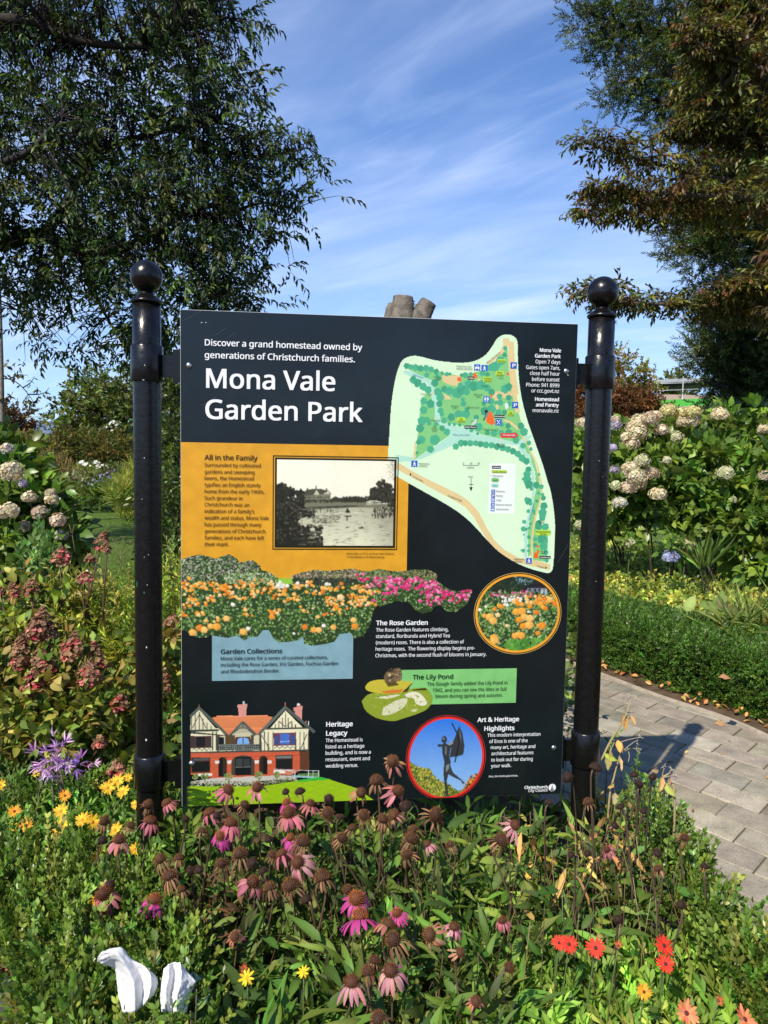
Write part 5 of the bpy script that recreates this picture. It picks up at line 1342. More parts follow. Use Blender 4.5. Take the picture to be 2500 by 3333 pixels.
# -- big tree on the left
tb = np.array([-6.3, 7.6, 0.0])
d0 = 9.3
l0 = at(-330, 900, d0); l1 = at(0, 789, d0); l2 = at(140, 766, d0)
limbs = [([tb, tb + (0, .05, 1.5), l0, at(-330, 450, d0 + .2), at(-250, -50, d0 + .3), at(-150, -420, d0 + .4)], .24, .1),
         ([l0, l1, l2, at(190, 790, d0), at(252, 822, d0), at(390, 810, d0 - .1), at(484, 769, d0 - .2), at(570, 703, d0 - .3), at(720, 660, d0 - .3)], .11, .03),
         ([l2, at(200, 690, d0 + .3), at(265, 563, d0 + .4), at(312, 504, d0 + .4), at(398, 464, d0 + .3), at(560, 420, d0 + .2), at(700, 400, d0)], .07, .025),
         ([at(-290, 300, d0), at(-100, 90, d0 - .4), at(100, 66, d0 - .5), at(190, 110, d0 - .5), at(300, 140, d0 - .5), at(480, 150, d0 - .4), at(640, 110, d0 - .3)], .08, .025),
         ([at(252, 822, d0), at(290, 900, d0 + .2), at(330, 1000, d0 + .3), at(400, 1120, d0 + .4)], .035, .012),
         ([at(484, 769, d0 - .2), at(600, 840, d0), at(660, 930, d0 + .1), at(760, 1000, d0 + .1)], .04, .012),
         ([at(570, 703, d0 - .3), at(740, 690, d0), at(860, 660, d0 + .1), at(960, 680, d0 + .2)], .03, .008),
         ([at(560, 420, d0 + .2), at(760, 500, d0), at(900, 505, d0 - .1), at(1000, 480, d0 - .1)], .03, .008),
         ([at(480, 150, d0 - .4), at(640, 60, d0), at(760, 60, d0)], .03, .01), ([at(-300, 650, d0), at(-100, 560, d0 - .6), at(80, 500, d0 - .8), at(200, 380, d0 - .8)], .06, .02),
         ([at(140, 766, d0), at(120, 900, d0 + .6), at(60, 1010, d0 + .8)], .03, .01)]
blobs = [(60, 120, 230, 180, d0, 1.3, 250), (300, 90, 220, 170, d0, 1.3, 250), (560, 80, 170, 130, d0, 1.1, 187), (700, 60, 100, 90, d0, .8, 75), (740, 190, 70, 90, d0, .6, 56), (200, 330, 260, 190, d0, 1.3, 275), (480, 300, 230, 180, d0, 1.2, 275), (680, 340, 110, 120, d0, .8, 112), (690, 420, 90, 90, d0 - .3, .6, 75),
         (90, 560, 230, 200, d0, 1.3, 237), (360, 560, 260, 190, d0, 1.2, 312), (590, 560, 190, 160, d0, 1.0, 237), (740, 520, 90, 80, d0, .6, 56), (830, 480, 90, 45, d0, .4, 37), (930, 470, 90, 35, d0 - .1, .35, 40), (1000, 500, 40, 40, d0 - .1, .3, 15), (990, 560, 35, 30, d0, .3, 10),
         (730, 650, 130, 90, d0, .7, 106), (850, 640, 90, 60, d0, .5, 50), (940, 670, 55, 45, d0 + .1, .35, 27), (700, 760, 140, 90, d0, .7, 106), (540, 760, 180, 140, d0, 1, 212), (300, 800, 230, 120, d0, 1.1, 237), (90, 800, 170, 110, d0, 1.0, 137), (620, 890, 150, 80, d0, .8, 112), (780, 860, 80, 70, d0, .5, 50), (850, 830, 40, 30, d0, .3, 11), (800, 960, 70, 45, d0, .4, 37), (680, 980, 130, 50, d0, .6, 75),
         (450, 930, 120, 90, d0, .7, 73), (250, 940, 150, 70, d0, .8, 66), (90, 980, 110, 90, d0 + .4, .7, 52), (380, 1060, 110, 70, d0, .5, 45), (520, 1070, 80, 90, d0 + .2, .5, 90), (230, 1080, 130, 60, d0 + .4, .6, 37), (550, 1220, 50, 90, d0 + .3, .4, 57), (70, 1110, 60, 50, d0 + .5, .4, 12),
         (-250, 300, 260, 420, d0 + .2, 1.6, 560), (-300, 600, 240, 300, d0 - .8, 1.2, 300), (-250, 800, 240, 260, d0 + .4, 1.5, 260), (250, -250, 520, 220, d0, 1.7, 412), (-500, 0, 320, 500, d0 - .4, 1.8, 520), (500, -420, 420, 200, d0, 1.5, 187)]  # crown outside the frame, thickened to cast shade on the lawn
make_tree('broadleaf_tree', 'large dark tree with drooping pinnate leaves filling the sky behind the board', 'tree', tb, limbs, blobs, SPR_pinnate,
          [(.012, .027, .01), (.017, .034, .012), (.024, .043, .016), (.01, .021, .009), (.045, .065, .022)], M_tree, (.03, .026, .022), .0095, .7, (.75, 1.25), hang=.12, outw=.75, clump=9, spread=.18)

# -- yew like evergreen on the right
yb = at(2520, 1900, 10.8); yb[2] = 0
dy = 10.6
limbs = [([yb, yb + (0, 0, 1.5), at(2500, 1000, dy), at(2470, 500, dy), at(2420, 100, dy), at(2400, -300, dy)], .22, .08)]
for pts in (((2430, 150), (2250, 100), (2080, 90), (1930, 50)), ((2440, 300), (2280, 250), (2120, 250), (2010, 270)), ((2450, 420), (2300, 350), (2150, 330)), ((2470, 620), (2350, 560), (2250, 560)), ((2480, 800), (2350, 760), (2200, 745)), ((2480, 900), (2360, 840), (2230, 800)), ((2490, 1080), (2380, 1040), (2280, 1020)), ((2490, 1250), (2380, 1190), (2260, 1150)), ((2490, 1340), (2400, 1280), (2290, 1240))):
    limbs.append(([at(*q, dy + rng.uniform(-.4, .2)) for q in pts], .05, .012))
blobs = [(1900, 40, 50, 40, dy, .4, 78), (1960, 90, 60, 60, dy, .5, 131), (2030, 150, 70, 55, dy, .5, 140), (2030, 50, 70, 50, dy, .6, 140), (2130, 80, 80, 80, dy, .8, 192), (2230, 60, 110, 100, dy, .9, 297), (2120, 250, 90, 60, dy, .6, 175), (2050, 290, 60, 45, dy, .4, 96), (2010, 330, 30, 25, dy, .3, 28), (2210, 240, 110, 100, dy, .8, 280), (2180, 360, 90, 50, dy, .6, 157), (2350, 150, 140, 160, dy, 1.1, 455), (2350, 350, 140, 120, dy, 1.0, 385), (2470, 250, 130, 250, dy, 1.2, 577),
         (2470, 550, 140, 180, dy, 1.2, 490), (2330, 540, 110, 80, dy, .8, 227), (2280, 740, 90, 45, dy, .6, 157), (2210, 760, 45, 30, dy, .4, 45), (2360, 740, 120, 80, dy, .9, 262), (2270, 820, 80, 40, dy, .6, 122), (2400, 860, 130, 90, dy, 1.0, 315), (2300, 850, 60, 30, dy, .5, 63), (2490, 780, 120, 160, dy, 1.2, 402), (2440, 1010, 120, 60, dy, .9, 378), (2365, 1020, 60, 35, dy, .5, 156), (2310, 1015, 25, 20, dy, .3, 21), (2400, 1110, 120, 70, dy, .9, 471), (2490, 1100, 120, 120, dy, 1.1, 350),
         (2375, 1160, 80, 45, dy, .6, 252), (2315, 1140, 30, 22, dy, .4, 35), (2350, 1215, 50, 40, dy, .5, 151), (2450, 1230, 90, 80, dy, .9, 534), (2490, 1330, 120, 120, dy, 1.1, 693), (2440, 1320, 80, 70, dy, .8, 408), (2450, 1450, 100, 90, dy, .9, 262), (2650, 400, 200, 500, dy, 1.4, 735), (2650, 1100, 190, 300, dy, 1.3, 420), (2350, -200, 300, 170, dy, 1.4, 455)]
make_tree('evergreen_tree', 'dark evergreen tree with tufted needle sprays behind the copper leaved branches', 'tree', yb, limbs, blobs, SPR_yew,
          [(.022, .038, .015), (.03, .05, .018), (.052, .076, .026), (.075, .1, .034), (.016, .028, .012)], M_tree, BK, .009, .3, (.8, 1.25), hang=-.1, outw=.8, clump=7, spread=.135)

# -- copper dogwood with tiered branches
db = at(2700, 1940, 7.9); db[2] = 0
dd = 7.8
limbs = [([db, at(2690, 1400, dd), at(2640, 800, dd), at(2600, 300, dd), at(2560, -200, dd)], .1, .04)]
blobs = []
tiers = [((2640, 1030), (2480, 1020), (2330, 1000), (2180, 990), (2030, 985), (1940, 970), (1850, 955)), ((2640, 640), (2480, 600), (2330, 580), (2200, 550), (2050, 510), (1950, 480), (1875, 455)), ((2640, 680), (2480, 650), (2330, 640), (2180, 630), (2050, 622), (1950, 618), (1900, 620)),
         ((2640, 720), (2480, 680), (2330, 680), (2200, 690), (2060, 690), (1960, 680), (1865, 690)), ((2620, 420), (2500, 400), (2380, 370), (2280, 340), (2200, 300)), ((2620, 280), (2500, 230), (2380, 190), (2290, 150), (2230, 90)), ((2620, 500), (2480, 460), (2350, 440), (2240, 420), (2160, 420)), ((2600, 120), (2480, 60), (2380, 40), (2260, 10)), ((2640, 900), (2500, 920), (2380, 930), (2290, 960)), ((2600, 330), (2480, 310), (2350, 270), (2240, 210)), ((2600, -80), (2480, -100), (2350, -120))]
for k, ti in enumerate(tiers):
    off = rng.uniform(-.5, .5)
    w = [at(*q, dd + off + .25 * i / len(ti)) for i, q in enumerate(ti)]
    limbs.append((w, .035, .006))
    pp = smooth_path([(*q, 0) for q in ti], 13)[2:]
    for i, q in enumerate(pp):
        f_ = i / (len(pp) - 1)
        up_ = -16 if k in (0,) else -6
        blobs.append((q[0] + 42 * f_, q[1] + up_, 50 + 20 * (1 - f_), (8 + 22 * (1 - f_)) * (1.3 if k == 0 else 1), dd + off + .2, .22 + .25 * (1 - f_), int(20 + 30 * (1 - f_)) if k in (0, 1, 2, 3) else 32))
blobs += [(2400, 200, 120, 170, dd, .6, 110), (2470, 420, 110, 90, dd, .6, 90), (2330, 360, 90, 50, dd, .5, 50), (2330, 200, 70, 80, dd, .5, 60), (2440, 30, 120, 80, dd, .6, 90)]
limbs.append(([at(2690, 1000, dd), at(2660, 850, 6.8), at(2620, 700, 5.9)], .04, .012))  # branch and sprays added beyond the frame edge to shade the hydrangea's right end
blobs += [(2610, 520, 70, 120, 5.8, .5, 110), (2620, 760, 80, 130, 5.8, .5, 130), (2640, 980, 90, 90, 5.9, .5, 80)]
make_tree('dogwood_tree', 'tree with tiered branches of drooping copper and olive leaves, reaching behind a ball topped post', 'tree', db, limbs, blobs, SPR_dog,
          [(.045, .028, .013), (.045, .036, .013), (.055, .055, .013), (.052, .062, .015), (.034, .032, .012), (.08, .078, .018), (.055, .027, .015), (.058, .068, .018), (.04, .055, .015)], M_tree, (.09, .075, .06), .0045, .8, (.75, 1.15), hang=.25, outw=.5, flat=.55, sag=.02)

# -- slender trunk with bare twigs at the far left
sb = at(2, 1480, 13.0); sb[2] = 0
t = empty('slender_tree', sb, 'slender grey trunk at the very edge with a nearly bare twig and few leaves', 'tree')
g = Geo()
tp = [sb, at(4, 1300, 13), at(0, 1100, 13), at(-6, 900, 13), at(-10, 700, 13)]
limb(g, tp, .055, .035, (.2, .18, .16), 16, 9)
bs = []
for pts in (((4, 1232), (40, 1236), (75, 1262), (100, 1295), (112, 1312)), ((75, 1262), (100, 1245), (112, 1225)), ((90, 1283), (120, 1284), (146, 1278), (160, 1262)), ((30, 1234), (60, 1220), (90, 1222)), ((4, 1325), (30, 1328), (52, 1315), (58, 1295)), ((4, 1308), (22, 1300), (44, 1275)), ((112, 1312), (104, 1308), (92, 1300)), ((112, 1312), (120, 1300), (126, 1288)), ((118, 1284), (124, 1270), (118, 1258))):
    bs.append(limb(g, [at(*q, 13) for q in pts], .012, .004, (.03, .027, .025), 8, 4))
g.build('trunk', M_bark, t)
g = Geo()
P = np.vstack([b_[rng.integers(2, 8, 5)] for b_ in bs] + [np.array([at(rng.uniform(5, 60), rng.uniform(1160, 1235), 13) for i in range(22)]), np.array([at(rng.uniform(10, 26), rng.uniform(1280, 1310), 13) for i in range(6)])])
foliage(g, P, rdir(len(P), -1, -.2), [diamond(.11, .05)], [(.03, .03, .02), (.05, .03, .015), (.06, .06, .02)], (.7, 1.2))
g.build('crown', M_leaf, t)


def bush(name, label, cat, blobs, tmpls, cols, mat=None, size=(.8, 1.2), group=None, hang=-.2, base=None, dv=.28, stems=10, bark=(.06, .05, .04), upj=.5):
    P, D = ellipsoids(blobs)
    c_ = P.mean(0); b_ = np.array([c_[0], c_[1], 0.0]) if base is None else np.asarray(base)
    t_ = empty(name, b_, label, cat, group)
    g1, g2 = Geo(), Geo()
    for i in range(stems):
        p = P[rng.integers(len(P))]; q = b_ + np.array([rng.normal(0, .06), rng.normal(0, .06), -.03]); r_ = .008 + .012 * np.linalg.norm(p - q) / 2
        limb(g1, [q, q * .55 + p * .45 + np.array([0, 0, .1 * np.linalg.norm(p - q)]), p], r_, r_ * .3, bark, 6, 5)
    foliage(g2, P, D * .7 + rdir(len(P)) * .5 + np.array([0, 0, -hang]), tmpls, cols, size, (0, 0, 1), upj, dv)
    g1.build('stems', M_bark, t_)
    g2.build('foliage', mat or M_leaf, t_)
    return t_


SPR_far = [spray(diamond(.16, .1), 10, .4, 60, .1, False, .1, .6, .1, .006, (.9, .7, .5), .8) for i in range(4)]
SPR_far2 = [spray(diamond(.1, .06), 12, .3, 60, .1, False, .1, .6, .1, .004, (.9, .7, .5), .8) for i in range(4)]
# -- trees and shrubs behind the lawn, left
t0 = at(400, 1480, 27); t0[2] = 0
make_tree('rounded_tree', 'rounded mid green tree behind the flower border, beyond the lawn', 'tree', t0, [([t0, at(400, 1400, 27), at(380, 1300, 27)], .16, .06), ([at(400, 1400, 27), at(300, 1320, 27)], .07, .03), ([at(400, 1400, 27), at(500, 1300, 27)], .07, .03)],
          [(330, 1330, 90, 70, 27, 2, 170), (250, 1350, 75, 60, 27, 1.5, 110), (210, 1390, 45, 40, 27, 1, 50), (290, 1270, 60, 50, 27, 1.2, 80), (400, 1270, 90, 80, 27, 1.8, 170), (480, 1300, 100, 100, 27, 2, 200), (420, 1400, 130, 70, 27, 2, 200), (310, 1420, 110, 45, 27, 1.8, 130), (280, 1230, 40, 35, 27, 1, 35), (560, 1350, 80, 120, 27, 1.8, 150)],
          SPR_far, [(.05, .07, .024), (.062, .085, .028), (.085, .105, .042), (.04, .055, .02)], M_leaf, BK, .02, .2, (.8, 1.3), hang=.1, maxd=4)
bush('copper_beech', 'dark red leaved bush behind the slender trunk, left of the far lamps', 'shrub', [(30, 1370, 50, 30, 24, 1, 80), (55, 1410, 40, 35, 24, 1, 80), (20, 1420, 60, 40, 24, 1, 110), (70, 1440, 28, 30, 24, .8, 50), (68, 1345, 22, 8, 24, .4, 14), (-60, 1390, 80, 70, 24, 1.2, 140)], SPR_far2, [(.03, .014, .012), (.04, .02, .014), (.05, .035, .015)], size=(1, 1.6))
bush('border_shrub', 'olive brown shrub below the far street lamps', 'shrub', [(90, 1460, 70, 38, 22, 1, 210), (140, 1480, 60, 40, 21, 1, 190), (60, 1500, 60, 40, 21, 1, 160), (40, 1470, 50, 45, 21.5, 1, 130)], SPR_far2, [(.07, .075, .025), (.09, .08, .03), (.055, .06, .022)], size=(.8, 1.2), group='shrubs of the far border')
bush('border_shrub', 'dense bronze green shrub under the rounded tree', 'shrub', [(230, 1450, 90, 40, 23, 1.2, 250), (330, 1460, 110, 45, 23, 1.2, 300), (400, 1480, 80, 40, 22.5, 1, 180), (190, 1470, 60, 35, 22.5, 1, 140), (300, 1500, 150, 30, 22.3, 1, 250)], SPR_far2, [(.055, .06, .02), (.075, .062, .024), (.04, .05, .018)], size=(.8, 1.2), group='shrubs of the far border')
bush('border_shrub', 'dark leafy shrub seen through the narrow gap between a post and the board', 'shrub', [(550, 1300, 45, 120, 9.2, .4, 130), (560, 1480, 50, 120, 9.0, .4, 150), (555, 1660, 55, 120, 8.6, .4, 150), (560, 1800, 60, 80, 8.4, .4, 110), (640, 1500, 90, 330, 9.4, .6, 260)], SPR_mid, [(.04, .062, .02), (.055, .082, .026), (.03, .046, .018)], M_gloss, group='shrubs of the far border')
bush('grassy_clump', 'tall soft green clump in the far border, left of the white dahlias', 'plant', [(230, 1560, 45, 26, 20.5, .8, 150), (300, 1545, 60, 14, 21, .8, 120), (260, 1540, 50, 16, 21, .7, 100)], [spray(diamond(.13, .02), 9, .16, 40, 0, False, .1, .4, 0, .003, (1, 1, 1))], [(.12, .15, .045), (.14, .14, .055)], hang=-1.0, stems=4)
bush('dry_grass_clump', 'dry straw coloured stems in the far border below the lamps', 'plant', [(180, 1545, 35, 40, 19.5, .7, 110), (130, 1540, 40, 36, 19.5, .7, 80)], [spray(diamond(.25, .012), 7, .25, 20, 0, False, .1, .4, 0, .004, (1, 1, 1))], [(.16, .12, .07), (.2, .16, .1), (.1, .09, .04)], M_dry, hang=-1.5, stems=4)
bush('silver_plant', 'pale grey green mound at the edge of the lawn', 'plant', [(180, 1590, 60, 24, 18.6, .7, 150), (250, 1580, 50, 28, 18.4, .7, 150), (130, 1595, 40, 20, 18.4, .6, 90), (290, 1580, 30, 18, 18.3, .5, 70)], SPR_far2, [(.11, .13, .09), (.085, .115, .06), (.15, .16, .12)], size=(.5, .9), stems=4)
bush('green_mound', 'low fresh green plants along the edge of the far lawn', 'plant', [(160, 1610, 30, 14, 17.8, .5, 60), (210, 1612, 34, 13, 17.8, .5, 60), (110, 1615, 40, 14, 17.8, .5, 70), (240, 1605, 30, 14, 17.8, .5, 50), (300, 1602, 50, 16, 17.0, .5, 100), (370, 1595, 50, 24, 16.6, .5, 130), (330, 1615, 40, 12, 16.4, .4, 60)], SPR_far2, [(.06, .1, .03), (.05, .085, .025)], size=(.5, .9), stems=3)
bush('long_leaved_clump', 'arching strap leaves at the lawn edge beside the post with the green paint mark', 'plant', [(420, 1590, 34, 34, 15.2, .6, 120), (395, 1615, 30, 26, 14.8, .5, 90), (440, 1560, 30, 40, 15.5, .5, 90), (425, 1640, 36, 22, 15.0, .4, 90), (430, 1685, 34, 16, 14.9, .4, 70)], [spray(leaf_tm(.5, .03, 3, .1, .5, .4), 6, .1, 60, 0, False, .3, .4, 0, 0)], [(.14, .17, .045), (.12, .15, .04), (.16, .17, .06)], M_leaf, (.4, .7), hang=-1.0, stems=3)
# flowers of the far border
def floret(L, W, n_=4, up=.15):
    parts = []
    for i in range(n_):
        a_ = 2 * math.pi * i / n_
        parts.append((Tmpl([(0, 0, 0), (-W / 2, L * .55, up * L * .6), (0, L, up * L), (W / 2, L * .55, up * L * .6)], [(0, 3, 2, 1)]), np.array([[math.cos(a_), -math.sin(a_), 0], [math.sin(a_), math.cos(a_), 0], [0, 0, 1]]), (0, 0, 0), (1, 1, 1)))
    return merge(parts)
FL4 = floret(.012, .012)
def flower_patch(name, label, blobs, fl, cols, size, leafcols, tm, stems=4, cat='plant'):
    P, D = ellipsoids(blobs); b_ = np.array([P[:, 0].mean(), P[:, 1].mean(), 0])
    t_ = empty(name, b_, label, cat)
    g1, g2 = Geo(), Geo()
    n_ = len(P)
    foliage(g1, P - np.array([0, 0, .05]) - D * .04, D + rdir(n_) * .6 + (0, 0, .4), tm, leafcols, (.5, .9))
    Q = P + D * .03; Nn = D * .5 + np.array([0, -.5, .6]) + rdir(n_) * .3
    M = frames(np.cross(Nn, rdir(n_)), Nn, rng.uniform(*size, n_))
    g2.scatter(fl, M, Q, tint(n_, cols, .15, .05))
    for i in range(stems):
        p = P[rng.integers(n_)]; g1.tube([b_, (b_ + p) / 2, p], [.012, .009, .006], 4, (.05, .06, .02))
    g1.build('foliage', M_leaf, t_); g2.build('blossoms', M_petal, t_)
    return t_
flower_patch('aster_clump', 'mound of mauve asters at the far edge of the lawn', [(385, 1540, 26, 20, 17.5, .5, 170), (360, 1556, 22, 16, 17.2, .5, 110), (320, 1572, 18, 10, 17, .4, 50), (345, 1600, 12, 7, 16.5, .3, 24)], FL4, [(.3, .24, .5), (.24, .19, .42), (.38, .32, .56)], (2.6, 4.4), [(.05, .07, .03), (.07, .08, .04)], SPR_far2)
flower_patch('pale_aster_clump', 'mound of small whitish flowers left of the mauve asters', [(300, 1570, 28, 22, 17.3, .5, 150), (285, 1590, 20, 12, 17, .4, 50)], FL4, [(.5, .48, .4), (.42, .4, .36)], (2, 3.4), [(.09, .1, .05)], SPR_far2)
flower_patch('white_dahlia', 'white dahlia blooms standing above the far border', [(266, 1506, 6, 4, 19, .2, 3), (297, 1514, 6, 5, 19, .2, 3), (311, 1506, 5, 4, 19, .2, 3), (326, 1520, 7, 4, 19, .2, 2), (345, 1520, 12, 5, 19, .2, 3), (295, 1543, 6, 5, 18.6, .2, 3), (372, 1378, 14, 6, 24, .3, 10), (365, 1395, 20, 14, 24, .3, 6)], floret(.05, .04, 7, .4), [(.7, .7, .6)], (.9, 1.5), [(.06, .09, .03)], SPR_far2)
flower_patch('white_phlox', 'small cluster of white flowers above the cream hydrangea, by the slender trunk', [(40, 1458, 10, 6, 15, .2, 34), (20, 1465, 14, 5, 15, .2, 16)], FL4, [(.75, .76, .8)], (3, 4), [(.04, .06, .02)], SPR_far2)
bush('garden_shrub', 'dark green shrub standing on the lawn behind the board', 'shrub', [(900, 1500, 190, 160, 17, 1.5, 420), (760, 1540, 120, 110, 16.5, 1.2, 200), (1080, 1530, 150, 130, 17, 1.3, 280)], SPR_far2, [(.045, .07, .022), (.06, .085, .03)], size=(1, 1.5))

for px, lab in ((820, 'left'), (1250, 'middle'), (1640, 'right')):
    bush('park_tree', {'left': 'dark green park tree far behind the board, nearest the rounded tree', 'middle': 'middle one of three park trees far behind the board', 'right': 'dark green park tree far behind the board, nearest the rusty bush'}[lab], 'tree', [(px, 1400, 130, 80, 36, 3, 320), (px + 60, 1440, 120, 60, 35, 3, 200), (px - 70, 1440, 120, 60, 36, 3, 200)], SPR_far, [(.035, .05, .018), (.045, .06, .02)], size=(1.2, 2), group='park trees far behind the board', stems=5)

# -- right background
ab = at(2030, 1480, 24); ab[2] = 0
make_tree('autumn_tree', 'small tree turning yellow and rust, seen just right of a ball topped post', 'tree', ab, [([ab, at(2030, 1380, 24), at(2025, 1300, 24), at(2010, 1200, 24)], .12, .04), ([at(2030, 1350, 24), at(2075, 1290, 24), at(2100, 1240, 24)], .05, .02), ([at(2028, 1320, 24), at(1990, 1250, 24)], .05, .02)],
          [(2010, 1170, 30, 40, 24, .7, 45), (2030, 1230, 50, 40, 24, .9, 80), (2000, 1270, 50, 40, 24, .9, 70), (2060, 1290, 50, 30, 24, .9, 70), (2100, 1240, 26, 34, 24, .6, 40), (2110, 1280, 26, 24, 24, .6, 36), (2040, 1330, 60, 30, 24, .9, 60), (2056, 1175, 18, 20, 24, .4, 12), (2085, 1200, 20, 16, 24, .4, 14)],
          SPR_far2, [(.14, .12, .03), (.1, .105, .03), (.17, .11, .03), (.12, .06, .025), (.08, .095, .03)], M_leaf, (.06, .05, .045), .02, .35, (.8, 1.3))
bush('smoke_bush', 'rusty red bush behind the right hand hydrangea, below the autumn tree', 'shrub', [(1905, 1300, 45, 55, 19, 1, 200), (1960, 1320, 50, 45, 19, 1, 190), (2030, 1320, 50, 35, 19, 1, 190), (2095, 1325, 40, 28, 19, .8, 120), (2120, 1345, 30, 20, 19, .8, 60), (1880, 1370, 40, 50, 19, 1, 110)], SPR_far2, [(.075, .035, .022), (.095, .042, .024), (.055, .03, .02)], size=(.7, 1.2))

# trees at the viewer's back: only their reflection shows, in the upper right of the board
for lab, x, y, h_ in (('dark tree behind the viewer, mirrored at the upper right of the board', 7.5, -15, 6.0), ('tall tree behind the viewer, mirrored beside the map on the board', 11.5, -13, 7.5)):
    t_ = empty('mirrored_tree', (x, y, 0), lab, 'tree'); g1, g2 = Geo(), Geo()
    limb(g1, [(x, y, 0), (x + .1, y, h_ * .4), (x - .1, y, h_ * .8)], .2, .06, BK)
    n_ = 900; q = rdir(n_) * rng.uniform(0, 1, (n_, 1)) ** .4; P = np.array([x, y, h_ * .6]) + q * np.array([2.4, 2.4, h_ * .42])
    foliage(g2, P, q + rdir(n_) * .6, SPR_far, [(.04, .06, .018), (.05, .07, .022)], (1, 1.6)); g1.build('trunk', M_bark, t_); g2.build('crown', M_tree, t_)

# building under scaffolding
cA, cB = at(2030, 1318, 46), at(2330, 1290, 46)
bx0, bx1, byy = cA[0], cB[0] + 4, cA[1] + 3
zt_ = at(2250, 1262, 46)[2]
t = empty('far_building', ((bx0 + bx1) / 2, byy, 0), 'low building with beige fascia and grey curved roof behind scaffolding', 'building')
M_wall = plain('far wall', (.42, .33, .27), .85, .2, noise=.15, nscale=.6)
M_roof = plain('far roof', (.34, .36, .38), .5, .4, noise=.1, nscale=.5)
g = Geo(); g.box((bx0, byy, 0), (bx1, byy + 12, zt_ - .15)); g.build('wall', M_wall, t, smooth=False)
g = Geo(); xs_ = np.linspace(bx0 - .4, bx1 + .4, 24); zz = zt_ + .1 + .85 * np.clip((xs_ - bx0) / (bx1 - bx0), 0, 1) ** .8 + .25 * np.sin((xs_ - bx0) * .35)
n_ = 24
g.add([(x, byy - .5, z) for x, z in zip(xs_, zz)] + [(x, byy + 12.5, z + .5) for x, z in zip(xs_, zz)] + [(x, byy - .5, z - .22) for x, z in zip(xs_, zz)] + [(x, byy + 12.5, z + .28) for x, z in zip(xs_, zz)],
      [(i, i + 1, n_ + i + 1, n_ + i) for i in range(n_ - 1)] + [(2 * n_ + i, 2 * n_ + i + 1, i + 1, i) for i in range(n_ - 1)] + [(3 * n_ + i, 3 * n_ + i + 1, 2 * n_ + i + 1, 2 * n_ + i) for i in range(n_ - 1)])
g.build('roof', M_roof, t, smooth=False)
for i in range(5):
    x = bx0 + 1.2 + i * 1.9; g = Geo(); g.box((x, byy - .03, zt_ - 2.6), (x + 1.1, byy + .02, zt_ - 1.35)); g.build('window', plain('far window', (.05, .06, .07), .2, .5) if i == 0 else MATS['far window'], t, smooth=False)
sc0 = byy - 1.6
t = empty('scaffolding', ((bx0 + bx1) / 2, sc0, 0), 'grey tube scaffolding with a green debris banner in front of the far building', 'scaffolding')
M_tube = plain('scaffold tube', (.36, .38, .4), .4, .5, metal=.3)
zr = [at(2250, py, 44)[2] for py in (1222, 1246, 1300)]
for px in (2042, 2152, 2236, 2330):
    p = at(px, 1300, 44); g = Geo(); g.tube([(p[0], sc0, 0), (p[0], sc0, at(px, 1205, 44)[2])], [.035, .035], 6); g.build('standard', M_tube, t)
for z in zr:
    g = Geo(); g.tube([(bx0, sc0 + .05, z - .35), (bx1, sc0 + .05, z + .25)], [.03, .03], 6); g.build('ledger', M_tube, t)
g = Geo(); zb0 = at(2200, 1300, 44)[2]
xx = np.linspace(bx0 + 1.2, bx1, 20); dz = (xx - bx0) / (bx1 - bx0) * .5 - .15
g.add([(x, sc0 - .06 + .02 * math.sin(x * 3), zb0 + d_ - .22) for x, d_ in zip(xx, dz)] + [(x, sc0 - .06 + .015 * math.sin(x * 3 + 1), zb0 + d_ + .22) for x, d_ in zip(xx, dz)], [(i, i + 1, 20 + i + 1, 20 + i) for i in range(19)])
g.build('banner', plain('green mesh banner', (.09, .42, .06), .6, .3, noise=.12, nscale=2), t)
tr_ = at(2200, 1400, 60); tr_[2] = 0
bush('distant_tree', 'small dark tree top showing above the far roof', 'tree', [(2200, 1250, 30, 14, 62, 1.5, 60), (2200, 1300, 40, 40, 62, 2, 110)], [spray(diamond(.4, .25), 8, .8, 60, .1, False, .1, .6, .1, .02)], [(.05, .07, .03)], base=tr_)

# -- cut trunk showing above the board
st = at(1325, 1480, 8.5); st[2] = 0
t = empty('cut_trunk', st, 'grey lopped tree trunk with two sawn limbs rising behind the top of the board', 'tree stump')
M_cut = plain('weathered bark', (.18, .16, .135), .95, .15, noise=1, nscale=16, second=(.085, .075, .064), bump=1, bscale=60)
dS = 8.5
g = Geo()
def barky(pts, rad, sides=40, n_=26):
    p = smooth_path(pts, n_); rr = np.interp(np.linspace(0, 1, n_), np.linspace(0, 1, len(rad)), rad)
    g2 = Geo(); g2.tube(p, rr, sides); V = g2.v[0]; c_ = V.copy()
    k_ = np.repeat(np.arange(n_), sides); th = np.tile(np.arange(sides), n_) * 2 * math.pi / sides
    ax = p[k_]; dlt = V[:n_ * sides] - ax
    V[:n_ * sides] = ax + dlt * (1 + .035 * np.sin(th * 3 + k_ * .1) + .012 * np.sin(th * 7 + k_ * .2) + .012 * rng.normal(0, 1, n_ * sides))[:, None]
    g.add(V, [tuple(q) for k in (3, 4) for a in g2.f[k] for q in a])
barky([st, st + (0, 0, 1.2), at(1330, 1130, dS), at(1326, 1082, dS)], [.36, .3, .26, .22])
barky([at(1318, 1110, dS), at(1308, 1060, dS - .04), at(1310, 1010, dS - .05), at(1313, 968, dS - .05)], [.2, .165, .125, .11])
barky([at(1335, 1100, dS), at(1358, 1050, dS), at(1378, 1014, dS + .02), at(1396, 984, dS + .02)], [.2, .145, .105, .092])
barky([at(1300, 1090, dS), at(1280, 1050, dS + .03), at(1272, 1015, dS + .05), at(1276, 988, dS + .05)], [.15, .1, .065, .04])
g.build('trunk', M_cut, t)
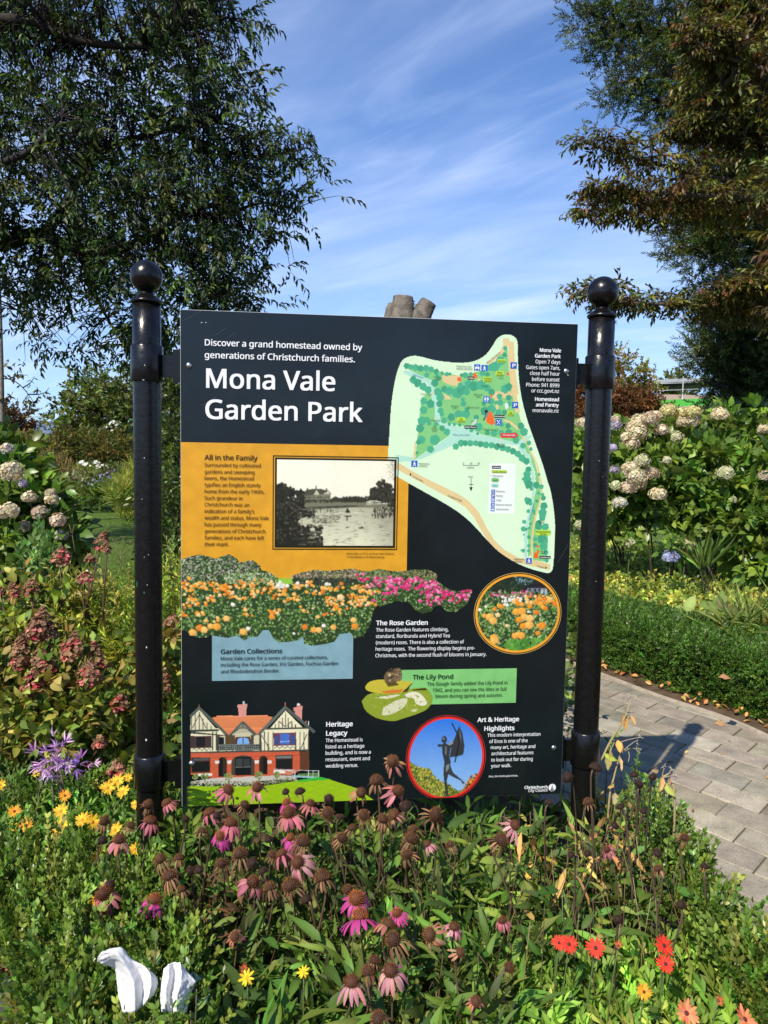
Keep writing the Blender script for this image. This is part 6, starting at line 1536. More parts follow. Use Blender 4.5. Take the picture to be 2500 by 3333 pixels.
g = Geo(); P = np.array([at(1347 + rng.normal(0, 4), 1000 + rng.normal(0, 7), dS + .05) for i in range(16)]); foliage(g, P, rdir(16, -.2, 1), [diamond(.05, .025)], [(.12, .15, .06)]); g.build('sprout', M_leaf, t)

# ------------------------------------------------------------------ hydrangeas
LF_hyd = leaf_tm(.15, .085, 3, .22, .25, .42)
LF_hyd2 = leaf_tm(.13, .06, 3, .25, .35, .4)
WH_hyd = [spray(LF_hyd, 7, .16, 72, .1, True, .15, .28, .05, .003, (.7, .6, .4), .65) for i in range(5)]
FLH = floret(.0135, .0145, 4, .25)


def mophead(r, n_=190):
    i = np.arange(n_) + .5; ph = np.arccos(1 - 1.75 * i / n_); th = math.pi * (1 + 5 ** .5) * i
    N_ = np.stack([np.cos(th) * np.sin(ph), np.sin(th) * np.sin(ph), np.cos(ph)], 1)
    P = N_ * r * rng.uniform(.84, 1.08, (n_, 1)) * np.array([rng.uniform(.9, 1.12), rng.uniform(.9, 1.1), rng.uniform(.7, .98)]) * (1 + .1 * np.sin(N_[:, :1] * 4 + rng.uniform(0, 6)) * np.cos(N_[:, 1:2] * 3 + rng.uniform(0, 6)))
    return P, N_


def add_heads(parent, heads, depth_of_head, cols_default, name='flower_head', stalk=True):
    for h in heads:
        px, py, rpx, dep = h[:4]; cols_ = h[4] if len(h) > 4 else cols_default
        c_ = at(px, py, dep); r = rpx * dep / FPX
        P, N_ = mophead(r, int(np.clip(150 * (r / .085) ** 2, 60, 240)))
        g_ = Geo()
        nn = N_ + rdir(len(N_)) * .28
        M = frames(np.cross(nn, rdir(len(N_))), nn, rng.uniform(.9, 1.35, len(N_)))
        g_.scatter(FLH, M, c_ + P, tint(len(P), cols_, .16, .05) * rng.uniform(.78, 1.08) * np.where(rng.uniform(0, 1, (len(P), 1)) < rng.uniform(0, .16), np.array([.62, .45, .35]), 1.0))
        g_.tube([c_ - (0, 0, r * .2), c_ - (rng.normal(0, .02), -.05, r + .12)], [.004, .004], 4, (.06, .08, .03))
        o = g_.build(name, M_petal, parent)
        if len(h) > 5: o['label'] = h[5]


CRM = [(.6, .53, .33), (.66, .6, .4), (.55, .47, .28), (.62, .56, .4)]
PINKC = [(.58, .48, .34), (.62, .53, .4), (.52, .41, .28)]
GRN = [(.46, .5, .26), (.54, .56, .34), (.56, .53, .36)]
LIL = [(.42, .36, .5), (.5, .42, .5), (.46, .44, .56)]
YEL = [(.58, .53, .22), (.52, .48, .24)]
BLU = [(.3, .34, .62), (.36, .4, .68), (.42, .45, .66)]
WHT = [(.55, .54, .44), (.62, .6, .5)]
def z6(x, y): return 1800 + x * .4522, 1000 + y * .4522
hr = empty('hydrangea_bush', (at(2230, 1860, 8.7)[0], at(2230, 1860, 8.7)[1], 0), 'broad hydrangea bush with cream and greenish mophead flowers beyond the clipped hedge and path', 'shrub')
blobs = [(1900, 1500, 60, 90, 8.6, .5, 90), (2050, 1470, 110, 60, 8.6, .5, 130), (2180, 1450, 130, 55, 8.6, .5, 130), (2340, 1430, 120, 75, 8.7, .7, 130), (2480, 1430, 110, 90, 8.6, .7, 130), (2100, 1560, 140, 110, 8.2, .7, 240), (2280, 1560, 150, 120, 8.1, .7, 260), (2440, 1580, 130, 130, 8.0, .7, 240), (1900, 1640, 60, 70, 8.3, .5, 60), (2020, 1650, 90, 60, 8.0, .5, 80), (2350, 1680, 140, 70, 7.8, .6, 150), (2480, 1720, 90, 90, 7.6, .6, 110), (2200, 1670, 90, 40, 7.9, .5, 60), (2650, 1600, 140, 200, 8.0, .7, 180), (1950, 1560, 60, 60, 8.5, .4, 60), (2470, 1820, 70, 50, 7.4, .4, 50), (2300, 1380, 60, 20, 8.8, .4, 20)]
P, D = ellipsoids(blobs)
g = Geo(); dr = D * .8 + rdir(len(P)) * .45 + np.array([-.1, -.25, .1])
foliage(g, P, dr, WH_hyd, [(.05, .09, .02), (.065, .115, .025), (.04, .07, .018), (.085, .135, .03)], (.8, 1.25), (-.2, -.4, .8), .35, .2)
g.build('foliage', M_gloss, hr)
g = Geo(); hb = np.array(hr.location)
for i in range(34):
    p = P[rng.integers(len(P))]; q = np.array([p[0] * .7 + hb[0] * .3 + rng.normal(0, .15), p[1] + rng.normal(0, .2), -.02])
    limb(g, [q, q * .6 + p * .4 + (0, 0, .12), p], .011, .005, (.06, .05, .035), 7, 5)
g.build('stems', M_bark, hr)
hd = [(212, 835, 42, CRM), (447, 812, 34, PINKC), (455, 850, 36, LIL), (620, 835, 62, CRM), (575, 860, 45, CRM), (700, 805, 56, PINKC), (745, 785, 46, CRM), (830, 745, 58, YEL), (605, 905, 66, CRM), (555, 985, 60, PINKC), (525, 935, 40, CRM), (782, 885, 46, PINKC), (885, 945, 56, GRN), (930, 768, 48, YEL), (1003, 752, 52, YEL), (640, 1110, 50, GRN), (555, 1165, 58, CRM), (605, 1225, 62, CRM), (700, 1195, 54, PINKC), (545, 1300, 60, PINKC), (622, 1278, 46, CRM), (755, 1345, 57, CRM), (478, 1405, 48, WHT), (445, 1170, 33, LIL), (452, 1285, 38, GRN), (1240, 1195, 58, GRN), (1530, 1215, 44, PINKC), (200, 1570, 38, GRN), (430, 1012, 30, LIL), (820, 1100, 24, GRN), (1200, 770, 52, CRM), (1005, 815, 52, CRM), (935, 828, 42, CRM), (1292, 1388, 24, WHT), (1512, 880, 40, CRM)]
add_heads(hr, [(*z6(x, y), r_ * .4522 * 1.08, (7.3 if y > 1000 else 7.7) + .2 * rng.uniform(), c_) for x, y, r_, c_ in hd], None, CRM)
# three low mopheads in the ground cover
for nm, lab, x, y, r_, c_ in (('blue_hydrangea', 'low pale blue mophead hydrangea in the ground cover before the large bush', 845, 1795, 54, BLU), ('cream_hydrangea', 'single cream mophead beside and above the low pale blue one', 958, 1710, 58, CRM), ('green_hydrangea', 'low greenish mophead on its own near the post, before the large bush', 555, 1705, 42, GRN)):
    px, py = z6(x, y); dep = 7.0; c0 = at(px, py, dep)
    t = empty(nm, (c0[0], c0[1], 0), lab, 'flower', 'low hydrangea heads')
    add_heads(t, [(px, py, r_ * .4522, dep, c_)], None, CRM)
    g = Geo(); Pq = c0 + rng.normal(0, .06, (5, 3)) + np.array([.02, .05, .02]); foliage(g, Pq, rdir(5, -.1, .5), WH_hyd, [(.07, .12, .03)], (.6, .8)); g.build('foliage', M_leaf, t)
    g = Geo(); g.tube([(c0[0], c0[1] + .05, 0), tuple(c0 - (0, 0, .06))], [.005, .004], 5, (.06, .08, .03)); g.build('stems', M_stem, t)

def z4(x, y): return x * .3918, 1150 + y * .3918
hl_ = empty('hydrangea_bush', (at(40, 1900, 5.6)[0], at(40, 1900, 5.6)[1], 0), 'shaded hydrangea bush with large cream mopheads beside the lawn, near the slender trunk', 'shrub')
blobs = [(0, 1480, 70, 40, 5.8, .3, 34), (20, 1580, 110, 70, 5.7, .4, 70), (120, 1640, 90, 60, 5.6, .35, 50), (30, 1720, 130, 90, 5.6, .4, 100), (180, 1760, 60, 60, 5.4, .3, 40), (90, 1830, 140, 90, 5.5, .4, 90), (20, 1920, 120, 90, 5.4, .4, 80), (-120, 1700, 120, 220, 5.7, .5, 130)]
P, D = ellipsoids(blobs)
g = Geo(); foliage(g, P, D * .8 + rdir(len(P)) * .45 + np.array([.1, -.25, .1]), WH_hyd, [(.045, .08, .02), (.06, .105, .025), (.035, .06, .016), (.09, .13, .03)], (.75, 1.15), (-.2, -.3, .8), .35, .2); g.build('foliage', M_gloss, hl_)
g = Geo(); hb = np.array(hl_.location)
for i in range(16):
    p = P[rng.integers(len(P))]; q = hb + np.array([rng.normal(0, .2), rng.normal(0, .15), -.02]); limb(g, [q, q * .6 + p * .4 + (0, 0, .1), p], .009, .004, (.06, .05, .035), 7, 5)
g.build('stems', M_bark, hl_)
hd = [(95, 985, 92, CRM), (75, 1310, 82, CRM), (20, 1330, 60, PINKC), (340, 1325, 74, PINKC), (480, 1390, 64, PINKC), (430, 1212, 54, CRM), (205, 1440, 52, CRM), (505, 1515, 50, WHT), (190, 1085, 32, LIL), (320, 1445, 22, WHT), (245, 1195, 52, CRM), (420, 1165, 40, CRM), (60, 790, 46, WHT), (15, 1800, 30, PINKC)]
add_heads(hl_, [(*z4(x, y), r_ * .3918, 5.05 + .15 * rng.uniform(), c_) for x, y, r_, c_ in hd], None, CRM)

# ------------------------------------------------------------------ panicle hydrangea, red going brown
def z7(x, y): return x * .4296, 1650 + y * .4296
pb_ = at(190, 2560, 3.15); pb_[2] = 0
ph = empty('panicle_hydrangea', pb_, 'bushy hydrangea with cone shaped flower heads faded to red and brown', 'shrub')
LF_pan = leaf_tm(.062, .037, 4, .2, .35, .42)
WH_pan = [spray(LF_pan, 6, .12, 70, .1, True, .1, .3, .05, .002, (1.2, .6, .5), .7) for i in range(5)]
blobs = [(60, 2080, 90, 60, 3.2, .2, 61), (40, 2200, 80, 80, 3.0, .2, 61), (160, 2220, 110, 60, 3.0, .2, 74), (60, 2300, 90, 60, 2.9, .2, 57), (230, 2300, 110, 60, 2.95, .2, 74), (330, 2300, 80, 70, 2.95, .2, 54), (120, 2360, 100, 40, 2.9, .2, 37), (350, 2400, 90, 50, 2.9, .15, 44), (300, 2380, 80, 60, 2.9, .15, 44), (390, 2480, 60, 40, 2.85, .15, 27), (540, 2090, 40, 70, 3.2, .15, 37), (-60, 2200, 80, 160, 3.0, .25, 85), (170, 1990, 100, 50, 3.4, .2, 51), (60, 1960, 60, 50, 3.5, .2, 40)]
P, D = ellipsoids(blobs)
g = Geo(); foliage(g, P, D * .6 + rdir(len(P)) * .5 + np.array([-.1, -.3, .1]), WH_pan, [(.075, .115, .028), (.1, .14, .035), (.14, .15, .04), (.055, .085, .022), (.12, .13, .04), (.14, .12, .05)], (.8, 1.2), (-.3, -.5, .8), .35, .22); g.build('foliage', M_leaf, ph)
TAN, RED, PNKH = [(.135, .08, .062), (.17, .105, .08), (.11, .06, .05)], [(.24, .03, .055), (.19, .022, .045), (.28, .06, .08)], [(.34, .13, .16), (.3, .09, .12)]
FLP = floret(.012, .0125, 4, .3)
gs = Geo()
pan = [(270, 890, 165, 270, 3.0), (380, 930, 110, 150, 3.02), (350, 1175, 165, 200, 2.95), (230, 1335, 195, 200, 2.9), (140, 1100, 150, 260, 2.95), (530, 1060, 165, 200, 2.95), (740, 1130, 110, 200, 3.0), (680, 1265, 190, 170, 2.92), (905, 1475, 125, 140, 2.9), (460, 370, 145, 150, 3.5), (750, 265, 115, 150, 3.5), (810, 310, 70, 70, 3.45), (640, 535, 130, 80, 3.4), (110, 640, 75, 150, 3.4), (240, 605, 130, 110, 3.4), (755, 1775, 100, 95, 2.8), (870, 1985, 130, 130, 2.75), (1285, 860, 110, 100, 3.2), (1255, 1320, 60, 170, 3.1), (680, 388, 70, 55, 3.5), (10, 640, 50, 60, 3.3)]
for k, (x, y, w_, h_, dep) in enumerate(pan):
    px, py = z7(x, y); dep -= .12; c_ = at(px, py, dep); rw, hh_ = w_ * .4296 * dep / FPX / 2, h_ * .4296 * dep / FPX
    n_ = int(np.clip(rw * hh_ * 40000, 60, 420))
    u = rng.uniform(0, 1, n_) ** .8; th = rng.uniform(0, 6.283, n_)
    prof = np.sin(np.clip(u * .92 + .1, 0, 1) * math.pi) ** .6 * (1 - .45 * u)
    lean = rng.normal(0, .15, 2)
    P_ = np.stack([rw * 1.15 * prof * np.cos(th) + lean[0] * hh_ * u, rw * 1.15 * prof * np.sin(th) + lean[1] * hh_ * u, (u - .5) * hh_], 1) * rng.uniform(.75, 1.1, (n_, 1))
    N_ = np.stack([np.cos(th), np.sin(th), .5 + u], 1) + rdir(n_) * .4
    red = k in (3, 5, 7, 8, 12, 13, 15, 16, 18)
    pr_ = np.clip((.62 if red else .35) - u * .6, 0.05, 1)
    cl = np.where((rng.uniform(0, 1, n_) < pr_)[:, None], tint(n_, RED + PNKH, .2, .08), tint(n_, TAN, .25, .06))
    g = Geo(); g.scatter(FLP, frames(np.cross(N_, rdir(n_)), N_, rng.uniform(.6, 1.0, n_)), c_ + P_, cl)
    g.tube([c_ - (0, 0, hh_ * .5), c_ + (lean[0] * hh_ * .4, 0, hh_ * .4)], [.003, .001], 4, (.1, .05, .04))
    g.build('flower_head', M_petal, ph)
    q = pb_ + np.array([(c_[0] - pb_[0]) * .35 + rng.normal(0, .05), (c_[1] - pb_[1]) * .5, 0]); limb(gs, [q, q * .5 + c_ * .5 + (0, 0, .02), c_ - (0, 0, hh_ * .5)], .0065, .003, (.075, .03, .025), 8, 6)
gs.build('stems', M_stem, ph)

# ------------------------------------------------------------------ yellow green lance leaved clump behind it
LF_phl = leaf_tm(.062, .014, 3, .2, .3, .45)
SPR_phl = [spray(LF_phl, 16, .26, 62, .05, False, .2, .5, -.0, .0016, (1.3, 1, .5), .6) for i in range(5)]
bush('phlox_clump', 'yellow green clump of narrow leaved stems behind the red hydrangea heads', 'plant', [(300, 2080, 130, 60, 3.5, .25, 110), (380, 2050, 120, 90, 3.5, .25, 130), (420, 2160, 100, 110, 3.4, .25, 130), (350, 2230, 110, 60, 3.35, .2, 80), (250, 2020, 90, 30, 3.6, .2, 40), (380, 2010, 80, 30, 3.6, .2, 46), (470, 2020, 60, 40, 3.6, .2, 40), (560, 2020, 50, 140, 3.5, .2, 90), (560, 2200, 50, 120, 3.4, .2, 70), (480, 2240, 60, 60, 3.4, .2, 40), (540, 2400, 50, 70, 3.2, .15, 40), (160, 2040, 60, 40, 3.6, .2, 24), (220, 1940, 20, 50, 3.6, .1, 10), (330, 1930, 24, 40, 3.6, .1, 14), (640, 2100, 90, 260, 3.6, .25, 100), (560, 1920, 40, 60, 3.6, .15, 24)],
     SPR_phl, [(.11, .15, .028), (.15, .185, .04), (.085, .135, .028), (.18, .2, .05), (.075, .125, .028), (.16, .15, .06)], M_leaf, (.55, .85), hang=-.3, stems=26, bark=(.12, .09, .03))
# dried seed sprays and small leafy shoot
t = empty('seed_spray', at(400, 1960, 3.6) * np.array([1, 1, 0]), 'dried branching seed spray against the dark lawn, left of the post with green paint', 'plant')
g = Geo()
for pts in (((400, 1960), (392, 1860), (395, 1790)), ((394, 1830), (380, 1800), (372, 1765)), ((395, 1800), (405, 1770), (400, 1752)), ((395, 1810), (415, 1790), (428, 1772)), ((393, 1840), (418, 1815), (424, 1800)), ((372, 1765), (366, 1755)), ((372, 1765), (380, 1752)), ((400, 1752), (394, 1745)), ((400, 1752), (408, 1747)), ((428, 1772), (420, 1762)), ((428, 1772), (426, 1756)), ((235, 1740), (225, 1705)), ((235, 1740), (242, 1706)), ((245, 1800), (235, 1740))):
    g.tube([at(*q, 3.6) for q in pts], np.linspace(.0022, .0012, len(pts)), 4, (.2, .15, .09))
g.build('stems', M_dry, t)
bush('glossy_shoot', 'fresh dark green leafy shoot in front of the shaded cream hydrangea', 'plant', [(130, 1790, 22, 24, 3.9, .06, 9), (120, 1850, 36, 34, 3.8, .08, 16), (150, 1870, 24, 30, 3.8, .06, 9)], [spray(leaf_tm(.06, .028, 2, .2, .2, .6), 8, .1, 60, .2, False, .3, .3)], [(.05, .11, .035), (.065, .13, .04)], M_gloss, hang=-1, stems=5)

# ------------------------------------------------------------------ clipped low hedge along the far side of the path
LF_box = leaf_tm(.019, .0105, 2, .25, .15, .5)
SPR_box = [spray(LF_box, 12, .055, 55, .1, True, .3, .25, .0, .0009, (.9, 1.0, .4), .8) for i in range(6)]
LF_box2 = leaf_tm(.022, .0115, 3, .28, .2, .5)
SPR_boxn = [spray(LF_box2, 18, .11, 52, .05, True, .3, .22, .0, .0012, (1.3, 1.1, .5), .7) for i in range(7)]
hp_ = smooth_path([(2.46, -1.7), (2.68, -.6), (2.8, .3), (2.87, 1.0), (2.86, 1.32), (2.76, 1.66), (2.6, 1.98), (2.45, 2.38), (2.3, 2.82), (2.05, 3.4), (1.66, 4.08), (1.2, 4.7)], 200)
tg = np.gradient(hp_, axis=0); tg /= np.linalg.norm(tg, axis=1)[:, None]; nr = np.stack([tg[:, 1], -tg[:, 0]], 1)
hm = hp_[100] + nr[100] * .32
t = empty('clipped_hedge', (hm[0], hm[1], 0), 'low clipped box hedge curving along the far side of the brick path', 'hedge')
n_ = 15000
i = rng.integers(0, 200, n_); u = rng.uniform(0, 1, n_)
W_, H_ = .64, .30
per = u * (H_ + W_ + H_ * .6)
off = np.where(per < H_, 0, np.where(per < H_ + W_, per - H_, W_)); zz = np.where(per < H_, per, np.where(per < H_ + W_, H_, H_ - (per - H_ - W_)))
nx_ = np.where(per < H_, -1.0, np.where(per < H_ + W_, 0, 1)); nz_ = np.where((per >= H_) & (per < H_ + W_), 1.0, .15)
rd = .09                                                        # rounded shoulders and belly
shr = np.clip((zz - (H_ - rd)) / rd, 0, 1) ** 2 * rd * .5
off = np.where(nx_ < 0, off + shr, np.where(nx_ > 0, off - shr, off)); zz = np.where(nz_ > .5, H_ - np.clip(1 - np.minimum(off, W_ - off) / rd, 0, 1) ** 2 * rd * .45, zz)
dep_ = -np.abs(rng.normal(0, .022, n_)) + .012 + .022 * vnoise(hp_[i, 0] * 9, hp_[i, 1] * 9 + off * 14, 2)
off2 = off + nx_ * dep_; z2 = np.maximum(zz + nz_ * dep_, .02)
P = np.stack([hp_[i, 0] + nr[i, 0] * off2, hp_[i, 1] + nr[i, 1] * off2, z2], 1) + rng.normal(0, .008, (n_, 3))
Nn = np.stack([nr[i, 0] * nx_, nr[i, 1] * nx_, nz_], 1)
g = Geo(); foliage(g, P, Nn * .7 + rdir(n_) * .6 + (0, 0, .25), SPR_box, [(.032, .07, .016), (.04, .085, .018), (.05, .1, .022), (.028, .06, .015)], (.8, 1.25), (0, 0, 1), .6, .2)
g.build('foliage', M_gloss, t)
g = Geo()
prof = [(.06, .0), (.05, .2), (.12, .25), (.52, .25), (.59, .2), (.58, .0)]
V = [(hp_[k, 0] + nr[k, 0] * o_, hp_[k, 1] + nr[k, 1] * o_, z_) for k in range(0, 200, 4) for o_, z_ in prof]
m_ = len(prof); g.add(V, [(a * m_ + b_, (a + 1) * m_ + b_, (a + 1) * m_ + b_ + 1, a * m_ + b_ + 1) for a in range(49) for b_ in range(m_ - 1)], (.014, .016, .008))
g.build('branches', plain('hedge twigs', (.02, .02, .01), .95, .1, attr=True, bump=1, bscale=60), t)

# leaf litter under the hedge and on the path
def curled(L, W, c_=.5):
    return leaf_tm(L, W, 3, .5, c_, .5)
LT = [curled(.05, .03), curled(.04, .026, -.6), curled(.06, .036, .3)]
DRYC = [(.24, .13, .06), (.3, .17, .08), (.18, .09, .045), (.33, .2, .11)]
g = Geo()
n_ = 150; i = rng.integers(60, 190, n_); o_ = rng.uniform(-.0, .1, n_)
P = np.stack([hp_[i, 0] - nr[i, 0] * (.12 - o_), hp_[i, 1] - nr[i, 1] * (.12 - o_), rng.uniform(.024, .04, n_)], 1)
foliage(g, P, rdir(n_, -.2, .3), LT, DRYC, (.6, 1.1), (0, 0, 1), .4, .3)
q = sample_poly([(1.5, -.4), (2.5, -.6), (2.6, 1.5), (2.0, 2.8), (1.4, 1.4)], 34); P = np.hstack([q, np.full((34, 1), .012)]); foliage(g, P, rdir(34, -.1, .1), LT, DRYC, (.25, .6), (0, 0, 1), .3, .3)
tag(g.build('fallen_leaves', M_dry), kind='stuff')
for lab, px, py, z in (('pale orange dry leaf lying on top of the clipped hedge', 2337, 2205, .33), ('small brown dry leaf on the bare paving near the hedge', 2325, 2356, .012), ('dry leaf on the paving at the edge of the view, below the hedge', 2492, 2531, .012), ('large tan dry leaf on bare soil beside the dark stone', 30, 3205, .1)):
    p = on_z(px, py, z); g = Geo(); foliage(g, p[None], np.array([[.8, -.3, .1]]), [leaf_tm(.06, .042, 4, .35, .2, .5, .08)], [(.36, .19, .1)], (1, 1.01), (-.3, -.5, 1), .1, .05)
    tag(g.build('fallen_leaf', M_dry, origin=p), lab, 'leaf', 'single fallen leaves')

# ------------------------------------------------------------------ ground cover between hedge and hydrangea
def cover(name, poly, n_, zr_, tmpls, cols, size, mat, extra_dir=(0, 0, .6), upj=.5, dv=.25):
    q = sample_poly(poly, n_); z = rng.uniform(*zr_, n_)
    P = np.array([on_z(a, b, c) for (a, b), c in zip(q, z)])
    g_ = Geo(); foliage(g_, P, rdir(n_, -.3, .6) + np.asarray(extra_dir), tmpls, cols, size, (-.2, -.35, 1), upj, dv)
    return tag(g_.build(name, mat), kind='stuff')
SPR_gc = [spray(leaf_tm(.05, .035, 2, .2, .2, .45), 6, .1, 65, .1, False, .3, .4, 0, .0012, (1, 1, .5), .8) for i in range(4)]
cover('ground_cover', [(1830, 1760), (2000, 1740), (2180, 1790), (2320, 1830), (2560, 1840), (2700, 2250), (2450, 2110), (2250, 2060), (2050, 2000), (1960, 1985), (1840, 1985)], 3300, (.02, .16), SPR_gc, [(.13, .17, .035), (.17, .2, .05), (.09, .13, .03), (.07, .11, .03), (.21, .2, .06)], (.6, 1.15), M_leaf)
SPR_gr = [spray(leaf_tm(.3, .008, 3, .1, .5, .4), 8, .02, 45, 0, False, .9, .4, 0, 0) for i in range(4)]
cover('grass', [(2280, 1830), (2420, 1800), (2600, 1800), (2650, 2150), (2430, 2060), (2330, 1950)], 340, (.0, .05), SPR_gr, [(.075, .11, .028), (.1, .13, .04), (.13, .13, .06)], (.5, 1.0), M_leaf, (0, 0, 1.2), .3)
bush('daylily_clump', 'arching pale green strap leaves behind the clipped hedge at the edge of the view', 'plant', [(2450, 2050, 60, 30, 4.9, .12, 26), (2400, 2090, 40, 20, 4.8, .1, 12), (2520, 2070, 50, 40, 4.8, .12, 20)], [spray(leaf_tm(.3, .018, 4, .15, .6, .35), 5, .03, 60, 0, False, .5, .4, 0, 0)], [(.07, .11, .03), (.09, .12, .04)], hang=-.6, stems=0 + 2)
bush('hosta', 'pale broad leaved plant in the ground cover behind the clipped hedge', 'plant', [(2230, 2010, 34, 14, 5.2, .1, 9), (2170, 2025, 30, 12, 5.15, .1, 6), (2350, 2005, 40, 14, 5.3, .1, 10)], [spray(leaf_tm(.15, .09, 3, .2, .2, .45), 3, .03, 75, .3, False, .2, .4, 0, 0)], [(.1, .14, .07), (.08, .12, .055)], hang=.1, stems=2)
bush('long_leaved_clump', 'upright dark strap leaves beside the low pale blue mophead', 'plant', [(2290, 1850, 14, 10, 6.9, .08, 12)], [spray(leaf_tm(.4, .025, 4, .15, .35, .35), 4, .03, 22, 0, False, .3, .3, 0, 0)], [(.06, .1, .03), (.08, .12, .04)], hang=-1.6, stems=2)
# grass on the lawn near enough to see its blades
q = sample_poly([(190, 1640), (560, 1600), (560, 1900), (150, 1900)], 2600)
P = np.array([on_z(a, b, .005) for a, b in q]); g = Geo()
foliage(g, P, rdir(len(P), .4, 1) + (0, 0, 1), [merge([(diamond(.06, .006), frames(rdir(1, .3, 1) + (0, 0, .8), [0, -1, .2], 1)[0], (rng.normal(0, .05), rng.normal(0, .05), 0), (1, 1, 1)) for k in range(10)])], [(.05, .095, .02), (.065, .11, .025), (.08, .12, .035)], (.7, 1.3), (0, -1, .3), .4, .15)
tag(g.build('grass', M_leaf), kind='stuff')
# dark plants shading the soil behind the board and beside the path
cover('undergrowth', [(470, 1900), (900, 1800), (1830, 1800), (1900, 2250), (1650, 2500), (900, 2600), (520, 2500)], 1300, (.05, .35), WH_pan, [(.05, .08, .02), (.07, .11, .03), (.035, .06, .018)], (.8, 1.2), M_leaf)

# ------------------------------------------------------------------ coneflowers
def make_cone(r, tip, body, n_=120, h=1.15):
    g_ = Geo()
    g_.lathe([(r * .3, -.12 * r), (r * .8, -.02 * r), (r * .93, .2 * r), (r * .8, .62 * r * h), (r * .48, .92 * r * h), (.0005, 1.0 * r * h)], (0, 0, 0), 14, body)
    i = np.arange(n_) + .5; ph = np.arccos(1 - 1.0 * i / n_); th = math.pi * (1 + 5 ** .5) * i
    N_ = np.stack([np.cos(th) * np.sin(ph), np.sin(th) * np.sin(ph), np.cos(ph) * h * .95 + .08], 1)
    sp_ = Tmpl([(-.05, 0, 0), (.05, 0, 0), (0, 0, .09), (0, .44, .02)], [(0, 1, 3), (1, 2, 3), (2, 0, 3)], [(.35,) * 3] * 3 + [(1.0,) * 3])
    dr = N_ * np.array([1, 1, .8]) + np.array([0, 0, .35])
    cc = np.asarray(tip) * np.exp(rng.normal(0, .25, (n_, 1)))
    g_.scatter(sp_, frames(dr, N_ + rdir(n_) * .1, r * rng.uniform(.85, 1.2, n_)), N_ * r * .9, cc)
    return g_


def make_petals(r, L, W, n_, droop, cols_, miss=0.0, curl=.3, jit=.18):
    g_ = Geo()
    for k in range(n_):
        if rng.uniform() < miss: continue
        a_ = 2 * math.pi * (k + rng.normal(0, .15)) / n_
        d0_ = droop + rng.normal(0, jit); l_ = L * rng.uniform(.8, 1.1); w = W * rng.uniform(.8, 1.1)
        segs = 4; pts = []; p = np.array([r * .85, 0.0]); ang = d0_ * .45
        for s_ in range(segs + 1):
            pts.append(p.copy()); p = p + np.array([math.cos(ang), -math.sin(ang)]) * l_ / segs; ang = ang + (d0_ - ang) * .55 + curl * .12 * s_ * rng.uniform(.5, 1.3)
        ws = np.array([.45, .9, 1.0, .85, .35]) * w / 2
        tw = rng.normal(0, .25)
        V, F = [], []
        e1 = np.array([math.cos(a_), math.sin(a_), 0]); e2 = np.array([-math.sin(a_), math.cos(a_), 0])
        for s_, (q, ww) in enumerate(zip(pts, ws)):
            c_ = e1 * q[0] + np.array([0, 0, q[1]]); t2 = e2 * math.cos(tw * s_ / 3) + np.array([0, 0, 1]) * math.sin(tw * s_ / 3)
            V += [c_ - t2 * ww, c_ + np.array([0, 0, .18 * ww]) + e1 * .12 * ww, c_ + t2 * ww]
        for s_ in range(segs): b_ = 3 * s_; F += [(b_, b_ + 3, b_ + 4, b_ + 1), (b_ + 1, b_ + 4, b_ + 5, b_ + 2)]
        cc = tint(1, cols_, .16, .06)[0]
        fade = np.linspace(1.05, .9, segs + 1).repeat(3)[:, None] * cc
        g_.add(V, F, fade)
    return g_


MAG = [(.52, .055, .27), (.6, .08, .33), (.45, .05, .24)]
PNK_ = [(.48, .14, .19), (.54, .2, .23), (.42, .12, .16), (.4, .15, .15)]
PALE = [(.6, .28, .3), (.55, .22, .28), (.5, .26, .26)]
PEACH = [(.5, .24, .16), (.42, .16, .13), (.36, .15, .1)]
BRN_ = [(.09, .05, .036), (.12, .072, .05), (.065, .038, .028), (.15, .085, .062)]
STATE = {   # petals: colours, n, droop, missing share, length, width ; tip colour, body colour
    'F': (MAG, 15, 1.0, .05, 1.9, .5, (.42, .13, .03), (.09, .03, .015)),
    'L': (PALE, 14, 1.15, .12, 1.9, .52, (.2, .07, .025), (.06, .025, .015)),
    'P': (PNK_, 14, 1.2, .1, 1.85, .5, (.26, .085, .03), (.045, .018, .011)),
    'O': (PEACH, 13, 1.25, .3, 1.6, .42, (.22, .09, .03), (.06, .028, .015)),
    'D': (BRN_, 15, 1.35, .1, 1.4, .27, (.2, .085, .03), (.03, .014, .009)),
    'K': (BRN_, 8, 1.45, .55, .8, .18, (.075, .036, .022), (.018, .01, .008))}
WORDS = {'F': 'bright magenta coneflower', 'L': 'pale pink coneflower', 'P': 'faded pink coneflower', 'O': 'withered peach coneflower', 'D': 'shrivelled brown coneflower', 'K': 'bare dark coneflower head'}
pools = {}
for k_, (pc, n_, dr_, ms, L_, W_, tip, body) in STATE.items():
    for v_ in range(5):
        r = .0155
        gc = make_cone(r, tip, body, 120, rng.uniform(1.0, 1.25)); gp = make_petals(r, r * L_ * 1.25, r * W_ * 1.25, n_, dr_, pc, ms, jit=.22 if k_ in 'FL' else .3)
        pools[(k_, v_)] = (gc, gp)
HEADS = []
def A(x, y): return x * .5425, 2400 + y * .5425
def B(x, y): return 800 + x * .5425, 2400 + y * .5425
def C_(x, y): return 1600 + x * .5425, 2400 + y * .5425
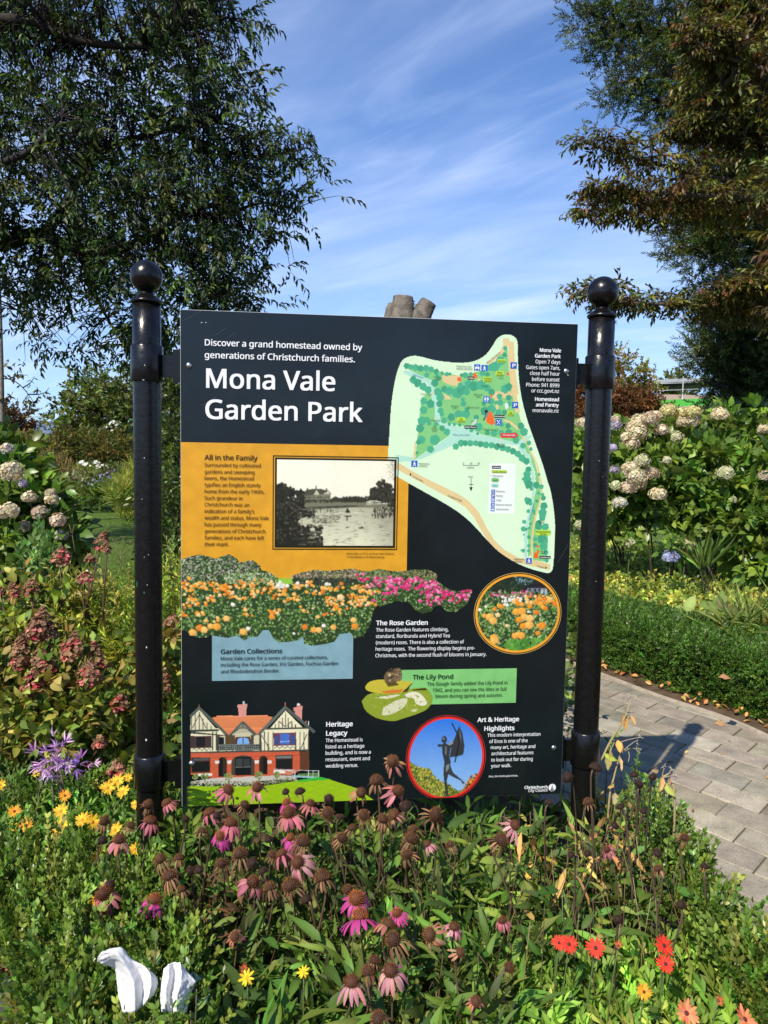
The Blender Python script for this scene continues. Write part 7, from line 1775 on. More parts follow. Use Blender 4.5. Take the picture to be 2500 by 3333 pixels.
for x, y, w_, s_ in ((1372, 315, 62, 'P'), (1545, 300, 62, 'P'), (890, 405, 58, 'D'), (998, 390, 56, 'P'), (905, 497, 70, 'P'), (627, 503, 60, 'D'), (715, 612, 68, 'P'), (620, 615, 56, 'K'), (785, 525, 50, 'D'), (1255, 447, 62, 'P'), (1385, 512, 68, 'P'), (1470, 402, 52, 'D'), (1440, 690, 86, 'D'), (960, 725, 78, 'D'), (1015, 825, 84, 'D'), (1075, 722, 50, 'D'), (1330, 757, 58, 'D'), (1300, 470, 50, 'K'), (620, 935, 88, 'P'), (662, 885, 60, 'K'), (930, 965, 78, 'F'),
                     (1520, 865, 76, 'P'), (1620, 900, 72, 'D'), (1085, 915, 62, 'D'), (1140, 802, 60, 'K'), (1195, 792, 56, 'K'), (1410, 1195, 62, 'O'), (1510, 750, 60, 'K'), (1575, 800, 56, 'K'), (1320, 590, 62, 'F'), (1215, 560, 52, 'D'), (1115, 490, 42, 'K'), (1612, 612, 50, 'K')):
    HEADS.append((*A(x, y), w_ * .5425, s_))
for x, y, w_, s_ in ((880, 145, 70, 'O'), (785, 255, 76, 'D'), (690, 335, 62, 'O'), (915, 320, 76, 'P'), (962, 412, 70, 'K'), (708, 465, 70, 'D'), (885, 467, 70, 'O'), (825, 490, 60, 'D'), (500, 370, 60, 'K'), (490, 452, 66, 'D'), (390, 392, 62, 'P'), (325, 322, 62, 'K'), (240, 326, 46, 'K'), (245, 388, 50, 'F'), (258, 452, 82, 'P'), (345, 622, 90, 'D'), (268, 600, 52, 'F'), (215, 692, 66, 'P'), (310, 748, 82, 'L'), (268, 880, 96, 'D'), (460, 840, 90, 'D'),
                     (360, 972, 62, 'K'), (580, 602, 62, 'D'), (1140, 467, 86, 'D'), (1000, 552, 70, 'D'), (997, 606, 76, 'D'), (965, 702, 66, 'D'), (1615, 527, 64, 'L'), (1532, 616, 76, 'D'), (665, 965, 88, 'F'), (685, 1070, 92, 'F'), (612, 912, 62, 'D'), (860, 1112, 80, 'O'), (885, 1212, 106, 'D'), (1100, 1182, 82, 'O'), (905, 1052, 56, 'F'), (1250, 1132, 56, 'L'), (1290, 1290, 52, 'O'), (775, 1335, 72, 'D'), (732, 1402, 86, 'D'),
                     (870, 1397, 86, 'L'), (635, 1462, 86, 'L'), (1580, 1382, 62, 'D'), (1380, 1580, 40, 'O'), (790, 1680, 82, 'D'), (1225, 640, 52, 'D'), (1090, 640, 44, 'L'), (570, 477, 42, 'K'), (640, 545, 54, 'D'), (160, 700, 50, 'D'), (1540, 1095, 30, 'P')):
    HEADS.append((*B(x, y), w_ * .5425, s_))
for x, y, w_, s_ in ((625, 182, 62, 'K'), (456, 242, 60, 'K'), (580, 387, 56, 'D'), (345, 392, 36, 'K'), (770, 412, 50, 'K'), (856, 222, 46, 'K'), (886, 282, 50, 'K'), (966, 237, 46, 'K'), (910, 442, 46, 'K'), (742, 527, 46, 'K'), (1160, 602, 56, 'D'), (476, 702, 42, 'K'), (576, 697, 42, 'K'), (996, 692, 56, 'K'), (1000, 782, 56, 'D'), (1280, 772, 56, 'K'), (1136, 1007, 56, 'K'), (760, 1092, 52, 'K'), (692, 672, 40, 'P')):
    HEADS.append((*C_(x, y), w_ * .5425, s_))


def depth_at(py):
    return float(np.interp(py, [2400, 2480, 2650, 2900, 3150, 3333], [2.12, 2.1, 1.98, 1.74, 1.5, 1.38]))


def zone(px, py):
    if px < 440: return 'left of the post with green paint'
    if px < 590 and py < 2800: return 'before the post with green paint'
    if py < 2560 and px < 1230: return 'against the homestead picture and its caption'
    if py < 2590 and px < 1640: return 'against the round sculpture picture'
    if px > 1800: return 'by the other post and the paving edge' if py < 2720 else 'near the paving and red daisies'
    if py < 2790: return 'just under the board, left of the sculpture' if px < 1150 else 'just under the board below the sculpture'
    if py < 2960: return 'in the middle of the clump, left half' if px < 1090 else 'in the middle of the clump, right half'
    return 'low in the front of the clump'


ORD = ['first', 'second', 'third', 'fourth', 'fifth', 'sixth', 'seventh', 'eighth', 'ninth', 'tenth', 'eleventh', 'twelfth']
grp = {}
for h in HEADS: grp.setdefault((h[3], zone(h[0], h[1])), []).append(h)
SC_OBJ = {}
for hi_, (px, py, w_, s_) in enumerate(HEADS):
    dep = depth_at(py) + rng.normal(0, .015)
    c_ = at(px, py, dep)
    r = np.clip(w_ * .5 * dep / FPX, .009, .021); k = r / .0155
    same = sorted(grp[(s_, zone(px, py))])
    lab = WORDS[s_] + ' ' + zone(px, py)
    if len(same) > 1: lab += ', ' + ORD[same.index((px, py, w_, s_))] + ' from left'
    gx, gy = c_[0] + rng.normal(0, .05) + .05, min(c_[1] + abs(rng.normal(.05, .05)), -.02 if 0 < c_[0] < 1.15 and c_[1] < -.01 else 9)
    t = empty('coneflower', (gx, gy, 0), lab, 'flower', 'coneflowers in front of the board')
    tilt = rdir(1, .6, 1)[0] * np.array([.75, .75, 1]) + np.array([-.08, -.15, .1])
    tilt /= np.linalg.norm(tilt)
    if s_ == 'O' and rng.uniform() < .5: tilt = np.array([rng.normal(0, .5), -.5, .6])
    q = Vector(tilt).to_track_quat('Z', 'Y').to_euler(); q.rotate_axis('Z', rng.uniform(0, 6.28))
    v_ = hi_ % 5
    base_c = c_ - tilt * r * .45
    for nm, gi, mt_2 in (('cone', 0, M_seed), ('petals', 1, M_dry if s_ in 'DK' else M_petal)):
        key = (s_, v_, nm)
        if key not in SC_OBJ:
            o = pools[(s_, v_)][gi].build(nm, mt_2, t, origin=(0, 0, 0)); SC_OBJ[key] = o
        else:
            o = SC_OBJ[key].copy(); col.objects.link(o); o.parent = t
        o.location = base_c - np.array(t.location); o.rotation_euler = q; o.scale = (k * rng.uniform(.88, 1.12), k * rng.uniform(.88, 1.12), k * rng.uniform(.8, 1.25))
    g = Geo(); b_ = np.array([gx, gy, -.02])
    mid = b_ * .45 + base_c * .55 + np.array([rng.normal(0, .012), rng.normal(0, .012), 0])
    sc_ = {'K': (.07, .045, .03), 'D': (.09, .06, .035), 'O': (.1, .06, .035)}.get(s_, (.075, .06, .03))
    mid += np.array([rng.normal(0, .018), rng.normal(0, .015), 0])
    g.tube(smooth_path([b_, mid, base_c - tilt * .03, base_c], 11), np.linspace(.0032, .0022, 11) * rng.uniform(.7, 1.1), 6, np.asarray(sc_) * rng.uniform(.8, 1.25))
    g.build('stem', M_stem, t)

# ------------------------------------------------------------------ leaves of the bed
LF_con = [leaf_tm(.11, .027, 5, .25, .4, .36, .04), leaf_tm(.095, .024, 5, .35, .7, .38, .06), leaf_tm(.085, .028, 5, .2, .25, .4, .03)]
SPR_con = [spray(LF_con[i % 3], 5, .16, 62, .15, False, .2, .35, 0, .0025, (.9, .7, .4), .75) for i in range(5)]
def cover2(name, poly, n_, zf, tmpls, cols, size, mat, ed=(0, 0, .6), upj=.5, dv=.25, zl=-.3, ymax=None):
    q = sample_poly(poly, n_); z = zf(q[:, 0], q[:, 1])
    P = np.array([on_z(a, b, c) for (a, b), c in zip(q, z)])
    if ymax is not None: P = P[P[:, 1] < ymax]
    g_ = Geo(); foliage(g_, P, rdir(len(P), zl, .6) + np.asarray(ed), tmpls, cols, size, (-.2, -.35, 1), upj, dv)
    return tag(g_.build(name, mat), kind='stuff')
GRC = [(.042, .085, .02), (.06, .11, .025), (.032, .066, .018), (.078, .135, .032), (.095, .13, .035), (.036, .05, .02)]
bed = [(520, 2700), (900, 2690), (1850, 2660), (2050, 2640), (2150, 2740), (2220, 2900), (2050, 3060), (1750, 3120), (1650, 3250), (1600, 3700), (560, 3700), (600, 3200), (560, 3050), (440, 2940), (470, 2780)]
cover2('coneflower_foliage', bed, 1250, lambda x, y: rng.uniform(.06, .25, len(x)), SPR_con, GRC, (.45, .8), M_leaf, (-.1, -.25, .55))
cover2('coneflower_foliage', bed, 330, lambda x, y: rng.uniform(.2, .33, len(x)), [merge([(LF_con[i], np.eye(3), (0, 0, 0), (1, 1, 1))]) for i in range(3)], GRC[:4], (.55, 1.0), M_leaf, (-.1, -.3, .2))
cover2('coneflower_foliage', [(1650, 2580), (2020, 2560), (2180, 2720), (2200, 2950), (1900, 3100), (1700, 3050), (1600, 2750)], 150, lambda x, y: rng.uniform(.14, .3, len(x)), [merge([(LF_con[i], np.eye(3), (0, 0, 0), (1, 1, 1))]) for i in range(3)], [(.13, .16, .04), (.16, .17, .05), (.1, .14, .035), (.12, .16, .04), (.14, .11, .045)], (.4, .7), M_leaf, (.0, -.2, .2))
cover2('withered_leaves', [(620, 2820), (850, 2800), (830, 3060), (640, 3080)], 150, lambda x, y: rng.uniform(.12, .34, len(x)), [curled(.05, .014, .7), curled(.045, .012, -.6), curled(.06, .016, .5)], [(.05, .03, .02), (.075, .045, .028), (.04, .026, .018)], (.5, 1.0), M_dry, (0, 0, -.5))
cover2('withered_leaves', [(1600, 2600), (2100, 2560), (2150, 2800), (1700, 2850)], 46, lambda x, y: rng.uniform(.2, .36, len(x)), [curled(.08, .016, .8), curled(.06, .012, -.5), curled(.1, .02, .6)], [(.26, .16, .08), (.32, .2, .09), (.2, .12, .06)], (.6, 1.2), M_dry, (0, 0, -.6))

# thin dry stems standing among the leaves
def dry_stems(name, poly, n_, z0, z1, cols_):
    g_ = Geo()
    for a, b in sample_poly(poly, n_):
        z = rng.uniform(z0, z1); p = on_z(a, b, z); q0 = np.array([p[0] + rng.normal(0, .05), p[1] + abs(rng.normal(0, .05)), 0]); m_ = (p + q0) / 2 + rng.normal(0, .02, 3)
        g_.tube(smooth_path([q0, m_, p], 7), np.linspace(.0018, .0009, 7), 4, tint(1, cols_, .3, .1)[0] / LEAF_GAIN)
        if rng.uniform() < .5: g_.tube(smooth_path([m_, m_ + rng.normal(0, .03, 3) + (0, 0, .04), m_ + rng.normal(0, .06, 3) + (0, 0, .08)], 5), .0009, 3, tint(1, cols_, .3, .1)[0] / LEAF_GAIN)
    tag(g_.build(name, M_stem), kind='stuff')
dry_stems('dry_stems', [(1600, 2600), (2100, 2560), (2230, 2800), (2150, 3000), (1700, 3020)], 130, .22, .42, [(.14, .09, .05), (.2, .14, .07), (.1, .06, .04), (.13, .13, .05)])
dry_stems('dry_stems', [(600, 2680), (1600, 2650), (1650, 3050), (1500, 3250), (700, 3150)], 150, .2, .36, [(.09, .06, .035), (.12, .1, .045), (.07, .045, .03)])

# daisies' foliage
SPR_dsy = [spray(leaf_tm(.042, .013, 3, .2, .25, .62), 11, .08, 48, .05, False, .3, .35, 0, .0013, (.9, .9, .5), .7) for i in range(5)]
cover2('daisy_foliage', [(-150, 2570), (60, 2520), (300, 2570), (470, 2560), (560, 2620), (620, 2780), (560, 2960), (380, 2920), (60, 2800), (-150, 2800)], 900, lambda x, y: rng.uniform(.05, .22, len(x)), SPR_dsy, [(.042, .09, .02), (.055, .11, .024), (.068, .125, .03)], (.7, 1.2), M_leaf, (-.1, -.1, .9))
cover2('daisy_foliage', [(1640, 3200), (1760, 3100), (2100, 3090), (2300, 3120), (2450, 3250), (2620, 3330), (2650, 3700), (1500, 3700)], 900, lambda x, y: rng.uniform(.04, .2, len(x)), SPR_dsy, [(.09, .16, .03), (.11, .19, .04), (.075, .135, .028), (.13, .19, .05)], (.8, 1.3), M_leaf, (-.1, -.1, .9))
SPR_fel = [spray(diamond(.022, .007, .2, .2), 20, .09, 50, .02, False, .3, .4, 0, .0012, (.9, .9, .5), .7) for i in range(4)]
cover2('felicia_foliage', [(-150, 2420), (60, 2380), (160, 2420), (200, 2500), (250, 2600), (100, 2640), (-150, 2620)], 420, lambda x, y: rng.uniform(.05, .24, len(x)), SPR_fel, [(.07, .11, .04), (.09, .13, .05), (.055, .09, .03)], (.8, 1.3), M_leaf, (-.1, -.1, 1.0))
cover2('undergrowth', [(200, 2420), (560, 2420), (560, 2640), (300, 2560)], 260, lambda x, y: rng.uniform(.03, .2, len(x)), WH_pan, [(.07, .11, .025), (.09, .13, .03), (.05, .085, .02)], (.6, 1.0), M_leaf)
cover2('undergrowth', bed, 220, lambda x, y: rng.uniform(.02, .12, len(x)), SPR_con, [(.025, .05, .014), (.035, .065, .017)], (.6, .9), M_leaf)  # low leaves coloured darker, shade of the gaps put into their colour
cover2('mulch', [(-200, 2250), (700, 2380), (640, 2700), (-100, 2600), (-300, 3600), (200, 3600), (100, 3150)], 900, lambda x, y: rng.uniform(.0, .02, len(x)), LT, [(.16, .1, .06), (.22, .14, .09), (.1, .065, .04), (.28, .2, .14)], (.4, .9), M_dry, (0, 0, 0), .5, .3)

# ------------------------------------------------------------------ box plants
def box_plant(name, label, poly, n_, zlo, zhi, n_in):
    q = sample_poly(poly, n_); u = rng.uniform(0, 1, n_) ** .45
    z = zlo + (zhi - zlo) * u + .025 * vnoise(q[:, 0] * .013, q[:, 1] * .013, 5)
    P = np.array([on_z(a, b, max(c, .03)) for (a, b), c in zip(q, z)])
    dv_ = P + np.array([0, 0, .04]) - CAM; dz = dv_ @ CF                # the cloths press the twigs in front of them down
    hid = in_poly(1250 + FPX * (dv_ @ CX) / dz, 1666.5 - FPX * (dv_ @ CU) / dz, [(290, 3060), (420, 3060), (540, 3150), (660, 3110), (660, 3260), (540, 3280), (390, 3280), (370, 3190), (290, 3170)]) & (dz < 1.5) & (rng.uniform(0, 1, n_) < .97)
    P = P[~hid]; n_ = len(P)
    c0 = P.mean(0); t_ = empty(name, (c0[0], c0[1], 0), label, 'shrub', 'box plants edging the bed')
    g_ = Geo(); foliage(g_, P, rdir(n_, 0, .8) * .8 + np.array([-.05, -.25, .8]), SPR_boxn, [(.045, .085, .019), (.06, .108, .024), (.034, .066, .016), (.08, .13, .03), (.1, .13, .035)], (.75, 1.2), (-.2, -.4, .6), .6, .18)
    g_.build('foliage', M_gloss, t_)
    g_ = Geo()
    for i in range(n_in):
        p = P[rng.integers(n_)]; b_ = np.array([p[0] * .8 + c0[0] * .2 + rng.normal(0, .03), p[1] * .8 + c0[1] * .2, -.02]); limb(g_, [b_, b_ * .5 + p * .5 + (0, 0, .02), p], .0035, .0014, (.09, .07, .04), 6, 5)
    g_.build('stems', M_bark, t_)
    return t_
box_plant('box_shrub', 'clipped box shrub with glossy leaves around the white crumpled cloth', [(-200, 2830), (60, 2760), (250, 2790), (420, 2850), (560, 2990), (600, 3120), (640, 3230), (680, 3700), (150, 3700), (105, 3330), (70, 3180), (-60, 3120), (-250, 3120), (-250, 3000)], 1900, .1, .3, 90)
box_plant('box_shrub', 'loose box shrub spilling over the paving edge beside the red daisies', [(2060, 2660), (2120, 2640), (2180, 2700), (2230, 2780), (2280, 2880), (2340, 2990), (2420, 3080), (2520, 3120), (2650, 3120), (2650, 3700), (2480, 3330), (2330, 3150), (2230, 3040), (2170, 2900), (2110, 2760)], 1150, .06, .27, 70)
def shoots(name, label, spots):
    c0 = at(*spots[0][:3]); t_ = empty(name, (c0[0], c0[1], 0), label, 'shrub', 'box plants edging the bed')
    g1, g2 = Geo(), Geo()
    for px, py, dep, ln in spots:
        p = at(px, py, dep); b_ = np.array([p[0] + rng.normal(0, .02), p[1] + .02, 0.0]); pts = smooth_path([b_, b_ * .4 + p * .6, p], 8); g1.tube(pts, np.linspace(.003, .0012, 8), 5, (.1, .09, .045))
        m_ = int(ln / .014); s_ = rng.uniform(.0, 1, m_) * ln; L_ = np.linalg.norm(p - b_); d_ = (p - b_) / L_
        P = p - d_ * s_[:, None]; dr = rdir(m_, -.1, .5) + d_ * .7
        foliage(g2, P, dr, [LF_box2], [(.065, .125, .03), (.08, .145, .035), (.05, .1, .025)], (.8, 1.3), d_, .3, .15)
        P = p - d_ * (rng.uniform(.1, 1, m_ // 5 + 1) * ln)[:, None]; foliage(g2, P, rdir(len(P), 0, .7) + d_ * .6, SPR_boxn, [(.06, .115, .028), (.075, .135, .03)], (.4, .8), d_, .4, .15)
    g1.build('stems', M_stem, t_); g2.build('foliage', M_gloss, t_)
shoots('box_shrub', 'upright box shoots in the shadow beside the post, at the paving edge', [(2074, 2470, 2.28, .2), (2110, 2520, 2.25, .16), (2180, 2570, 2.2, .14), (2050, 2540, 2.26, .16), (2030, 2580, 2.2, .14), (2150, 2610, 2.15, .14), (2220, 2630, 2.15, .12), (2090, 2600, 2.18, .16), (2285, 2740, 2.1, .16), (2320, 2820, 2.05, .12), (2120, 2660, 2.1, .14), (2180, 2690, 2.1, .14), (1850, 2375, 2.55, .08), (1980, 2400, 2.5, .07)])
shoots('box_shrub', 'tall box shoots standing in front of the two white crumpled cloths', [(508, 3060, 1.42, .2), (640, 3220, 1.38, .14), (560, 3250, 1.35, .1), (620, 3290, 1.33, .1), (420, 3300, 1.34, .1), (230, 2930, 1.7, .14), (355, 3010, 1.6, .12), (550, 3310, 1.3, .1), (500, 3300, 1.3, .1)])

# ------------------------------------------------------------------ daisies
def daisy_proto(cols_, centre, n_, L, W, cup):
    g1 = make_petals(.006, L, W, n_, -cup, cols_, 0, .25, .12)
    g2 = Geo(); g2.lathe([(.0001, .0045), (.004, .0042), (.0068, .0025), (.0075, 0), (.005, -.003)], (0, 0, 0), 12, centre)
    i = np.arange(40) + .5; rr = .0068 * np.sqrt(i / 40); th = math.pi * (1 + 5 ** .5) * i
    dm = Tmpl([(-.5, -.4, 0), (.5, -.4, 0), (0, .6, 0), (0, 0, 1.2)], [(0, 1, 3), (1, 2, 3), (2, 0, 3)])
    g2.scatter(dm, np.repeat((np.eye(3) * .0012)[None], 40, 0), np.stack([rr * np.cos(th), rr * np.sin(th), .0042 - 45 * rr ** 2 * .9], 1), np.asarray(centre) * np.exp(rng.normal(0, .35, (40, 1))))
    return g1, g2
DZ = {'yellow': daisy_proto([(.82, .5, .03), (.85, .55, .04), (.8, .44, .03)], (.45, .2, .02), 17, .03, .0092, .22),
      'orange': daisy_proto([(.8, .36, .025), (.78, .32, .02)], (.1, .03, .01), 16, .03, .0092, .2),
      'lemon': daisy_proto([(.82, .58, .02)], (.6, .33, .02), 9, .026, .0095, .2),
      'red': daisy_proto([(.5, .03, .018), (.56, .045, .022), (.44, .025, .015)], (.06, .02, .02), 16, .031, .009, .15),
      'salmon': daisy_proto([(.78, .22, .1), (.8, .28, .14)], (.08, .02, .02), 16, .033, .0098, .25),
      'withered': daisy_proto([(.5, .16, .06), (.4, .1, .05)], (.1, .05, .02), 12, .024, .006, 1.2)}
DAISY = [('orange', *A(87, 445), 74, 'orange daisy alone at the edge of the view, left of the yellow pair'), ('orange', *A(78, 545), 66, 'orange daisy left of the one with a dark insect like centre'), ('orange', *A(155, 530), 90, 'orange daisy with dark centre, overlapping the daisy on its left'), ('yellow', *A(365, 442), 84, 'cupped yellow orange daisy above the pair by the post'), ('orange', *A(390, 350), 70, 'orange daisy just below the purple nerine'),
         ('yellow', *A(372, 520), 80, 'yellow daisy directly above another yellow daisy, midway left'), ('yellow', *A(350, 565), 72, 'yellow daisy directly below another yellow daisy, midway left'), ('yellow', *A(495, 495), 90, 'left one of two large overlapping yellow daisies'), ('yellow', *A(552, 508), 100, 'right one of two large overlapping yellow daisies'), ('yellow', *A(690, 555), 84, 'yellow daisy behind a leaning faded coneflower'), ('yellow', *A(808, 670), 70, 'yellow daisy half hidden by the base of the post'), ('yellow', *A(560, 752), 108, 'large yellow daisy low on its own above the box leaves'), ('yellow', *A(605, 700), 76, 'yellow daisy touching the large low one from above'), ('yellow', *A(562, 975), 60, 'yellow daisy peeping out behind a big faded coneflower'),
         ('yellow', *A(645, 302), 86, 'leftmost daisy of the bunch beside the post bracket'), ('yellow', *A(705, 262), 78, 'highest full daisy of the bunch beside the post bracket'), ('yellow', *A(738, 326), 80, 'lowest daisy of the bunch beside the post bracket'), ('yellow', *A(766, 242), 50, 'half closed daisy touching the post, in the bunch below the red heads'), ('yellow', *A(812, 402), 50, 'yellow daisy cut off by the post edge'), ('lemon', *A(215, 218), 40, 'small yellow daisy in grey green leaves left of the nerine'), ('yellow', *A(2, 286), 60, 'yellow daisy cut by the left edge of the view'),
         ('lemon', *A(1480, 1442), 98, 'clear yellow daisy with few petals low among coneflower leaves'), ('lemon', *B(345, 1408), 50, 'small yellow daisy half hidden in leaves near the lower coneflowers'), ('withered', *A(1460, 1390), 46, 'withered yellow bud beside the clear yellow daisy'),
         ('red', *C_(405, 1232), 78, 'red daisy partly hidden behind its neighbour, left end of the red row'), ('red', *C_(465, 1242), 104, 'red daisy overlapping another at the left end of the red row'), ('red', *C_(625, 1264), 108, 'red daisy with tan centre, in the middle of the red row'), ('withered', *C_(760, 1252), 70, 'withered red daisy with folded petals in the red row'), ('red', *C_(1035, 1250), 112, 'upper of two red daisies one above the other'), ('red', *C_(1045, 1360), 102, 'lower of two red daisies one above the other'),
         ('orange', *C_(915, 1528), 84, 'single orange daisy with dark centre among bright green leaves'), ('salmon', *C_(1170, 1655), 124, 'salmon daisy with dark centre in front of the red ones'), ('salmon', *C_(1520, 1692), 126, 'salmon daisy at the lower corner beside the box leaves'), ('withered', *C_(1360, 1580), 64, 'withered peach daisy between the two salmon daisies')]
DO = {}
for nm, px, py, w_, lab in DAISY:
    dep = float(np.interp(py, [2500, 2700, 2950, 3250, 3333], [2.5, 2.25, 1.85, 1.55, 1.45])) if px < 700 else float(np.interp(py, [3050, 3333], [1.62, 1.42]))
    if nm == 'lemon' and py > 3000: dep = 1.5
    if nm == 'yellow' and py > 2900: dep = 1.78
    c_ = at(px, py, dep); base_w = .063 if nm != 'lemon' else .058
    k = np.clip(w_ * .5425 * dep / FPX / base_w, .45, 1.3)
    t = empty('daisy', (c_[0] + rng.normal(0, .02), c_[1] + .03, 0), lab, 'flower', 'daisies of the flower bed')
    nrm = np.array([rng.normal(-.1, .2), -.7 + rng.normal(0, .15), .75]); nrm /= np.linalg.norm(nrm)
    q = Vector(nrm).to_track_quat('Z', 'Y').to_euler()
    for part, gi, mt_2 in (('petals', 0, M_petal), ('disc', 1, M_seed)):
        if (nm, part) not in DO: DO[(nm, part)] = DZ[nm][gi].build(part, mt_2, t, origin=(0, 0, 0)); o = DO[(nm, part)]
        else: o = DO[(nm, part)].copy(); col.objects.link(o); o.parent = t
        o.location = c_ - np.array(t.location); o.rotation_euler = q; o.scale = (k, k, k)
    g = Geo(); b_ = np.array(t.location); g.tube(smooth_path([b_, b_ * .4 + c_ * .6 + (0, .01, 0), c_ - nrm * .004], 8), .0016, 5, (.1, .15, .05)); g.build('stem', M_stem, t)

# ------------------------------------------------------------------ nerine, dried stalks
px, py = A(340, 130); c_ = at(px, py, 2.5)
t = empty('nerine', (c_[0], c_[1], 0), 'purple pink nerine with narrow curling petals above the yellow daisies', 'flower')
NP = [spray(leaf_tm(.052, .0085, 4, .2, .45, .45, .06), 6, .012, 62, .2, False, .5, .25, 0, 0) for i in range(4)]
g = Geo(); off = rng.normal(0, 1, (26, 3)) * np.array([.036, .03, .034]); P = c_ + off
foliage(g, P, off / .04 + rdir(26) * .8 + (0, -.4, .5), NP, [(.56, .3, .58), (.64, .4, .66), (.48, .24, .52)], (.5, .8), (0, -.3, 1), .5, .15)
px2, py2 = A(430, 160); c2 = at(px2, py2, 2.48); foliage(g, c2 + rng.normal(0, .012, (5, 3)), rdir(5) + (.4, -.4, .2), NP, [(.42, .2, .58), (.36, .15, .5)], (.7, 1), (0, -.3, 1), .5, .15)
g.build('flower_head', M_petal, t)
g = Geo()
for i in range(7): g.tube(smooth_path([(c_[0] + rng.normal(0, .015), c_[1], 0), (c_[0] + rng.normal(0, .03), c_[1], c_[2] * .6), c_ + off[i] * .5], 8), .0025, 5, (.14, .1, .09))
g.build('stem', M_stem, t)


def zs(x, y): return 1750 + x * .3617, 2200 + y * .3617
def stalk(label, dep, lines, leaves_, stars):
    p0 = at(*zs(*lines[0][0]), dep); t_ = empty('dried_stalk', (p0[0], p0[1], 0), label, 'dead plant', 'dried stalks beside the post')
    g1, g2 = Geo(), Geo()
    for i, ln in enumerate(lines):
        pts = [at(*zs(*q), dep + .01 * math.sin(i * 2.1 + j)) for j, q in enumerate(ln)]
        if i == 0: pts = [np.array([pts[0][0], pts[0][1], 0.0])] + pts
        g1.tube(smooth_path(pts, 4 * len(pts)), np.linspace(.004 if i < 2 else .0018, .0012, 4 * len(pts)), 5, (.3, .24, .12) if i < 2 else (.24, .2, .16))
    for x, y in stars:
        c3 = at(*zs(x, y), dep)
        for k in range(6): g1.tube([c3, c3 + rdir(1)[0] * .012], [.0012, .0005], 4, (.34, .3, .24))
    for (xa, ya), (xb, yb2), w_, cc in leaves_:
        a_, b_ = at(*zs(xa, ya), dep), at(*zs(xb, yb2), dep - .02); L_ = np.linalg.norm(b_ - a_)
        lf_ = leaf_tm(L_, w_, 5, .5, .12, .45, .12); foliage(g2, a_[None], (b_ - a_)[None], [lf_], [cc], (1, 1.01), (0, -1, .3), .3, .1)
    g1.build('stems', M_stem, t_); g2.build('leaves', M_dry, t_)
OC, YC = (.4, .22, .09), (.3, .24, .1)
stalk('tall dried pale stalk with hanging orange leaves, close beside the post', 2.3, [((640, 1180), (690, 900), (740, 710), (735, 640)), ((575, 760), (650, 600), (760, 420), (800, 335), (830, 240), (850, 195)), ((800, 335), (785, 260), (775, 195)), ((800, 330), (860, 325), (910, 322)), ((735, 600), (830, 570), (930, 553)), ((740, 700), (820, 630), (890, 580)), ((770, 685), (850, 650), (905, 672)), ((810, 650), (825, 720), (815, 775)), ((690, 600), (660, 680), (665, 820))],
      [((770, 340), (765, 450), .014, OC), ((795, 350), (790, 490), .016, OC), ((835, 350), (885, 440), .012, OC), ((720, 575), (745, 690), .02, OC), ((740, 590), (760, 690), .016, (.34, .2, .1)), ((735, 720), (765, 855), .012, (.3, .2, .13)), ((655, 640), (660, 820), .01, OC), ((690, 960), (640, 1010), .014, YC), ((700, 1050), (690, 1160), .02, (.34, .26, .16)), ((600, 700), (720, 770), .018, (.16, .22, .06)), ((610, 720), (640, 850), .016, YC)], [(830, 185), (860, 190), (778, 190), (890, 600), (885, 655), (912, 675), (930, 553)])
stalk('short dried stalk with white starry tips over the shaded paving', 2.18, [((1235, 1100), (1140, 980), (1125, 890), (1140, 830)), ((1130, 910), (1180, 880), (1205, 845)), ((1135, 915), (1200, 900), (1240, 908))], [((1125, 900), (1110, 1040), .016, OC), ((1090, 860), (1035, 850), .012, (.42, .28, .16)), ((1130, 960), (1240, 1095), .018, (.3, .34, .1)), ((1190, 910), (1192, 990), .008, OC)], [(1140, 815), (1205, 838), (1235, 878), (1243, 908)])

# ------------------------------------------------------------------ white crumpled cloths, plastic tub, stone
M_cloth = plain('white cloth', (.66, .66, .68), .85, .15, noise=.04, nscale=20, bump=.15, bscale=45)
def zb_(x, y): return x * .42194, 2950 + y * .42194
def cloth(label, rails, dep):
    n1, n2 = 34, 40
    R_ = [smooth_path([at(*zb_(x, y), dep + dd_) for x, y, dd_ in r_], n2) for r_ in rails]
    uu = np.linspace(0, len(R_) - 1, n1)
    G_ = np.array([[np.interp(uu, np.arange(len(R_)), [R_[k][j][d_] for k in range(len(R_))]) for d_ in range(3)] for j in range(n2)]).transpose(0, 2, 1)   # sharp folds along the rails
    G_ += (vnoise(np.arange(n2)[:, None] * .25, np.arange(n1)[None, :] * .35, 3) * .0015)[..., None] * CF + ((np.abs(vnoise(np.arange(n2)[:, None] * .2 + np.arange(n1)[None, :] * .3, np.arange(n1)[None, :] * .16 - np.arange(n2)[:, None] * .1, 9)) + .5 * np.abs(vnoise(np.arange(n2)[:, None] * .5 - np.arange(n1)[None, :] * .35, np.arange(n1)[None, :] * .45, 4))) * .0016)[..., None] * (CX * .5 - CF) + rng.normal(0, .0002, G_.shape)
    g_ = Geo(); g_.add(G_.reshape(-1, 3), [(j * n1 + i, (j + 1) * n1 + i, (j + 1) * n1 + i + 1, j * n1 + i + 1) for j in range(n2 - 1) for i in range(n1 - 1)])
    c0 = G_.reshape(-1, 3).mean(0); o = g_.build('crumpled_cloth', M_cloth, origin=c0)
    sm = o.modifiers.new('thickness', 'SOLIDIFY'); sm.thickness = .0012
    return tag(o, label, 'cloth', 'white cloths dropped in the shrub')
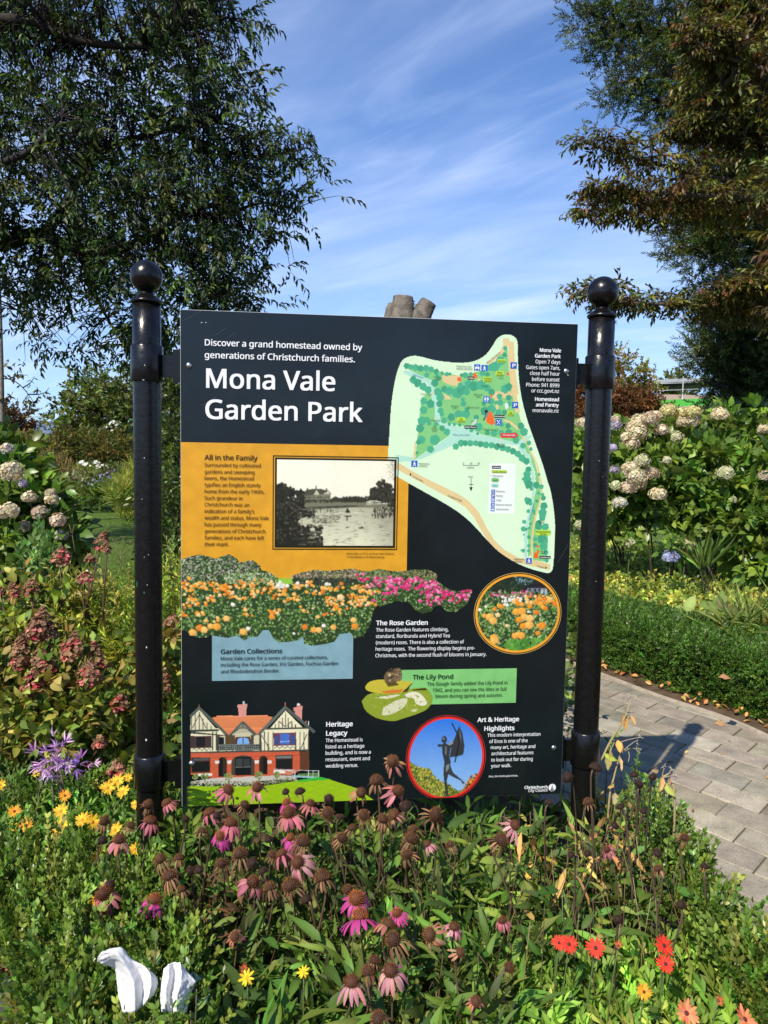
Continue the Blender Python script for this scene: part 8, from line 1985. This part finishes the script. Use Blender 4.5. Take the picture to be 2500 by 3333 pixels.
cloth('larger white crumpled cloth with a folded flap on top, caught in the box shrub', [[(752, 428, .0), (800, 448, .0), (880, 478, .02), (900, 580, .02), (915, 700, .01), (945, 815, .01)], [(754, 392, -.012), (825, 402, -.012), (900, 432, .0), (945, 540, .008), (970, 670, .01), (985, 820, .0)], [(785, 350, -.016), (865, 350, -.016), (935, 405, -.015), (1000, 515, -.01), (1035, 640, -.012), (1040, 815, -.01)], [(838, 328, .0), (930, 316, .0), (985, 382, .0), (1070, 485, .008), (1105, 610, .012), (1095, 770, .008)], [(893, 320, .012), (945, 320, .012), (1008, 398, .012), (1135, 480, -.004), (1165, 590, -.012), (1140, 720, -.008)], [(900, 326, .02), (952, 327, .02), (1022, 412, .022), (1190, 518, .016), (1215, 610, .012), (1185, 690, .012)]], 1.37)
cloth('smaller white crumpled cloth twisted upright in the box shrub, beside the plastic tub', [[(1262, 480, .012), (1248, 560, .012), (1235, 650, .01), (1235, 720, .01), (1245, 810, .01)], [(1298, 448, .0), (1298, 530, -.004), (1285, 620, -.008), (1280, 700, -.006), (1290, 815, .0)], [(1345, 430, .01), (1345, 520, .012), (1335, 610, .012), (1318, 700, .01), (1330, 815, .006)], [(1390, 432, -.004), (1395, 510, -.008), (1385, 610, -.012), (1362, 700, -.012), (1375, 815, -.008)], [(1405, 455, .008), (1448, 530, .004), (1440, 620, .0), (1415, 710, .0), (1410, 835, .0)], [(1415, 470, .016), (1502, 568, .008), (1492, 620, .012), (1455, 730, .012), (1440, 815, .012)]], 1.37)
mt, nt, b = new_mat('clear plastic'); b.inputs['Base Color'].default_value = (.85, .88, .9, 1); b.inputs['Roughness'].default_value = .25; b.inputs['Alpha'].default_value = .3; b.inputs['IOR'].default_value = 1.3
p = at(*zb_(1530, 760), 1.5); g = Geo()
def rr_(s_, z): return [(x * 1.0, y, z) for x, y in rrect(0, 0, .1 * s_, .075 * s_, .018)]
rings = [rr_(.86, -.045), rr_(.97, .035), rr_(1.06, .037), rr_(1.06, .04), rr_(.95, .04), rr_(.84, -.042)]
m_ = len(rings[0]); g.add([q for r_ in rings for q in r_], [(a * m_ + i, a * m_ + (i + 1) % m_, (a + 1) * m_ + (i + 1) % m_, (a + 1) * m_ + i) for a in range(5) for i in range(m_)])
o = g.build('plastic_tub', mt, origin=(0, 0, 0)); o.location = p + np.array([-.02, .03, 0]); o.rotation_euler = (.5, .9, .4); o.scale = (.6, .6, .6)
tag(o, 'clear plastic tub half hidden behind the smaller white cloth', 'container')
import bmesh
bm = bmesh.new(); bmesh.ops.create_icosphere(bm, subdivisions=4, radius=1)
for v in bm.verts:
    c = v.co; f_ = 1 + .12 * math.sin(c.x * 4 + 1) * math.cos(c.y * 3.3) + .07 * math.sin(c.z * 7 + c.x * 5) + .03 * math.sin(c.y * 15 + c.z * 11)
    v.co = Vector((c.x * .11 * f_, c.y * .09 * f_, c.z * .085 * f_))
me = bpy.data.meshes.new('dark_stone'); bm.to_mesh(me); bm.free()
for q in me.polygons: q.use_smooth = True
me.materials.append(plain('dark stone', (.035, .036, .04), .7, .35, noise=.4, nscale=12, bump=.5, bscale=35))
o = bpy.data.objects.new('dark_stone', me); col.objects.link(o); o.location = on_z(20, 3320, .05)
tag(o, 'dark grey stone on the soil at the lower left corner, below the box shrub', 'stone')
